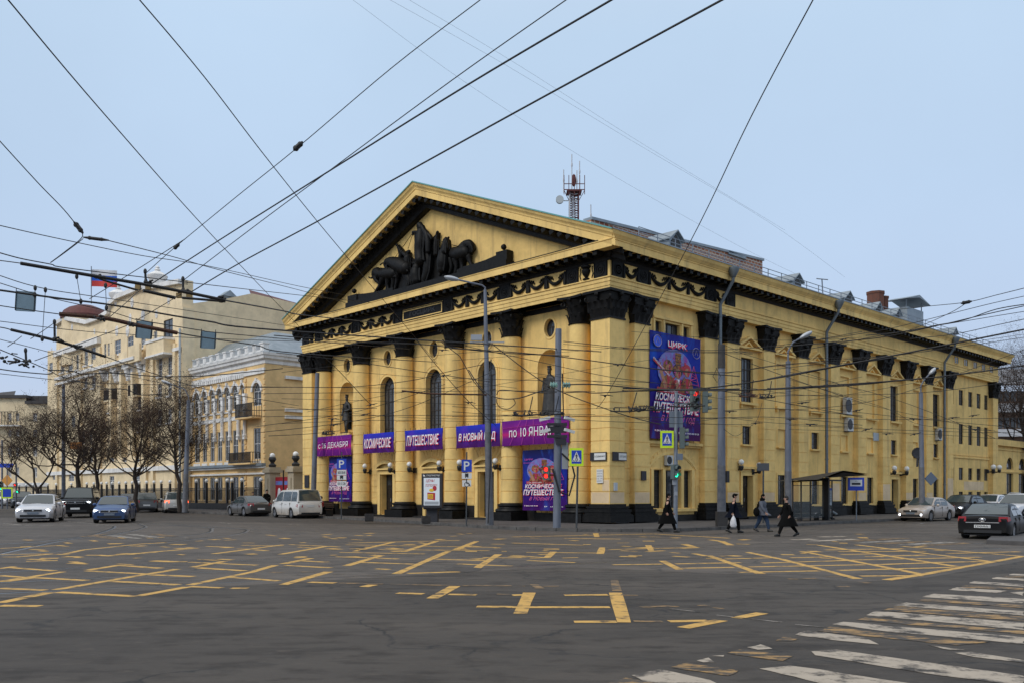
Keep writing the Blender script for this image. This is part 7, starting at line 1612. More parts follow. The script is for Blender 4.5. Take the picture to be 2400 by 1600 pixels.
q = MB(); c = fA(LA(1492, 1200)[0], 0, -.2); q.tube([(c[0], c[1], .3), (c[0], c[1], zt-.2)], .11, 8); q.build('downpipe', mat('pale_downpipe', (.42, .46, .48), .5, .2), AN)
for (a, b_, c_, d) in ((1912, 2045, 1300, 1385), (1858, 2032, 1675, 1745)):
    u1, z1 = LA(a, c_); u0, z0 = LA(b_, d); BL = MB(); bx(BL, fA, u0, u1, z0-.15, z0, -1.0, 0); bl = BL.build('balcony', TAN, AN)
    q = MB(); u = u0
    while u <= u1+.01: p = fA(u, 0, -.98); q.box(p[0]-.02, p[0]+.02, u-.02, u+.02, z0, z1); u += .13
    for d_ in (0, .25, .5, .75): p = fA(u0, 0, -d_); q.box(p[0]-.02, p[0]+.02, u0-.02, u0+.02, z0, z1)
    for zz in (z0+.08, z1): q.box(AX-1.0, AX-.96, u0, u1, zz-.03, zz+.03); q.box(AX-1, AX, u0-.03, u0+.03, zz-.03, zz+.03)
    q.build('railing', IRON, bl)
for (x, y, lab) in ((1545, 1660, 'air conditioner on the arched house, leftmost of three in its middle row'), (1658, 1670, 'air conditioner on the arched house between two lower windows'), (1903, 1655, 'air conditioner over the lower balcony of the arched house'), (1582, 1805, 'air conditioner on the belt of the arched house, left one'), (1820, 1805, 'air conditioner on the belt of the arched house, right one')):
    u, z = LA(x, y, -.3); aircon(fA, u, z, 0, lab, 1.0, .8, .4, group='air conditioners on the arched house')
# ---- tall gabled house ----
BX = 5.0
fB = lambda u, z, d: (BX+d, u, z)
def LB_(zx, zy): return L(zx/3.336, 560+zy/3.336, BX)
BH = thing('gabled_house', 'tall cream house with a stepped gable and blank side wall behind the arched house', 'house', M=MW)
u0b = LB_(1425, 600)[0]; u1b = LB_(372, 900)[0]
outl = [(u0b, 0), (LB_(372, 1800)[0], 0), LB_(372, 870), LB_(440, 870), LB_(444, 655), LB_(520, 608), LB_(690, 640), LB_(800, 600), LB_(860, 560), LB_(868, 500), LB_(935, 440), LB_(1100, 372), LB_(1240, 352), LB_(1425, 318)]
outl = [p if p[1] == 0 else (p[0], p[1]) for p in outl]
outl[0] = (u0b, 0); outl[-1] = (u0b, outl[-1][1])
wins = [(900,940,790,900),(1000,1040,760,880),(1105,1135,770,850),(1285,1345,630,790),(1203,1227,720,830),(815,830,820,920),(842,856,815,915),(715,745,845,975),(662,684,870,985),(598,630,900,1015),(535,565,925,1025),(475,500,950,1040),(388,410,965,1035),(1240,1266,930,1070),(1315,1342,915,1060),
 (850,885,1250,1350),(1060,1100,1210,1330),(720,745,1075,1160),(660,680,1085,1160),(1235,1262,1130,1230),(1315,1340,1120,1220),(1235,1262,1330,1440),(1315,1340,1320,1430),(1060,1090,1400,1500),(960,985,1400,1500),(860,890,1400,1500),(640,662,1500,1600),(700,720,1495,1600),(560,585,1380,1470),(480,505,1390,1480),(1060,1085,1620,1740),(960,985,1620,1740),(860,890,1600,1740),(700,722,1630,1740),(640,664,1640,1740),(540,575,1835,1890),(415,445,1830,1880),(860,890,1850,1950),(1060,1090,1840,1950)]
H_ = []; 
for (a, b_, c, d) in wins:
    u1, z1 = LB_(a, c); u0, _ = LB_(b_, c); _, z0 = LB_((a+b_)/2, d); _, z1 = LB_((a+b_)/2, c)
    if z0 < .8: z0 = .8
    g_ = (u1-u0)*.1; H_.append(rect(u0-g_, u1+g_, z0, z1))
mb = MB(); wall(mb, fB, outl, [(h, .16) for h in H_], 0, .4)
# blank side wall
sp = lambda zx, zy: R(zx/3.336, 560+zy/3.336, u0b)
top = [sp(1450, 512), sp(1525, 503), sp(1760, 470), sp(1970, 427), sp(2160, 470), sp(2345, 512)]
zc = outl[-1][1]
pl = [(BX, 0), (top[-1][0], 0)]+top[::-1]+[(BX, top[0][1]+.1)]
tri = tessellate_polygon([[Vector((a, b_, 0)) for a, b_ in pl]]); mb.add([(a, u0b+.02, b_) for a, b_ in pl], [tuple(t) for t in tri])
mb.add([(BX, u0b, outl[-1][1]), (BX+1.2, u0b, outl[-1][1]), (BX+1.2, u0b, 15), (BX, u0b, 15)], [(0,1,2,3)]); mb.build('wall', CREAM, BH)
for k, h in enumerate(H_):
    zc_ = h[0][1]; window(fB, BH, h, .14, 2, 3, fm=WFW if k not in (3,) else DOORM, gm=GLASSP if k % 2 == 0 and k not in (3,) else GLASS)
    if k < 24 and k not in (5, 6): q = MB(); bx(q, fB, h[0][0]-.15, h[1][0]+.15, h[0][1]-.22, h[0][1]-.03, -.22, 0); q.build('sill', WHITE, BH)
q = MB(); pts = [LB_(444, 655), LB_(520, 608), LB_(690, 640), LB_(800, 600), LB_(860, 560), LB_(868, 500), LB_(935, 440), LB_(1100, 372), LB_(1240, 352), (u0b, outl[-1][1])]
for a, b_ in zip(pts[:-1], pts[1:]): q.prism([a, b_, (b_[0], b_[1]-.5), (a[0], a[1]-.5)], fB, -.45, .6)
q.build('gable_coping', WHITE, BH)
q = MB()
for (a, b_, c, d, hh, dd) in ((445, 790, 855, 655, .8, -.5),):
    p0, p1 = LB_(a, 880), LB_(b_, 765); q.prism([p0, p1, (p1[0], p1[1]-hh), (p0[0], p0[1]-hh)], fB, dd, .3)
q.build('cornice', WHITE, BH)
def sweepseg(a, b_, c, d, h, dd, name, m=WHITE): p0, p1 = LB_(a, b_), LB_(c, d); q = MB(); z = (p0[1]+p1[1])/2; bx(q, fB, p1[0], p0[0], z-h, z, dd, 0); return q.build(name, m, BH)
sweepseg(800, 1010, 1130, 925, .35, -1.3, 'balcony_slab'); sweepseg(445, 1080, 800, 990, .4, -.35, 'string_course'); sweepseg(1165, 905, 1420, 850, .35, -.3, 'string_course'); sweepseg(445, 1130, 760, 1040, .3, -.3, 'string_course'); sweepseg(380, 1790, 1420, 1800, .5, -.3, 'string_course')
for (a, b_, c, d) in ((1225, 1365, 800, 880),):
    p1 = LB_(a, c); p0 = LB_(b_, d); q = MB(); bx(q, fB, p0[0], p1[0], p0[1]-.2, p1[1]-.4, -1.2, 0); bq = q.build('bay_balcony', CREAM, BH)
    q = MB(); bx(q, fB, p0[0]-.1, p1[0]+.1, p1[1]-.45, p1[1]-.2, -1.3, 0); bx(q, fB, p0[0]-.1, p1[0]+.1, p0[1]-.35, p0[1]-.15, -1.3, 0); q.build('balcony_rail', WHITE, bq)
for (xa, xb, ya, yb) in ((800, 900, 950, 1000), (905, 975, 925, 985), (1005, 1075, 900, 960), (1080, 1170, 850, 940)):
    p1, p0 = LB_(xa, ya), LB_(xb, yb); q = MB(); bx(q, fB, p0[0], p1[0], LB_(xb, yb)[1]-.2, p1[1], -1.15, -.9); q.build('parapet_panel', CREAM, BH)
for (x, y0, y1, w) in ((935, 1010, 1110, 46), (1030, 985, 1095, 50), (1130, 950, 1070, 50), (845, 1030, 1100, 40)):   # giant carved consoles
    p1, p0 = LB_(x-w/2, y0), LB_(x+w/2, y1); q = MB(); bx(q, fB, p0[0], p1[0], p0[1], p1[1], -.3, 0); bx(q, fB, p0[0]-.1, p1[0]+.1, (p0[1]+p1[1])/2+.4, p1[1], -.8, 0)
    for k in range(5): z = p0[1]+(p1[1]-p0[1])*(k+.5)/5; q.ball(fB((p0[0]+p1[0])/2, z, -.35-.1*k), .35, 6)
    q.build('carved_console', WHITE, BH)
for (x, y, r) in ((1035, 500, 38), (915, 720, 40), (1120, 600, 45), (1020, 620, 34), (565, 690, 30), (740, 725, 24), (1225, 590, 30), (1320, 480, 30), (1000, 720, 44), (830, 730, 20), (405, 860, 18)):
    p = LB_(x, y); q = MB(); rr = r/3.336*.045
    for k in range(9): a = k*.7; q.ball(fB(p[0]+rr*.55*math.cos(a), p[1]+rr*.8*math.sin(a), -.02), rr*.4, 6, (.4, 1, 1))
    q.ball(fB(p[0], p[1], -.05), rr*.5, 6, (.5, 1, 1)); q.build('stucco_ornament', WHITE, BH)
for x in (790, 1150, 1205, 1375, 455, 640): p = LB_(x, 900); q = MB(); bx(q, fB, p[0]-.35, p[0]+.35, .5, LB_(x, 1000 if x > 700 else 1050)[1]+2.5, -.28, 0); q.build('pilaster', CREAM, BH)
for x in (822, 905, 985, 1075, 1160): p = LB_(x, 1100); q = MB(); bx(q, fB, p[0]-.3, p[0]+.3, 6, LB_(x, 1010)[1]-.5, -.7, 0); q.build('tall_pilaster', CREAM, BH)
q = MB(); q.box(BX-.1, BX+1.2, u0b-.35, u0b-.05, 12, outl[-1][1]-3); q.build('corner_strip', CREAM, BH)
for (x, y) in ((1210, 300), (905, 440)):
    u, z = LB_(x, y); q = MB(); q.lathe([(.3, z-1.6), (.35, z-1.3), (.5, z-.9), (1.05, z-.1), (1.1, z+.2), (.6, z+.55), (.25, z+.7), (.35, z+.85), (.2, z+1.0), (.25, z+1.15), (.02, z+1.35)], (BX+.3, u, 0), 14); q.build('urn', WHITE, BH, smooth=True)
RED = mat('dark_red_roof', (.13, .035, .03), .6, .1, noise=.35, nscale=1.5)
v = AT(201, 741, 124); _x, _y = LW(v.x, v.y); rr = 52*124/FPX; q = MB()
q.lathe([(rr*1.04, v.z-.6), (rr*1.04, v.z-.1), (rr, v.z), (rr*.92, v.z+.5), (rr*.7, v.z+1.0), (rr*.35, v.z+1.4), (.05, v.z+1.5)], (_x, _y, 0), 20); q.build('turret_roof', RED, BH, smooth=True)
q = MB(); q.lathe([(rr*.98, v.z-7), (rr*.98, v.z-.5)], (_x, _y, 0), 20); q.build('turret', CREAM, BH, smooth=True)
q = MB(); a, b_, c = sp(1990, 440), sp(2110, 425), sp(2340, 505); q.add([(a[0], u0b+.5, a[1]-.3), (b_[0], u0b+5, b_[1]+1.2), (c[0], u0b+.5, c[1]+.1), (c[0]+2, u0b+8, c[1]+.5)], [(0,1,2), (1,3,2)]); q.build('roof', RED, BH)
q = MB(); a = sp(1820, 440); q.box(a[0]-.5, a[0]+.7, u0b+1, u0b+2, a[1]-1, a[1]); q.prism([(a[0]-.8, a[1]), (a[0]+1.0, a[1]), (a[0]+.1, a[1]+.7)], lambda u, v, d: (u, d, v), u0b+.8, u0b+2.2); q.build('chimney', ZINC, BH)
for (a, b_, c, d) in ((848, 915, 1185, 1250), (1040, 1110, 1145, 1215)):
    p1, p0 = LB_(a, c), LB_(b_, d); q = MB(); bx(q, fB, p0[0], p1[0], p0[1]-.2, p0[1], -.6, 0); bl = q.build('balcony', CREAM, BH); q = MB(); u = p0[0]
    while u < p1[0]: q.box(BX-.6, BX-.56, u-.02, u+.02, p0[1], p1[1]); u += .14
    q.box(BX-.62, BX-.55, p0[0], p1[0], p1[1]-.06, p1[1]); q.box(BX-.6, BX, p0[0]-.03, p0[0]+.03, p0[1], p1[1]); q.build('railing', IRON, bl)
q = MB(); x_, z_ = sp(1437, 560); q.tube([(BX-.3, u0b-.1, 3), (BX-.3, u0b-.1, z_-2)], .13, 8); q.build('downpipe', mat('pale_downpipe', (.42, .46, .48), .5, .2), BH)
for (x, y, lab) in ((940, 885, 'air conditioner under a gable window of the cream house, left one'), (1035, 850, 'air conditioner under a gable window of the cream house, right one'), (1165, 1100, 'air conditioner on the cream house near the arched house')):
    u, z = LB_(x, y); aircon(fB, u, z, 0, lab, 1.3, 1.0, .6, group='air conditioners on the cream house')
# flag on its pole
Yf = 100; v = AT(214, 712, Yf); FL = thing('flag', 'white, blue and red striped flag on a pole above the cream house roof', 'flag', v)
hh = AT(214, 624.5, Yf).z-v.z; q = MB(); q.tube([(0, 0, 0), (0, 0, hh)], .05, 6); q.build('pole', GALV, FL)
for k, (c, nm) in enumerate((((.62, .62, .64), 'white'), ((.02, .12, .55), 'blue'), ((.60, .06, .05), 'red'))):
    q = MB(); vs = []; w = 2.85; h = .63
    for j in range(2):
        for i in range(15): t_ = i/14; vs.append((w*t_+.05, .25*math.sin(t_*6), hh-.35-(k+j)*h-.12*t_+.07*math.sin(t_*6)))
    q.add(vs, [(i, i+1, 15+i+1, 15+i) for i in range(14)]); q.build('%s_stripe' % nm, mat('flag_'+nm, c, .8), FL, smooth=True, fix=False)
# ---- far house at the left edge ----
FH = thing('far_house', 'pale yellow four-storey house at the far left end of the street', 'house', (0, 0, 0)); YF = 150
def FP(zx, zy): v = AT(zx/3.336, 860+zy/3.336, YF); return v.x, v.z
fF = lambda u, z, d: (u, YF+d, z)
o1 = FP(-400, 240); o2 = FP(205, 240); o3 = FP(400, 285); H_ = []
for x in ((60, 90), (120, 150), (255, 290)):
    for (y0, y1) in ((355, 420), (485, 540), (620, 695), (780, 860)): a, b_ = FP(x[0], y1), FP(x[1], y0); H_.append(rect(a[0], b_[0], a[1], b_[1]))
mb = MB(); wall(mb, fF, [(o1[0], 0), (o3[0], 0), o3, (o2[0], o3[1]), o2, o1], [(h, .4) for h in H_], 0, .4); mb.build('wall', CREAM, FH)
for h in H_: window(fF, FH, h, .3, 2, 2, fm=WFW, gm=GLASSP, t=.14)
q = MB(); a, b_ = FP(-400, 462), FP(172, 452); bx(q, fF, a[0], b_[0], a[1], b_[1], -1.2, 0); q.build('balcony', WHITE, FH); q = MB(); z = b_[1]
u = a[0]
while u < b_[0]: q.box(u-.03, u+.03, YF-1.2, YF-1.1, z, z+2.2); u += .5
q.box(a[0], b_[0], YF-1.2, YF-1.1, z+2.1, z+2.2); q.build('railing', IRON, FH)
q = MB(); a, b_, c = FP(-400, 240), FP(20, 208), FP(120, 240); q.add([(a[0], YF-.5, a[1]), (b_[0], YF+4, b_[1]+1), (c[0], YF-.5, c[1]), (o2[0], YF-.5, o2[1]+.2)], [(0,1,2)]); bx(q, fF, o1[0], o2[0]+.3, o2[1], o2[1]+.5, -.5, 1); bx(q, fF, o2[0], o3[0], o3[1], o3[1]+.5, -.5, 1); q.build('roof', mat('dark_roof', (.05, .045, .045), .7), FH)
for zx in (220, 330): a = FP(zx, 235); q = MB(); bx(q, fF, a[0]-1.2, a[0]+1.2, a[1]-3, a[1]+.4, 1, 3); q.build('chimney', mat('dark_roof', (.05, .045, .045), .7), FH)
q = MB(); a, b_ = FP(-400, 930), FP(400, 900); bx(q, fF, a[0], b_[0], a[1], b_[1], -.3, 0); q.build('plinth_band', WHITE, FH)
q = MB(); q.box(-120, -40, 210, 215, 0, 9); o = q.build('distant_house', CREAM); 
tag(o, 'low distant house closing the view beyond the far left junction', 'house')
# ---- iron fence with globe posts ----
FX = 4.2
FE = thing('iron_fence', 'black iron fence with white globes on its posts before the yellow houses', 'fence', M=MW)
pxs = [150, 205, 260, 320, 375, 440, 500, 560, 620, 680, 735, 795, 835, 880, 933, 985, 1035, 1090, 1147, 1205, 1262, 1330, 1398, 1465, 1535, 1615, 1695, 1777, 1815, 1890, 2040]
ys = [L(p/3.336, 1116, FX)[0] for p in pxs]; fp = fg = None
for y in ys:
    if fp is None:
        q = MB(); q.box(-.10, .10, -.10, .10, 0, 2.75); fp = q.build('post', IRON, FE); fp.location = (FX, y, 0); q = MB(); q.ball((0, 0, 2.95), .19, 8); fg = q.build('globe', GLOBE, fp, smooth=True)
    else: k = inst(fp, 'post', FE, T3(FX, y, 0)); inst(fg, 'globe', k, Matrix())
q = MB(); q.box(FX-.02, FX+.02, ys[-1], ys[0], .85, .9); q.box(FX-.02, FX+.02, ys[-1], ys[0], 2.0, 2.05); q.box(FX-.02, FX+.02, ys[-1], ys[0], 2.2, 2.25); q.build('rail', IRON, FE)
q = MB(); q.box(FX-.15, FX+.15, ys[-1], ys[0], 0, .75); q.build('low_wall', STONE, FE)
q = MB(); y = ys[-1]
while y < min(ys[0], 110): q.box(FX-.015, FX+.015, y-.012, y+.012, .75, 2.25); y += .16
o = q.build('picket', IRON, FE); o['kind'] = 'stuff'
# gateway with red posters
GT = thing('gateway', 'stone gateway with red posters on its leaves between the circus and the arched house', 'gate', M=MW)
GX = 4.8
pr = [L(2130/3.336, 1100, GX)[0], L(2312/3.336, 1100, GX)[0]]; STN = plaster('gate_stone', (.50, .42, .30), (.3, .25, .18), .5); zp = L(2130/3.336, 860+780/3.336, GX)[1]
for y in pr:
    q = MB(); q.box(GX-.5, GX+.5, y-.5, y+.5, 0, zp-.5); q.box(GX-.65, GX+.65, y-.65, y+.65, zp-.5, zp-.2); q.box(GX-.55, GX+.55, y-.55, y+.55, zp-.2, zp); q.box(GX-.58, GX-.5, y-.15, y+.15, .8, zp-1); p_ = q.build('pillar', STN, GT)
    q = MB(); q.lathe([(.3, zp), (.35, zp+.2), (.15, zp+.4), (.35, zp+.7), (.3, zp+.9)], (GX, y, 0), 10); q.build('lamp_base', IRON, p_); q = MB(); q.ball((GX, y, zp+1.05), .25, 10); q.build('globe', GLOBE, p_, smooth=True)
a, b_ = pr[0]-.6, pr[1]+.6; mdy = (a+b_)/2; REDP = mat('red_poster_print', (.42, .012, .02), .6, noise=.3, nscale=3, col2=(.3, .02, .03))
fG = lambda u, z, d: (GX+d, u, z)
for (u0, u1) in ((b_, mdy-.08), (mdy+.08, a)):
    q = MB(); bx(q, fG, u0, u1, .3, zp-.9, -.03, 0); lf = q.build('leaf', REDP, GT); q = MB(); bx(q, fG, u0+.1, u1-.05, zp-1.6, zp-1.25, -.036, -.03); q.build('header_print', CYI, lf)
    q = MB(); c = (u0+u1)/2; q.ball(fG(c, 1.9, -.04), .3, 8, (.1, .8, 1)); q.prism([(c-.5, .8), (c-.2, 1.8), (c, 1.2), (c+.2, 1.9), (c+.5, .8)], fG, -.05, -.035); q.build('deer_print', INKW, lf)
q = MB(); bx(q, fG, mdy-.05, mdy+.05, .2, zp-.3, -.08, 0); q.build('post', IRON, GT)
gw = WL(1.5, L(625, 1170, 1.5)[0], .13); person('man in black standing by the gateway pillar left of the minivan', gw.x, gw.y, .13, math.radians(-60), 1.85, .05, .02, coat=.3, hat='beanie', slim=1.2)
gw = WL(1.5, L(593, 1170, 1.5)[0], .13); person('person in dark clothes half hidden behind the dark grey saloon', gw.x, gw.y, .13, math.radians(-80), 1.7, .05, .02, coat=.2, slim=1.1)
# ================= right wing and houses behind =================
WG = thing('side_wing', 'single-storey yellow wing with arched windows at the right edge beyond the circus', 'building', M=MW)
x0 = WX+.05; x1 = 80; zt = 6.95; holes = []; its = []
for cx, w in ((2367, 8), (2396, 8), (2425, 8)):
    a, _ = R(cx-w, 1000, .6); b_, _ = R(cx+w, 1000, .6); h = arch(a, b_, 4.1, 5.3); holes.append((h, .3)); its.append(h); h = rect(a, b_, 1.6, 3.7); holes.append((h, .3)); its.append(h)
mb = MB(); wall(mb, fR, rect(x0, x1, 0, zt-.6), holes, .6, .3); mb.build('wall', YEL, WG)
for h in its: window(fR, WG, h, .85, 2, 2)
q = MB(); bx(q, fR, x0, x1, zt-.6, zt, .2, .9); bx(q, fR, x0, x1, zt-1.0, zt-.85, .5, .6); bx(q, fR, x0, x1, 3.8, 3.9, .52, .6); q.build('cornice', YEL2, WG); q = MB(); q.add([(x0, .2, zt), (x1, .2, zt), (x1, 12, zt+1.5), (x0, 12, zt+1.5)], [(0,1,2,3)]); q.build('roof', mat('dark_roof', (.05, .045, .045), .7), WG)
for k in range(5): z = 1.2+k*.5; q = MB(); 
bwd = thing('snowy_roofed_house', 'brown house with pale roof bands behind the bare tree at the right edge', 'house', (0, 0, 0))
v0, v1 = AT(2300, 1040, 130), AT(2480, 865, 130)
q = MB(); q.box(v0.x, v1.x, 130, 140, 0, v1.z-3.2); q.build('wall', mat('brown_brick_far', (.17, .10, .07), .9, noise=.4, nscale=.6, col2=(.28, .2, .15)), bwd)
q = MB(); 
for (a, b_) in ((865, 900), (945, 965), (1005, 1022)): z1, z0 = AT(0, a, 129).z, AT(0, b_, 129).z; q.box(v0.x-1, v1.x+1, 128.5, 129.9, z0, z1)
q.build('roof_band', mat('pale_roof_sheet', (.5, .5, .52), .7), bwd); 
for zz in (915, 978):
    for k in range(9):
        a = AT(2305+k*16, zz, 129.9); q = MB(); q.box(a.x, a.x+.7, 129.8, 129.99, a.z-1.5, a.z); q.build('window', GLASS, bwd)
# ================= trees =================
BARK = mat('dark_bark', (.028, .020, .015), .95, noise=.5, nscale=6, col2=(.05, .038, .03)); TWIG = mat('brown_twig', (.045, .03, .022), .95)
LEAF = mat('dry_brown_leaf', (.085, .042, .024), .9, noise=.6, nscale=3, col2=(.035, .018, .012))
def tree(label, X, Y, H, spread, seed, lean=0, fork=.35, r0=.28, leaves=2600, forks=None, trunkpts=None, lo=.3, flat=1.0, leader=True):
    rg = random.Random(seed); t = thing('bare_tree', label, 'tree', (X, Y, .1), group='bare winter trees'); tr = MB(); cr = MB(); cr2 = MB(); tips = []
    th = H*fork; P = trunkpts or [(0, 0, 0), (lean*.3, 0, th*.4), (lean*.2+.08, .05, th*.75), (lean*.6, 0, th)]
    tr.tube([(0, 0, 0), (P[1][0], P[1][1], P[1][2])]+P[2:], [r0*1.25, r0]+[r0*.9-.1*r0*i for i in range(len(P)-2)], 9)
    def grow_(p, d, ln, r, dep):
        pts = [p]; q = Vector(p); dd = Vector(d)
        n = 4 if dep < 3 else 3
        for i in range(n):
            dd = (dd+Vector((rg.uniform(-.28, .28), rg.uniform(-.28, .28), rg.uniform(-.10, .22)))).normalized(); q = q+dd*ln/n; pts.append(tuple(q))
        mb = tr if dep == 0 else (cr if dep < 4 else cr2)
        mb.tube(pts, r*(1 if dep < 2 else .95), 6 if dep < 2 else (4 if dep < 4 else 3), r2=r*.55, cap=False)
        if dep >= 3: tips.extend(pts[1:])
        if dep >= 5: return
        nb = {0: 4, 1: 4, 2: 4, 3: 4, 4: 3}[dep]
        for k in range(nb):
            f = rg.uniform(.35, 1.0) if k else 1.0; i = min(n-1, int(f*n)); base = Vector(pts[i]).lerp(Vector(pts[i+1]), f*n-i if f < 1 else 1)
            a = rg.uniform(0, 6.28); el = rg.uniform(.1, .85) if dep < 2 else rg.uniform(-.5, .9)
            nd = (dd*.45+Vector((math.cos(a)*math.cos(el)*spread, math.sin(a)*math.cos(el)*.9, math.sin(el)*flat))).normalized()
            grow_(tuple(base), nd, ln*rg.uniform(.56, .82), r*.52, dep+1)
    if leader:
        top = Vector(P[-1]); pts = [top]; q = top
        for i in range(7): q = q+Vector((rg.uniform(-.3, .3), rg.uniform(-.25, .25), (H*.93-th)/7)); pts.append(q)
        rr_ = [r0*.75*(1-.13*i) for i in range(8)]; tr.tube(pts, rr_, 7)
        for i in range(1, 8):
            nb_ = 4 if i < 7 else 3
            for j in range(nb_):
                a = rg.uniform(0, 6.28); el = rg.uniform(-.05, .75)+(i/14); bl = (H-th)*(.40 if i < 5 else .26)*rg.uniform(.75, 1.1)*spread
                grow_(tuple(pts[i-1].lerp(pts[i], rg.random())), (math.cos(a)*math.cos(el), math.sin(a)*math.cos(el)*.85, math.sin(el)), bl, rr_[i]*.5, 1)
        for j in range(3):
            a = rg.choice([0, 3.1, 1.6])+rg.uniform(-.4, .4); grow_(tuple(P[-1]), (math.cos(a)*.9, math.sin(a)*.6, .55), (H-th)*.46*spread, r0*.4, 1)
    base = Vector(P[-1]); lim = [] if leader else forks or [(rg.uniform(0, 6.28), rg.uniform(.5, 1.0)) for _ in range(4)]
    for k, (a, el) in enumerate(lim): grow_(tuple(base-Vector((0, 0, .1*k))), (math.cos(a)*math.cos(el), math.sin(a)*math.cos(el)*.8, math.sin(el)), (H-th)*.48, r0*.55, 0)
    lv = MB()
    for i in range(leaves):
        p = Vector(rg.choice(tips))+Vector((rg.gauss(0, .09), rg.gauss(0, .09), rg.gauss(0, .08))); s = rg.uniform(.04, .10)
        a = Vector((rg.uniform(-1, 1), rg.uniform(-1, 1), rg.uniform(-1, 1))).normalized(); b_ = a.orthogonal().normalized(); lv.add([p, p+a*s, p+a*s*.6+b_*s], [(0,1,2)])
    tr.build('trunk', BARK, t, smooth=True, fix=False); c = cr.build('crown', TWIG, t, fix=False)
    # scale the crown so that it fills the measured height and width
    cr2.build('twigs', TWIG, c, fix=False)['kind'] = 'stuff'; lv.build('dry_leaves', LEAF, c, fix=False)['kind'] = 'stuff'
    return t
def TX(zx, Y): return (zx/3.336-1200)/FPX*Y
tree('forked bare tree at the far left with sparse upper branches', TX(290, 84), 84, 9.0, 1.0, 5, fork=.22, r0=.2, leaves=4000, forks=[(3.0, 1.0), (.1, 1.2), (2.9, .6)], leader=False)
tree('tallest bare tree, with a small orange sign on its trunk', TX(606, 83), 83, 12.0, 1.0, 11, fork=.26, r0=.24, leaves=8000)
tree('bare tree right of the tallest one, behind the off-road car', TX(756, 80), 80, 8.8, .75, 21, fork=.36, r0=.18, leaves=4500)
tree('bare tree with a bent trunk before the cream house balconies', TX(1066, 78), 78, 8.8, .95, 33, fork=.34, r0=.19, leaves=5500, lean=-.3)
tree('bare tree beside the leaning lamp post, before the arched house', TX(1410, 76), 76, 10.0, 1.1, 47, fork=.32, r0=.18, leaves=7000, lean=-.5)
tree('bare tree at the right edge behind the side wing', (2405-1200)/FPX*92, 92, 16.5, .9, 51, fork=.36, r0=.26, leaves=6000)
v = AT(600/3.336, 860+610/3.336, 81.6); os_ = thing('small_sign', 'small orange sign fixed to the trunk of the tallest tree', 'sign', v); q = MB(); q.box(-.55, .45, -.03, .03, -.3, .3); q.build('panel', mat('orange_panel', (.6, .24, .05), .6), os_)
# ================= antenna mast on the roof =================
Ya = 66; base = AT(1345, 512, Ya); AM = thing('antenna_mast', 'red and white lattice antenna mast on the circus roof', 'antenna mast', (base.x, base.y, 14)); REDM = mat('mast_red', (.10, .022, .02), .7); WHM = mat('mast_white', (.5, .5, .52), .6)
zz = lambda py: CAMH+(HY-py)*Ya/FPX-14; q = MB(); q2 = MB(); w = .32; K = 14; z0, z1 = zz(530), zz(452)
for s1 in (-1, 1):
    for s2 in (-1, 1): (q if s1 > 0 else q2).tube([(s1*w, s2*w, 0), (s1*w, s2*w, z1)], .045, 4)
for i in range(K):
    za, zb = z0+(z1-z0)*i/K, z0+(z1-z0)*(i+1)/K
    for a, b_ in (((-w, -w), (w, -w)), ((w, -w), (w, w)), ((w, w), (-w, w)), ((-w, w), (-w, -w))): (q if i % 3 else q2).tube([(*a, za), (*b_, zb)], .028, 3); (q2 if i % 3 else q).tube([(*a, za), (*b_, za)], .028, 3)
q.box(-.55, .55, -.55, .55, z1-.05, z1)
for x in (-.75, -.4, 0, .4, .75): q.box(x-.025, x+.025, -.53, -.49, z1-.3, z1+1.1); q.tube([(x, -.5, z1), (x*.4, 0, z1-.7)], .03, 4)
q.box(-.75, .75, -.52, -.48, z1+.45, z1+.5); q.box(-.75, .75, -.52, -.48, z1+.02, z1+.08); q.ball((0, 0, z1+.9), .22, 6, (.8, .8, 2.2)); q.build('lattice', REDM, AM); q2.build('white_lattice', WHM, AM)
for dx, top in ((-.75, 398), (-.15, 362), (.22, 400), (.42, 378), (1.25, 480)): q = MB(); q.tube([(dx, 0, z1 if top < 450 else 0), (dx, 0, zz(top))], .035, 4); q.ball((dx, 0, zz(top+25)), .07, 5, (1, 1, 3)); q.build('aerial', WHM, AM)
q = MB(); q.lathe([(.02, -.15), (.29, -.15), (.29, .1), (.14, .2)], (-1.05, -.2, zz(471)), 12, axis='y'); q.tube([(-1.05, 0, zz(471)), (-.4, 0, zz(471))], .04, 4); q.build('dish', mat('dish_grey', (.42, .45, .46), .5), AM, smooth=True)
t = thing('roof_aerial', 'small leaning television aerial on the roof of the side wing of the circus', 'aerial', M=MW @ T3(*(lambda p: (p[0], 2.0, 14.9))(R(1931, 690, 2.0)))); zr_ = R(1928, 655, 2.0)[1]-14.9
q = MB(); q.tube([(0, 0, 0), (-.3, 0, zr_)], .05, 4); q.tube([(-1.1, 0, zr_-.1), (.6, 0, zr_+.1)], .04, 4); q.tube([(-.8, 0, zr_*.45-.1), (.6, 0, zr_*.45+.15)], .04, 4); q.build('aerial', GALV, t)
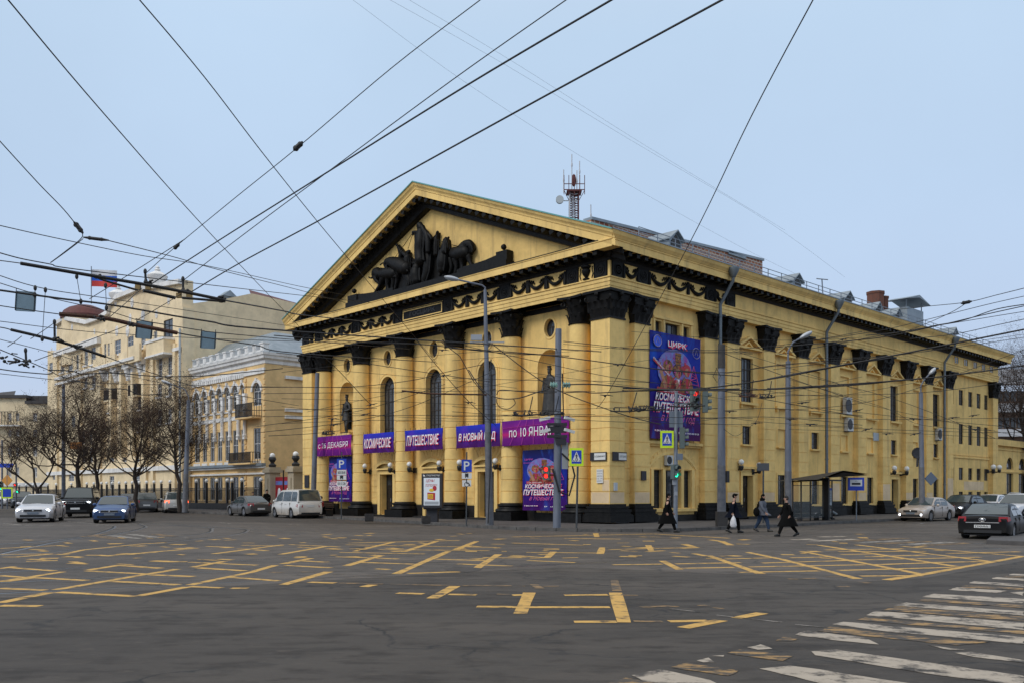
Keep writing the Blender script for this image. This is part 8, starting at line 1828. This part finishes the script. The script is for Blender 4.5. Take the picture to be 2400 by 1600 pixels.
# ================= overhead wires =================
def wire(label, pts, Y0, Y1=None, dpx=1.6, s=1, ox=0, oy=0, m=CABLE, group=None, name='overhead_wire', cat='wire', sides=5):
    Y1 = Y1 or Y0; P = [(x/s+ox, y/s+oy) for x, y in pts]; L_ = [0]
    for a, b_ in zip(P[:-1], P[1:]): L_.append(L_[-1]+math.hypot(b_[0]-a[0], b_[1]-a[1]))
    W3 = [AT(p[0], p[1], 1/((1/Y0)+(1/Y1-1/Y0)*(l/L_[-1]))) for p, l in zip(P, L_)]; Q = []
    for i in range(len(W3)-1):
        p0, p1, p2, p3 = W3[max(i-1, 0)], W3[i], W3[i+1], W3[min(i+2, len(W3)-1)]; k = 6 if len(W3) > 2 else 10
        for j in range(k): t = j/k; Q.append(.5*((2*p1)+(-p0+p2)*t+(2*p0-5*p1+4*p2-p3)*t*t+(-p0+3*p1-3*p2+p3)*t**3))
    Q.append(W3[-1]); mb = MB(); base = Q[0]; r = dpx*(Y0*Y1)**.5/FPX/2
    mb.tube([q-base for q in Q], r, sides); o = mb.build(name, m, None, smooth=True, fix=False); o.location = base; return tag(o, label, cat, group)
# long wires over the sky
def knot(px, py, Y, name, label, w=20, ang=0, h=7):
    c = AT(px, py, Y); s_ = Y/FPX; t = thing(name, label, 'insulator', c); q = MB(); q.M = Matrix.Rotation(-ang, 4, 'Y')
    q.tube([(-w*s_*.5, 0, 0), (-w*s_*.2, 0, 0), (w*s_*.2, 0, 0), (w*s_*.5, 0, 0)], [h*s_*.2, h*s_*.5, h*s_*.5, h*s_*.2], 7); q.ball((-w*s_*.25, 0, 0), h*s_*.6, 6); q.ball((w*s_*.22, 0, 0), h*s_*.55, 6); q.build('body', CABLE, t, smooth=True); return t
wire('thin wire falling from the top left corner of the sky to the lower left', [(14, -6), (250, 274), (510, 566), (706, 770)], 14, 52, 2.0)
wire('thin wire falling from the top left over the left end of the pediment', [(322, -6), (480, 182), (640, 390), (806, 594), (1025, 852)], 14, 47, 1.8)
wire('wire with a black insulator rising steeply to the top middle of the sky', [(1134, -6), (920, 158), (699, 345), (550, 465), (408, 582), (343, 640)], 16, 24, 2.0)
wire('thinner of the two wires crossing over each other left of the pediment', [(1336, -6), (1060, 188), (770, 402), (600, 528), (424, 662)], 16, 26, 2.2)
wire('thick black wire rising to the top middle, crossing the thinner one', [(1444, -6), (1090, 203), (745, 418), (519, 560), (352, 668)], 11, 24, 3.6)
wire('longest thick black wire rising to the top right over the pediment', [(1704, -6), (1200, 268), (765, 508), (560, 618), (446, 686)], 11, 24, 3.8)
wire('single steep wire from the top right of the sky down past the corner pier', [(1909, -6), (1760, 275), (1607, 588), (1428, 915), (1397, 957)], 14, 40, 2.0)
wire('wire from the left edge down to the hanging insulator fork', [(-5, 326), (90, 430), (150, 492), (189, 541)], 16, 18, 2.4)
wire('wire below the insulator fork running down to the left contact bar', [(186, 538), (192, 557), (150, 592), (118, 616)], 18, 19, 2.0)
for k, pts in enumerate(([(820, -5), (1100, 200), (1400, 390), (1700, 560), (1870, 645)], [(905, -5), (1180, 150), (1480, 330), (1800, 520), (1980, 650)], [(950, -5), (1210, 150), (1510, 340), (1840, 540)])):
    wire(['leftmost of the three faint hair-thin wires high over the roof', 'middle of the three faint hair-thin wires high over the roof', 'rightmost of the three faint hair-thin wires high over the roof'][k], pts, 60, 90, .55, m=mat('pale_wire', (.25, .27, .3), .6), group='faint wires high over the roof', sides=4)
knot(699, 343, 19, 'insulator', 'black insulator on the steep wire in the sky left of the pediment', 30, .75, 12)
knot(414, 578, 22, 'insulator', 'small black insulator low on the steep wire at the left', 18, .75, 8)
knot(184, 534, 18, 'insulator', 'forked black insulator hanging in the sky at the far left', 34, -.9, 11); knot(225, 560, 18, 'insulator', 'horizontal arm of the forked insulator at the far left', 60, -.12, 8)
knot(2265, 709, 40, 'insulator', 'black wire fork against the sky at the far right', 26, .2, 8)
# left bundle  (zoom1 coordinates)
z1 = dict(s=3.336, ox=0, oy=560)
W1 = lambda lab, pts, Y0, Y1, d=1.8, **k: wire(lab, pts, Y0, Y1, d, **z1, **k)
W1('wire above the uppermost contact bar at the left', [(-20, 105), (165, 155), (400, 200), (520, 228), (1200, 310), (2335, 440), (2900, 500)], 19, 60, 1.7)
W1('wire entering the uppermost contact bar from the left edge', [(-20, 168), (60, 178), (165, 192)], 19, 19, 2.4)
bar = lambda lab, pts, Y0, Y1, d: wire(lab, pts, Y0, Y1, d, **z1, m=RUST if d > 8 else CABLE, name='contact_bar', cat='contact bar', sides=6)
bar('uppermost long dark contact bar crossing the left of the sky', [(160, 192), (740, 292), (1100, 352), (1420, 412), (1760, 482)], 19, 22, 8)
bar('short branch bar under the uppermost contact bar', [(740, 295), (830, 330), (1075, 402)], 20.5, 21.3, 5)
bar('second short branch bar below the uppermost contact bar', [(1120, 405), (1370, 462)], 21.3, 21.8, 8); bar('rightmost short branch bar of the uppermost contact line', [(1425, 462), (1760, 490)], 21.8, 22.5, 6)
bar('reddish contact bar in the middle of the left bundle', [(465, 588), (800, 618), (1060, 672), (1385, 735)], 22, 24, 10)
bar('lowest contact bar, sloping down across the left bundle', [(85, 710), (430, 792), (615, 848), (825, 918)], 24, 26, 7)
W1('wire leaving the uppermost bar towards the pediment', [(1760, 482), (2220, 565), (2400, 600), (3000, 660)], 22.5, 45, 2.6)
W1('thick wire crossing the left bundle over the hanging signs', [(-20, 400), (450, 465), (900, 522), (1600, 640), (2335, 725), (4700, 880)], 20, 44, 3.4)
W1('wire dipping below the thick wire at the left', [(-20, 340), (350, 452), (830, 562), (1060, 632)], 21, 24, 2.0)
W1('high thin wire of the crossing pair at the left', [(-20, -108), (440, -5), (1100, 130), (1620, 212), (2335, 370), (2700, 440)], 26, 58, 1.6); W1('low thin wire of the crossing pair at the left', [(830, 10), (1350, 140), (1700, 240), (2335, 400), (2700, 500)], 26, 58, 1.6)
W1('thin wire carrying the grey sign nearest the left edge', [(-20, 282), (360, 392), (1000, 490), (2335, 692)], 26, 60, 1.5)
W1('wire carrying the three right-hand grey signs', [(1060, 628), (1200, 655), (1570, 715), (1690, 732), (2335, 790), (3200, 860)], 24, 48, 1.8)
W1('wire before the reddish bar at the left edge', [(-20, 520), (220, 556), (470, 590)], 21, 22, 2.4); W1('wire after the reddish bar running right', [(1385, 735), (1560, 765), (2000, 830), (2335, 892), (3400, 960)], 24, 48, 2.2)
W1('thin wire under the reddish bar', [(-20, 642), (900, 740), (2335, 800), (4400, 850)], 26, 58, 1.2); W1('wire after the lowest bar running to the posts', [(825, 918), (1240, 1062), (1700, 1190), (2335, 1300)], 26, 60, 1.6)
W1('wire before the lowest bar at the left edge', [(-20, 688), (40, 698), (90, 712)], 24, 24, 2.6)
W1('wire from the left edge through the black switch gear', [(-20, 855), (150, 925), (380, 1022), (520, 1085), (900, 1180)], 28, 50, 2.0); W1('thin sloping wire above the trees at the left', [(-20, 780), (460, 905), (830, 1030), (1400, 1150), (1900, 1260)], 30, 60, 1.3)
W1('knotted cable over the tree tops at the left', [(-20, 1012), (150, 1035), (380, 1055)], 30, 34, 2.6); W1('chain-like cable with rings across the cream house', [(380, 1022), (560, 1030), (650, 1052), (900, 1045), (1250, 1072), (1620, 1065), (2050, 1026), (2210, 1010)], 32, 44, 2.4)
W1('long level wire in front of the cream house', [(-20, 1048), (700, 1120), (1500, 1140), (2335, 1155), (3600, 1165)], 34, 58, 1.2); W1('cable coming off the tree line before the arched house', [(790, 1170), (980, 1172), (1100, 1215), (1300, 1205)], 40, 44, 2.2)
for k, (a, b_) in enumerate((((1450, 0), (700, 470)), ((650, 0), (400, 185)), ((860, 610), (1110, 385)), ((1070, 635), (1420, 430)), ((240, 780), (420, 660)), ((270, 950), (1010, 670)), ((60, 840), (170, 760)))):
    W1(['slanting span wire below the small insulator', 'slanting span wire to the forked insulator', 'slanting span wire between the two contact bars, left one', 'slanting span wire between the two contact bars, right one', 'short slanting span wire at the lowest bar', 'long slanting span wire under the reddish bar', 'slanting span wire at the black switch gear'][k], [a, ((a[0]+b_[0])/2, (a[1]+b_[1])/2+3), b_], 20 if k < 4 else 24, 22 if k < 4 else 26, 1.8, group='slanting span wires at the left')
for k, (a, b_) in enumerate((((600, 295), (632, 490)), ((825, 365), (832, 540)), ((275, 385), (272, 440)), ((355, 400), (330, 780)), ((1135, 255), (1140, 330)), ((1430, 315), (1432, 400)), ((426, 650), (428, 780)), ((200, 870), (205, 960)))):
    q = thing('hanging_insulator', ['hanging insulator chain below the uppermost bar, left one', 'hanging insulator chain below the uppermost bar, right one', 'insulator hook above the leftmost grey sign', 'long thin hanger right of the leftmost grey sign', 'upright insulator on the uppermost bar, left one', 'upright insulator on the uppermost bar, right one', 'upright pin on the lowest contact bar', 'upright pin on the black switch gear'][k], 'insulator', AT(a[0]/3.336, 560+a[1]/3.336, 22), group='hanging insulators at the left')
    e = AT(b_[0]/3.336, 560+b_[1]/3.336, 22)-AT(a[0]/3.336, 560+a[1]/3.336, 22); mb = MB(); mb.tube([(0, 0, 0), e], .008 if k < 4 else .03, 4)
    for f in (0, 1): mb.ball(e*f, .045, 6, (1, 1, 1.6))
    mb.build('chain', CABLE, q)
for k, (x, y, w) in enumerate(((440, 790, 60), (615, 845, 70), (780, 300, 60), (1130, 350, 90), (1450, 415, 90), (1735, 475, 60), (780, 620, 70), (1040, 665, 60), (60, 925, 150), (200, 965, 130))):
    mb = MB(); c = AT(x/3.336, 560+y/3.336, 22); t = thing('switch_gear', 'black clamp '+['on the lowest bar, left one', 'on the lowest bar, right one', 'on the uppermost bar, leftmost one', 'on the uppermost bar, second one', 'on the uppermost bar, third one', 'on the uppermost bar, rightmost one', 'on the reddish bar, left one', 'on the reddish bar, right one', 'cluster at the left edge, upper one', 'cluster at the left edge, lower one'][k], 'clamp', c, group='clamps of the contact lines at the left')
    rg = random.Random(k); s_ = w/3.336*22/FPX
    for i in range(9): a = Vector((rg.uniform(-.5, .5)*s_, rg.uniform(-.1, .1), rg.uniform(-.22, .25)*s_)); mb.tube([a, a+Vector((rg.uniform(-.4, .4)*s_, 0, rg.uniform(-.15, .1)*s_))], rg.uniform(.01, .03), 5); mb.ball(a, rg.uniform(.02, .045), 5)
    mb.build('fittings', CABLE, t)
    if k in (3, 4): q = MB(); [q.box(-.07+d, .05+d, -.04, .04, -.15, -.03) for d in (-.15, .1)]; q.build('ochre_lug', BRASS, t)
HS = mat('hanging_sign_back', (.13, .20, .25), .5, .2, noise=.2, nscale=4)
for (a, b_, c, d, rot, lab, Yd) in ((120, 280, 412, 568, -.06, 'grey back of a hanging square sign, nearest the left edge', 26), (1062, 1192, 645, 780, -.08, 'grey back of a hanging square sign, middle of three', 25), (1568, 1688, 725, 855, -.06, 'grey back of a hanging square sign, rightmost of three', 29)):
    p0, p1 = AT(a/3.336, 560+c/3.336, Yd), AT(b_/3.336, 560+d/3.336, Yd); cx, cz = (p0.x+p1.x)/2, (p0.z+p1.z)/2; t = thing('hanging_sign', lab, 'sign', (cx, Yd, cz)); t.rotation_euler = (0, -rot, 0); w, h = (p1.x-p0.x)/2, (p0.z-p1.z)/2
    q = MB(); q.prism([(-w, -h*.85), (-w*.9, -h), (w*.9, -h), (w, -h*.85), (w, h*.85), (w*.9, h), (-w*.9, h), (-w, h*.85)], lambda u, v, d: (u, d, v), -.015, .015); q.build('panel', HS, t); q = MB(); [q.tube([(s*w*.92, -.03, -h*.95), (s*w*.92, -.03, h*1.25)], .012, 4) for s in (-1, 1)]; q.build('hanger', CABLE, t)
# in front of the pedimented facade (zoomC) and the corner (zoomD)
zC_ = dict(s=3.266, ox=660, oy=780); zD_ = dict(s=3.266, ox=1060, oy=780); zE_ = dict(s=2.958, ox=1480, oy=740); zF_ = dict(s=2.904, ox=1850, oy=740)
GF = 'thin wires strung before the pedimented front'; GS = 'thin wires strung before the side facade'
LFW = 'thin black wire strung among many before the columns of the pedimented front'; LSW = 'thin black wire strung among many before the side facade'
nw = lambda pts, z, Y0=36, Y1=40, d=1.35, g=GF, lab=None: wire(lab or (LFW if g == GF else LSW), pts, Y0, Y1, d, **z, group=g)
for pts, d in (([(-60, 20), (500, 62), (1100, 90), (1633, 148), (2200, 175)], 2.2), ([(-40, 150), (500, 212), (1180, 312), (1600, 372)], 1.6), ([(-300, 415), (0, 412), (540, 410), (1000, 360), (1250, 300), (1540, 240)], 1.6), ([(-200, 462), (700, 452), (1640, 440), (2400, 445)], 1.2), ([(-300, 590), (350, 580), (730, 572)], 1.5), ([(-300, 640), (600, 630), (1600, 625), (2400, 622)], 1.2), ([(-200, 715), (600, 592), (1250, 390)], 1.2), ([(-200, 762), (500, 680), (1000, 560), (1600, 300)], 1.3), ([(-100, 785), (200, 770), (450, 745)], 1.3),
               ([(0, 300), (700, 215), (1300, 160), (1700, 130)], .9), ([(0, 255), (600, 300), (1300, 360), (1800, 420)], .9), ([(0, 500), (800, 520), (1700, 560)], .9), ([(0, 560), (900, 640), (1700, 660)], .9), ([(0, 690), (800, 665), (1700, 680)], 1.0), ([(200, 600), (1000, 440), (1640, 400)], .9)): nw(pts, zC_, d=d)
nw([(270, 130), (450, 300), (650, 515), (690, 545)], zC_, 40, 44, 1.6, lab='slanting wire ending in a hook beside the left niche statue'); nw([(1025, 45), (1180, 240), (1430, 520), (1640, 705)], zC_, 40, 42, 1.7, lab='slanting wire with clips crossing in front of the middle arched windows')
wire('rusty horizontal bracket tube reaching left from the tall lamp post', [(920, 440), (1150, 462), (1570, 470)], 43, 44, 4, **zC_, m=RUST, name='bracket_tube', cat='bracket')
for pts, d in (([(-20, 118), (300, 135), (800, 178), (1560, 275), (2200, 330)], 2.4), ([(850, 65), (1520, 130), (2300, 150)], 1.6), ([(850, 85), (1560, 140), (2300, 160)], 1.0), ([(100, 100), (640, 215), (1190, 332), (1560, 380)], 1.4), ([(0, 342), (600, 360), (1560, 380), (2300, 470)], 1.2), ([(0, 636), (800, 632), (1560, 642), (2300, 650)], 1.3), ([(0, 470), (260, 465)], 1.2), ([(0, 560), (500, 590), (1100, 575), (1700, 560)], 1.0), ([(0, 210), (800, 150), (1500, 90)], .8), ([(300, 255), (900, 345), (1500, 420), (2200, 520)], .9), ([(0, 600), (900, 660), (1600, 688), (2300, 700)], 1.2), ([(300, 400), (900, 300), (1600, 190)], .8)): nw(pts, zD_, d=d)
nw([(300, 80), (740, 400), (1240, 600), (1600, 700)], zD_, 40, 38, 2.2, lab='heavy slanting wire from the tall lamp post down across the corner pier')
nw([(850, 395), (1100, 392), (1560, 430), (2100, 440)], zD_, 39, 36, 3.0, lab='thick cable leaving the camera pole towards the side facade, upper one'); nw([(850, 455), (1000, 448), (1100, 457), (1400, 440), (1560, 435), (2200, 425)], zD_, 39, 36, 2.6, lab='thick cable leaving the camera pole towards the side facade, lower one')
nw([(125, 280), (230, 430), (350, 495), (500, 498), (640, 455), (740, 425)], zD_, 42, 40, 2.6, lab='thick cable looping between the tall lamp post and the camera pole'); nw([(340, 470), (370, 435), (520, 445), (700, 455), (800, 450)], zD_, 42, 40, 2.2, lab='second cable looping between the lamp post and the camera pole')
nw([(470, 505), (480, 540), (430, 578), (370, 570), (340, 530), (340, 500)], zD_, 42, 42, 2.0, lab='coil of cable hanging beside the tall lamp post')
for pts, d in (([(-60, 225), (400, 235), (640, 235), (1100, 195), (1600, 110)], 1.4), ([(0, 350), (600, 392), (1000, 345), (1600, 290)], 1.7), ([(640, 258), (1100, 430), (1600, 600)], 1.5), ([(640, 520), (1000, 590), (1600, 700)], 1.5), ([(480, 710), (1000, 700), (1600, 755)], 1.3), ([(640, 780), (720, 830), (800, 780), (870, 720), (905, 600)], 1.0), ([(640, 655), (1000, 640), (1600, 690)], 1.3), ([(640, 400), (1100, 330), (1600, 330)], 1.0), ([(700, 240), (1000, 330), (1600, 520)], 1.0), ([(640, 560), (1100, 520), (1600, 420)], 1.0), ([(0, 110), (500, 150), (1100, 170), (1600, 150)], .9), ([(640, 460), (1100, 540), (1600, 560)], 1.0), ([(0, 700), (350, 735), (620, 705)], 1.2), ([(640, 700), (1000, 740), (1600, 770)], 1.0), ([(0, 640), (200, 655), (500, 640), (640, 640)], 1.6), ([(640, 200), (760, 245), (900, 250), (1200, 200), (1500, 190)], .9)): nw(pts, zE_, 40, 44, d, GS)
nw([(-60, 512), (0, 518), (500, 500), (1000, 430), (1479, 340), (1800, 290)], zE_, 38, 40, 3.2, GS, 'thick wavy cable bundle over the side facade, upper one'); nw([(-60, 500), (750, 512), (1479, 482), (1900, 440)], zE_, 38, 40, 3.2, GS, 'thick cable over the side facade passing above the red traffic light')
for pts, d in (([(-100, 215), (0, 205), (600, 150), (1000, 70), (1300, 0), (1640, -75)], 2.2), ([(-100, 262), (0, 250), (700, 120), (1300, 20), (1640, -35)], 1.5), ([(-100, 365), (0, 350), (1000, 232), (1640, 140)], 1.3), ([(-100, 545), (0, 540), (900, 520), (1640, 425)], 1.3), ([(0, 600), (800, 690), (1640, 765)], 1.1), ([(0, 690), (700, 702), (1640, 690)], 1.1), ([(0, 742), (700, 772), (1300, 790), (1640, 790)], 1.1), ([(0, 380), (700, 560), (1400, 830)], 1.1), ([(0, 640), (640, 560), (1640, 215)], 1.2), ([(0, 470), (700, 640), (1640, 830)], .9), ([(0, 430), (640, 620), (900, 740), (1400, 780)], .9), ([(0, 290), (700, 270), (1300, 170), (1640, 120)], 1.0), ([(0, 590), (600, 500), (1640, 300)], .9), ([(0, 770), (900, 800), (1640, 850)], .9)): nw(pts, zF_, 44, 40, d, GS)
nw([(-150, 430), (0, 400), (600, 290), (1000, 212), (1640, 85)], zF_, 40, 36, 4.0, GS, 'thickest cable rising right across the side facade to the sky'); nw([(-150, 492), (0, 487), (900, 425), (1640, 330)], zF_, 40, 36, 3.4, GS, 'second thick cable rising right across the far part of the side facade')
zH_ = dict(s=3.92, ox=1800, oy=600)
nw([(1190, 492), (1500, 460), (1830, 425), (2100, 360), (2400, 285)], zH_, 60, 40, 1.6, GS, 'wire against the sky at the far right joining the black fork'); nw([(1300, 680), (1460, 620), (1700, 510), (1830, 425)], zH_, 60, 44, 1.5, GS, 'lower wire rising to the black fork at the far right'); nw([(400, 780), (1000, 690), (1360, 610), (2000, 450), (2400, 360)], zH_, 50, 40, 1.5, GS, 'wire against the far right sky just below the fork'); nw([(900, 730), (1300, 690), (1530, 640), (1800, 590), (2100, 490), (2400, 440)], zH_, 50, 40, 2.2, GS, 'wavy cable against the far right sky'); nw([(1300, 760), (1700, 720), (2100, 635), (2400, 570)], zH_, 50, 40, 1.7, GS, 'slack single cable against the far right sky')
# tram contact frogs between the poles
def frog(zx, zy, z, Y, w, lab, m=CABLE, seed=1):
    c = AT(zx/z['s']+z['ox'], zy/z['s']+z['oy'], Y); t = thing('contact_line_frog', lab, 'line frog', c, group='black line frogs hanging over the junction'); mb = MB(); rg = random.Random(seed); s_ = w/z['s']*Y/FPX
    mb.tube([(-s_/2, 0, -.03), (-s_*.1, 0, -.05), (s_/2, 0, .0)], .03, 5); mb.tube([(-s_*.4, .2, .06), (-s_*.36, .2, .14), (s_*.2, .2, .12), (s_*.45, .2, .08)], .018, 5)
    for i in range(10): x = rg.uniform(-.45, .45)*s_; mb.tube([(x, 0, -.06), (x+rg.uniform(-.1, .1), rg.uniform(0, .2), rg.uniform(.02, .2))], rg.uniform(.01, .025), 4); mb.ball((x, 0, rg.uniform(-.05, .08)), rg.uniform(.03, .06), 5)
    mb.tube([(s_*.15, 0, .1), (s_*.28, 0, .75)], .02, 4); mb.build('fittings', m, t)
frog(560, 620, zD_, 38, 200, 'line frog before the right niche, left of the camera pole', seed=1); frog(760, 615, zD_, 38, 200, 'line frog just left of the camera pole cameras', seed=2); frog(1340, 590, zD_, 37, 260, 'line frog before the corner pilaster', seed=3); frog(1520, 580, zD_, 37, 240, 'line frog in front of the lower left of the side poster', seed=4)
frog(390, 620, zE_, 37, 240, 'long line frog before the lettering of the side poster', seed=5); frog(810, 552, zE_, 42, 130, 'reddish line frog before the first tall window', RUST, 6); frog(940, 560, zE_, 42, 110, 'black line frog right of the reddish one', seed=7)
frog(1010, 570, dict(s=3.266, ox=660-200, oy=780+60), 44, 100, 'small line frog before the second column from the left', seed=8)
for k, (zx, zy, z, Y) in enumerate(((690, 545, zC_, 42), (1440, 530, zC_, 42), (640, 620, zC_, 43), (400, 655, zC_, 43), (1240, 130, zC_, 43), (410, 700, zC_, 43), (1250, 325, zC_, 43), (1280, 240, zD_, 38), (1180, 475, zD_, 38), (690, 660, zE_, 42), (1190, 600, zE_, 42), (870, 740, zE_, 42), (1250, 750, zE_, 42), (1110, 715, zE_, 42), (150, 738, zF_, 44), (530, 770, zF_, 44), (670, 800, zF_, 44), (1120, 690, zF_, 44), (1275, 770, zF_, 44), (100, 588, zF_, 44), (465, 640, zF_, 44), (855, 700, zF_, 44), (860, 800, zF_, 44), (370, 160, zF_, 46), (1258, 675, zF_, 46))):
    c = AT(zx/z['s']+z['ox'], zy/z['s']+z['oy'], Y); mb = MB(); rg = random.Random(k); a = rg.uniform(-.2, .3)
    mb.tube([(-.28, 0, -a*.3), (-.07, 0, 0), (.08, 0, .01), (.28, 0, a*.3)], [.012, .03, .02, .012], 5); mb.ball((-.07, 0, -.03), .045, 6); mb.ball((.1, 0, .01), .035, 6); o = mb.build('wire_clamp', CABLE, None); o.location = c
    tag(o, 'small black clamp on a thin wire before the circus facades', 'wire clamp', group='small black clamps on the thin wires')
for k, (x, lab) in enumerate(((1298, 'green glass insulator left of the camera pole'), (1328, 'green glass insulator right of the camera pole'))):
    c = AT(x, 901, 39.6); mb = MB(); mb.lathe([(.05, -.18), (.16, -.14), (.08, -.06), (.16, -.02), (.08, .06), (.16, .1), (.05, .18)], (0, 0, 0), 10, axis='x'); o = mb.build('glass_insulator', mat('green_glass', (.25, .42, .38), .1, spec=.9), None, smooth=True); o.location = c; tag(o, lab, 'insulator')
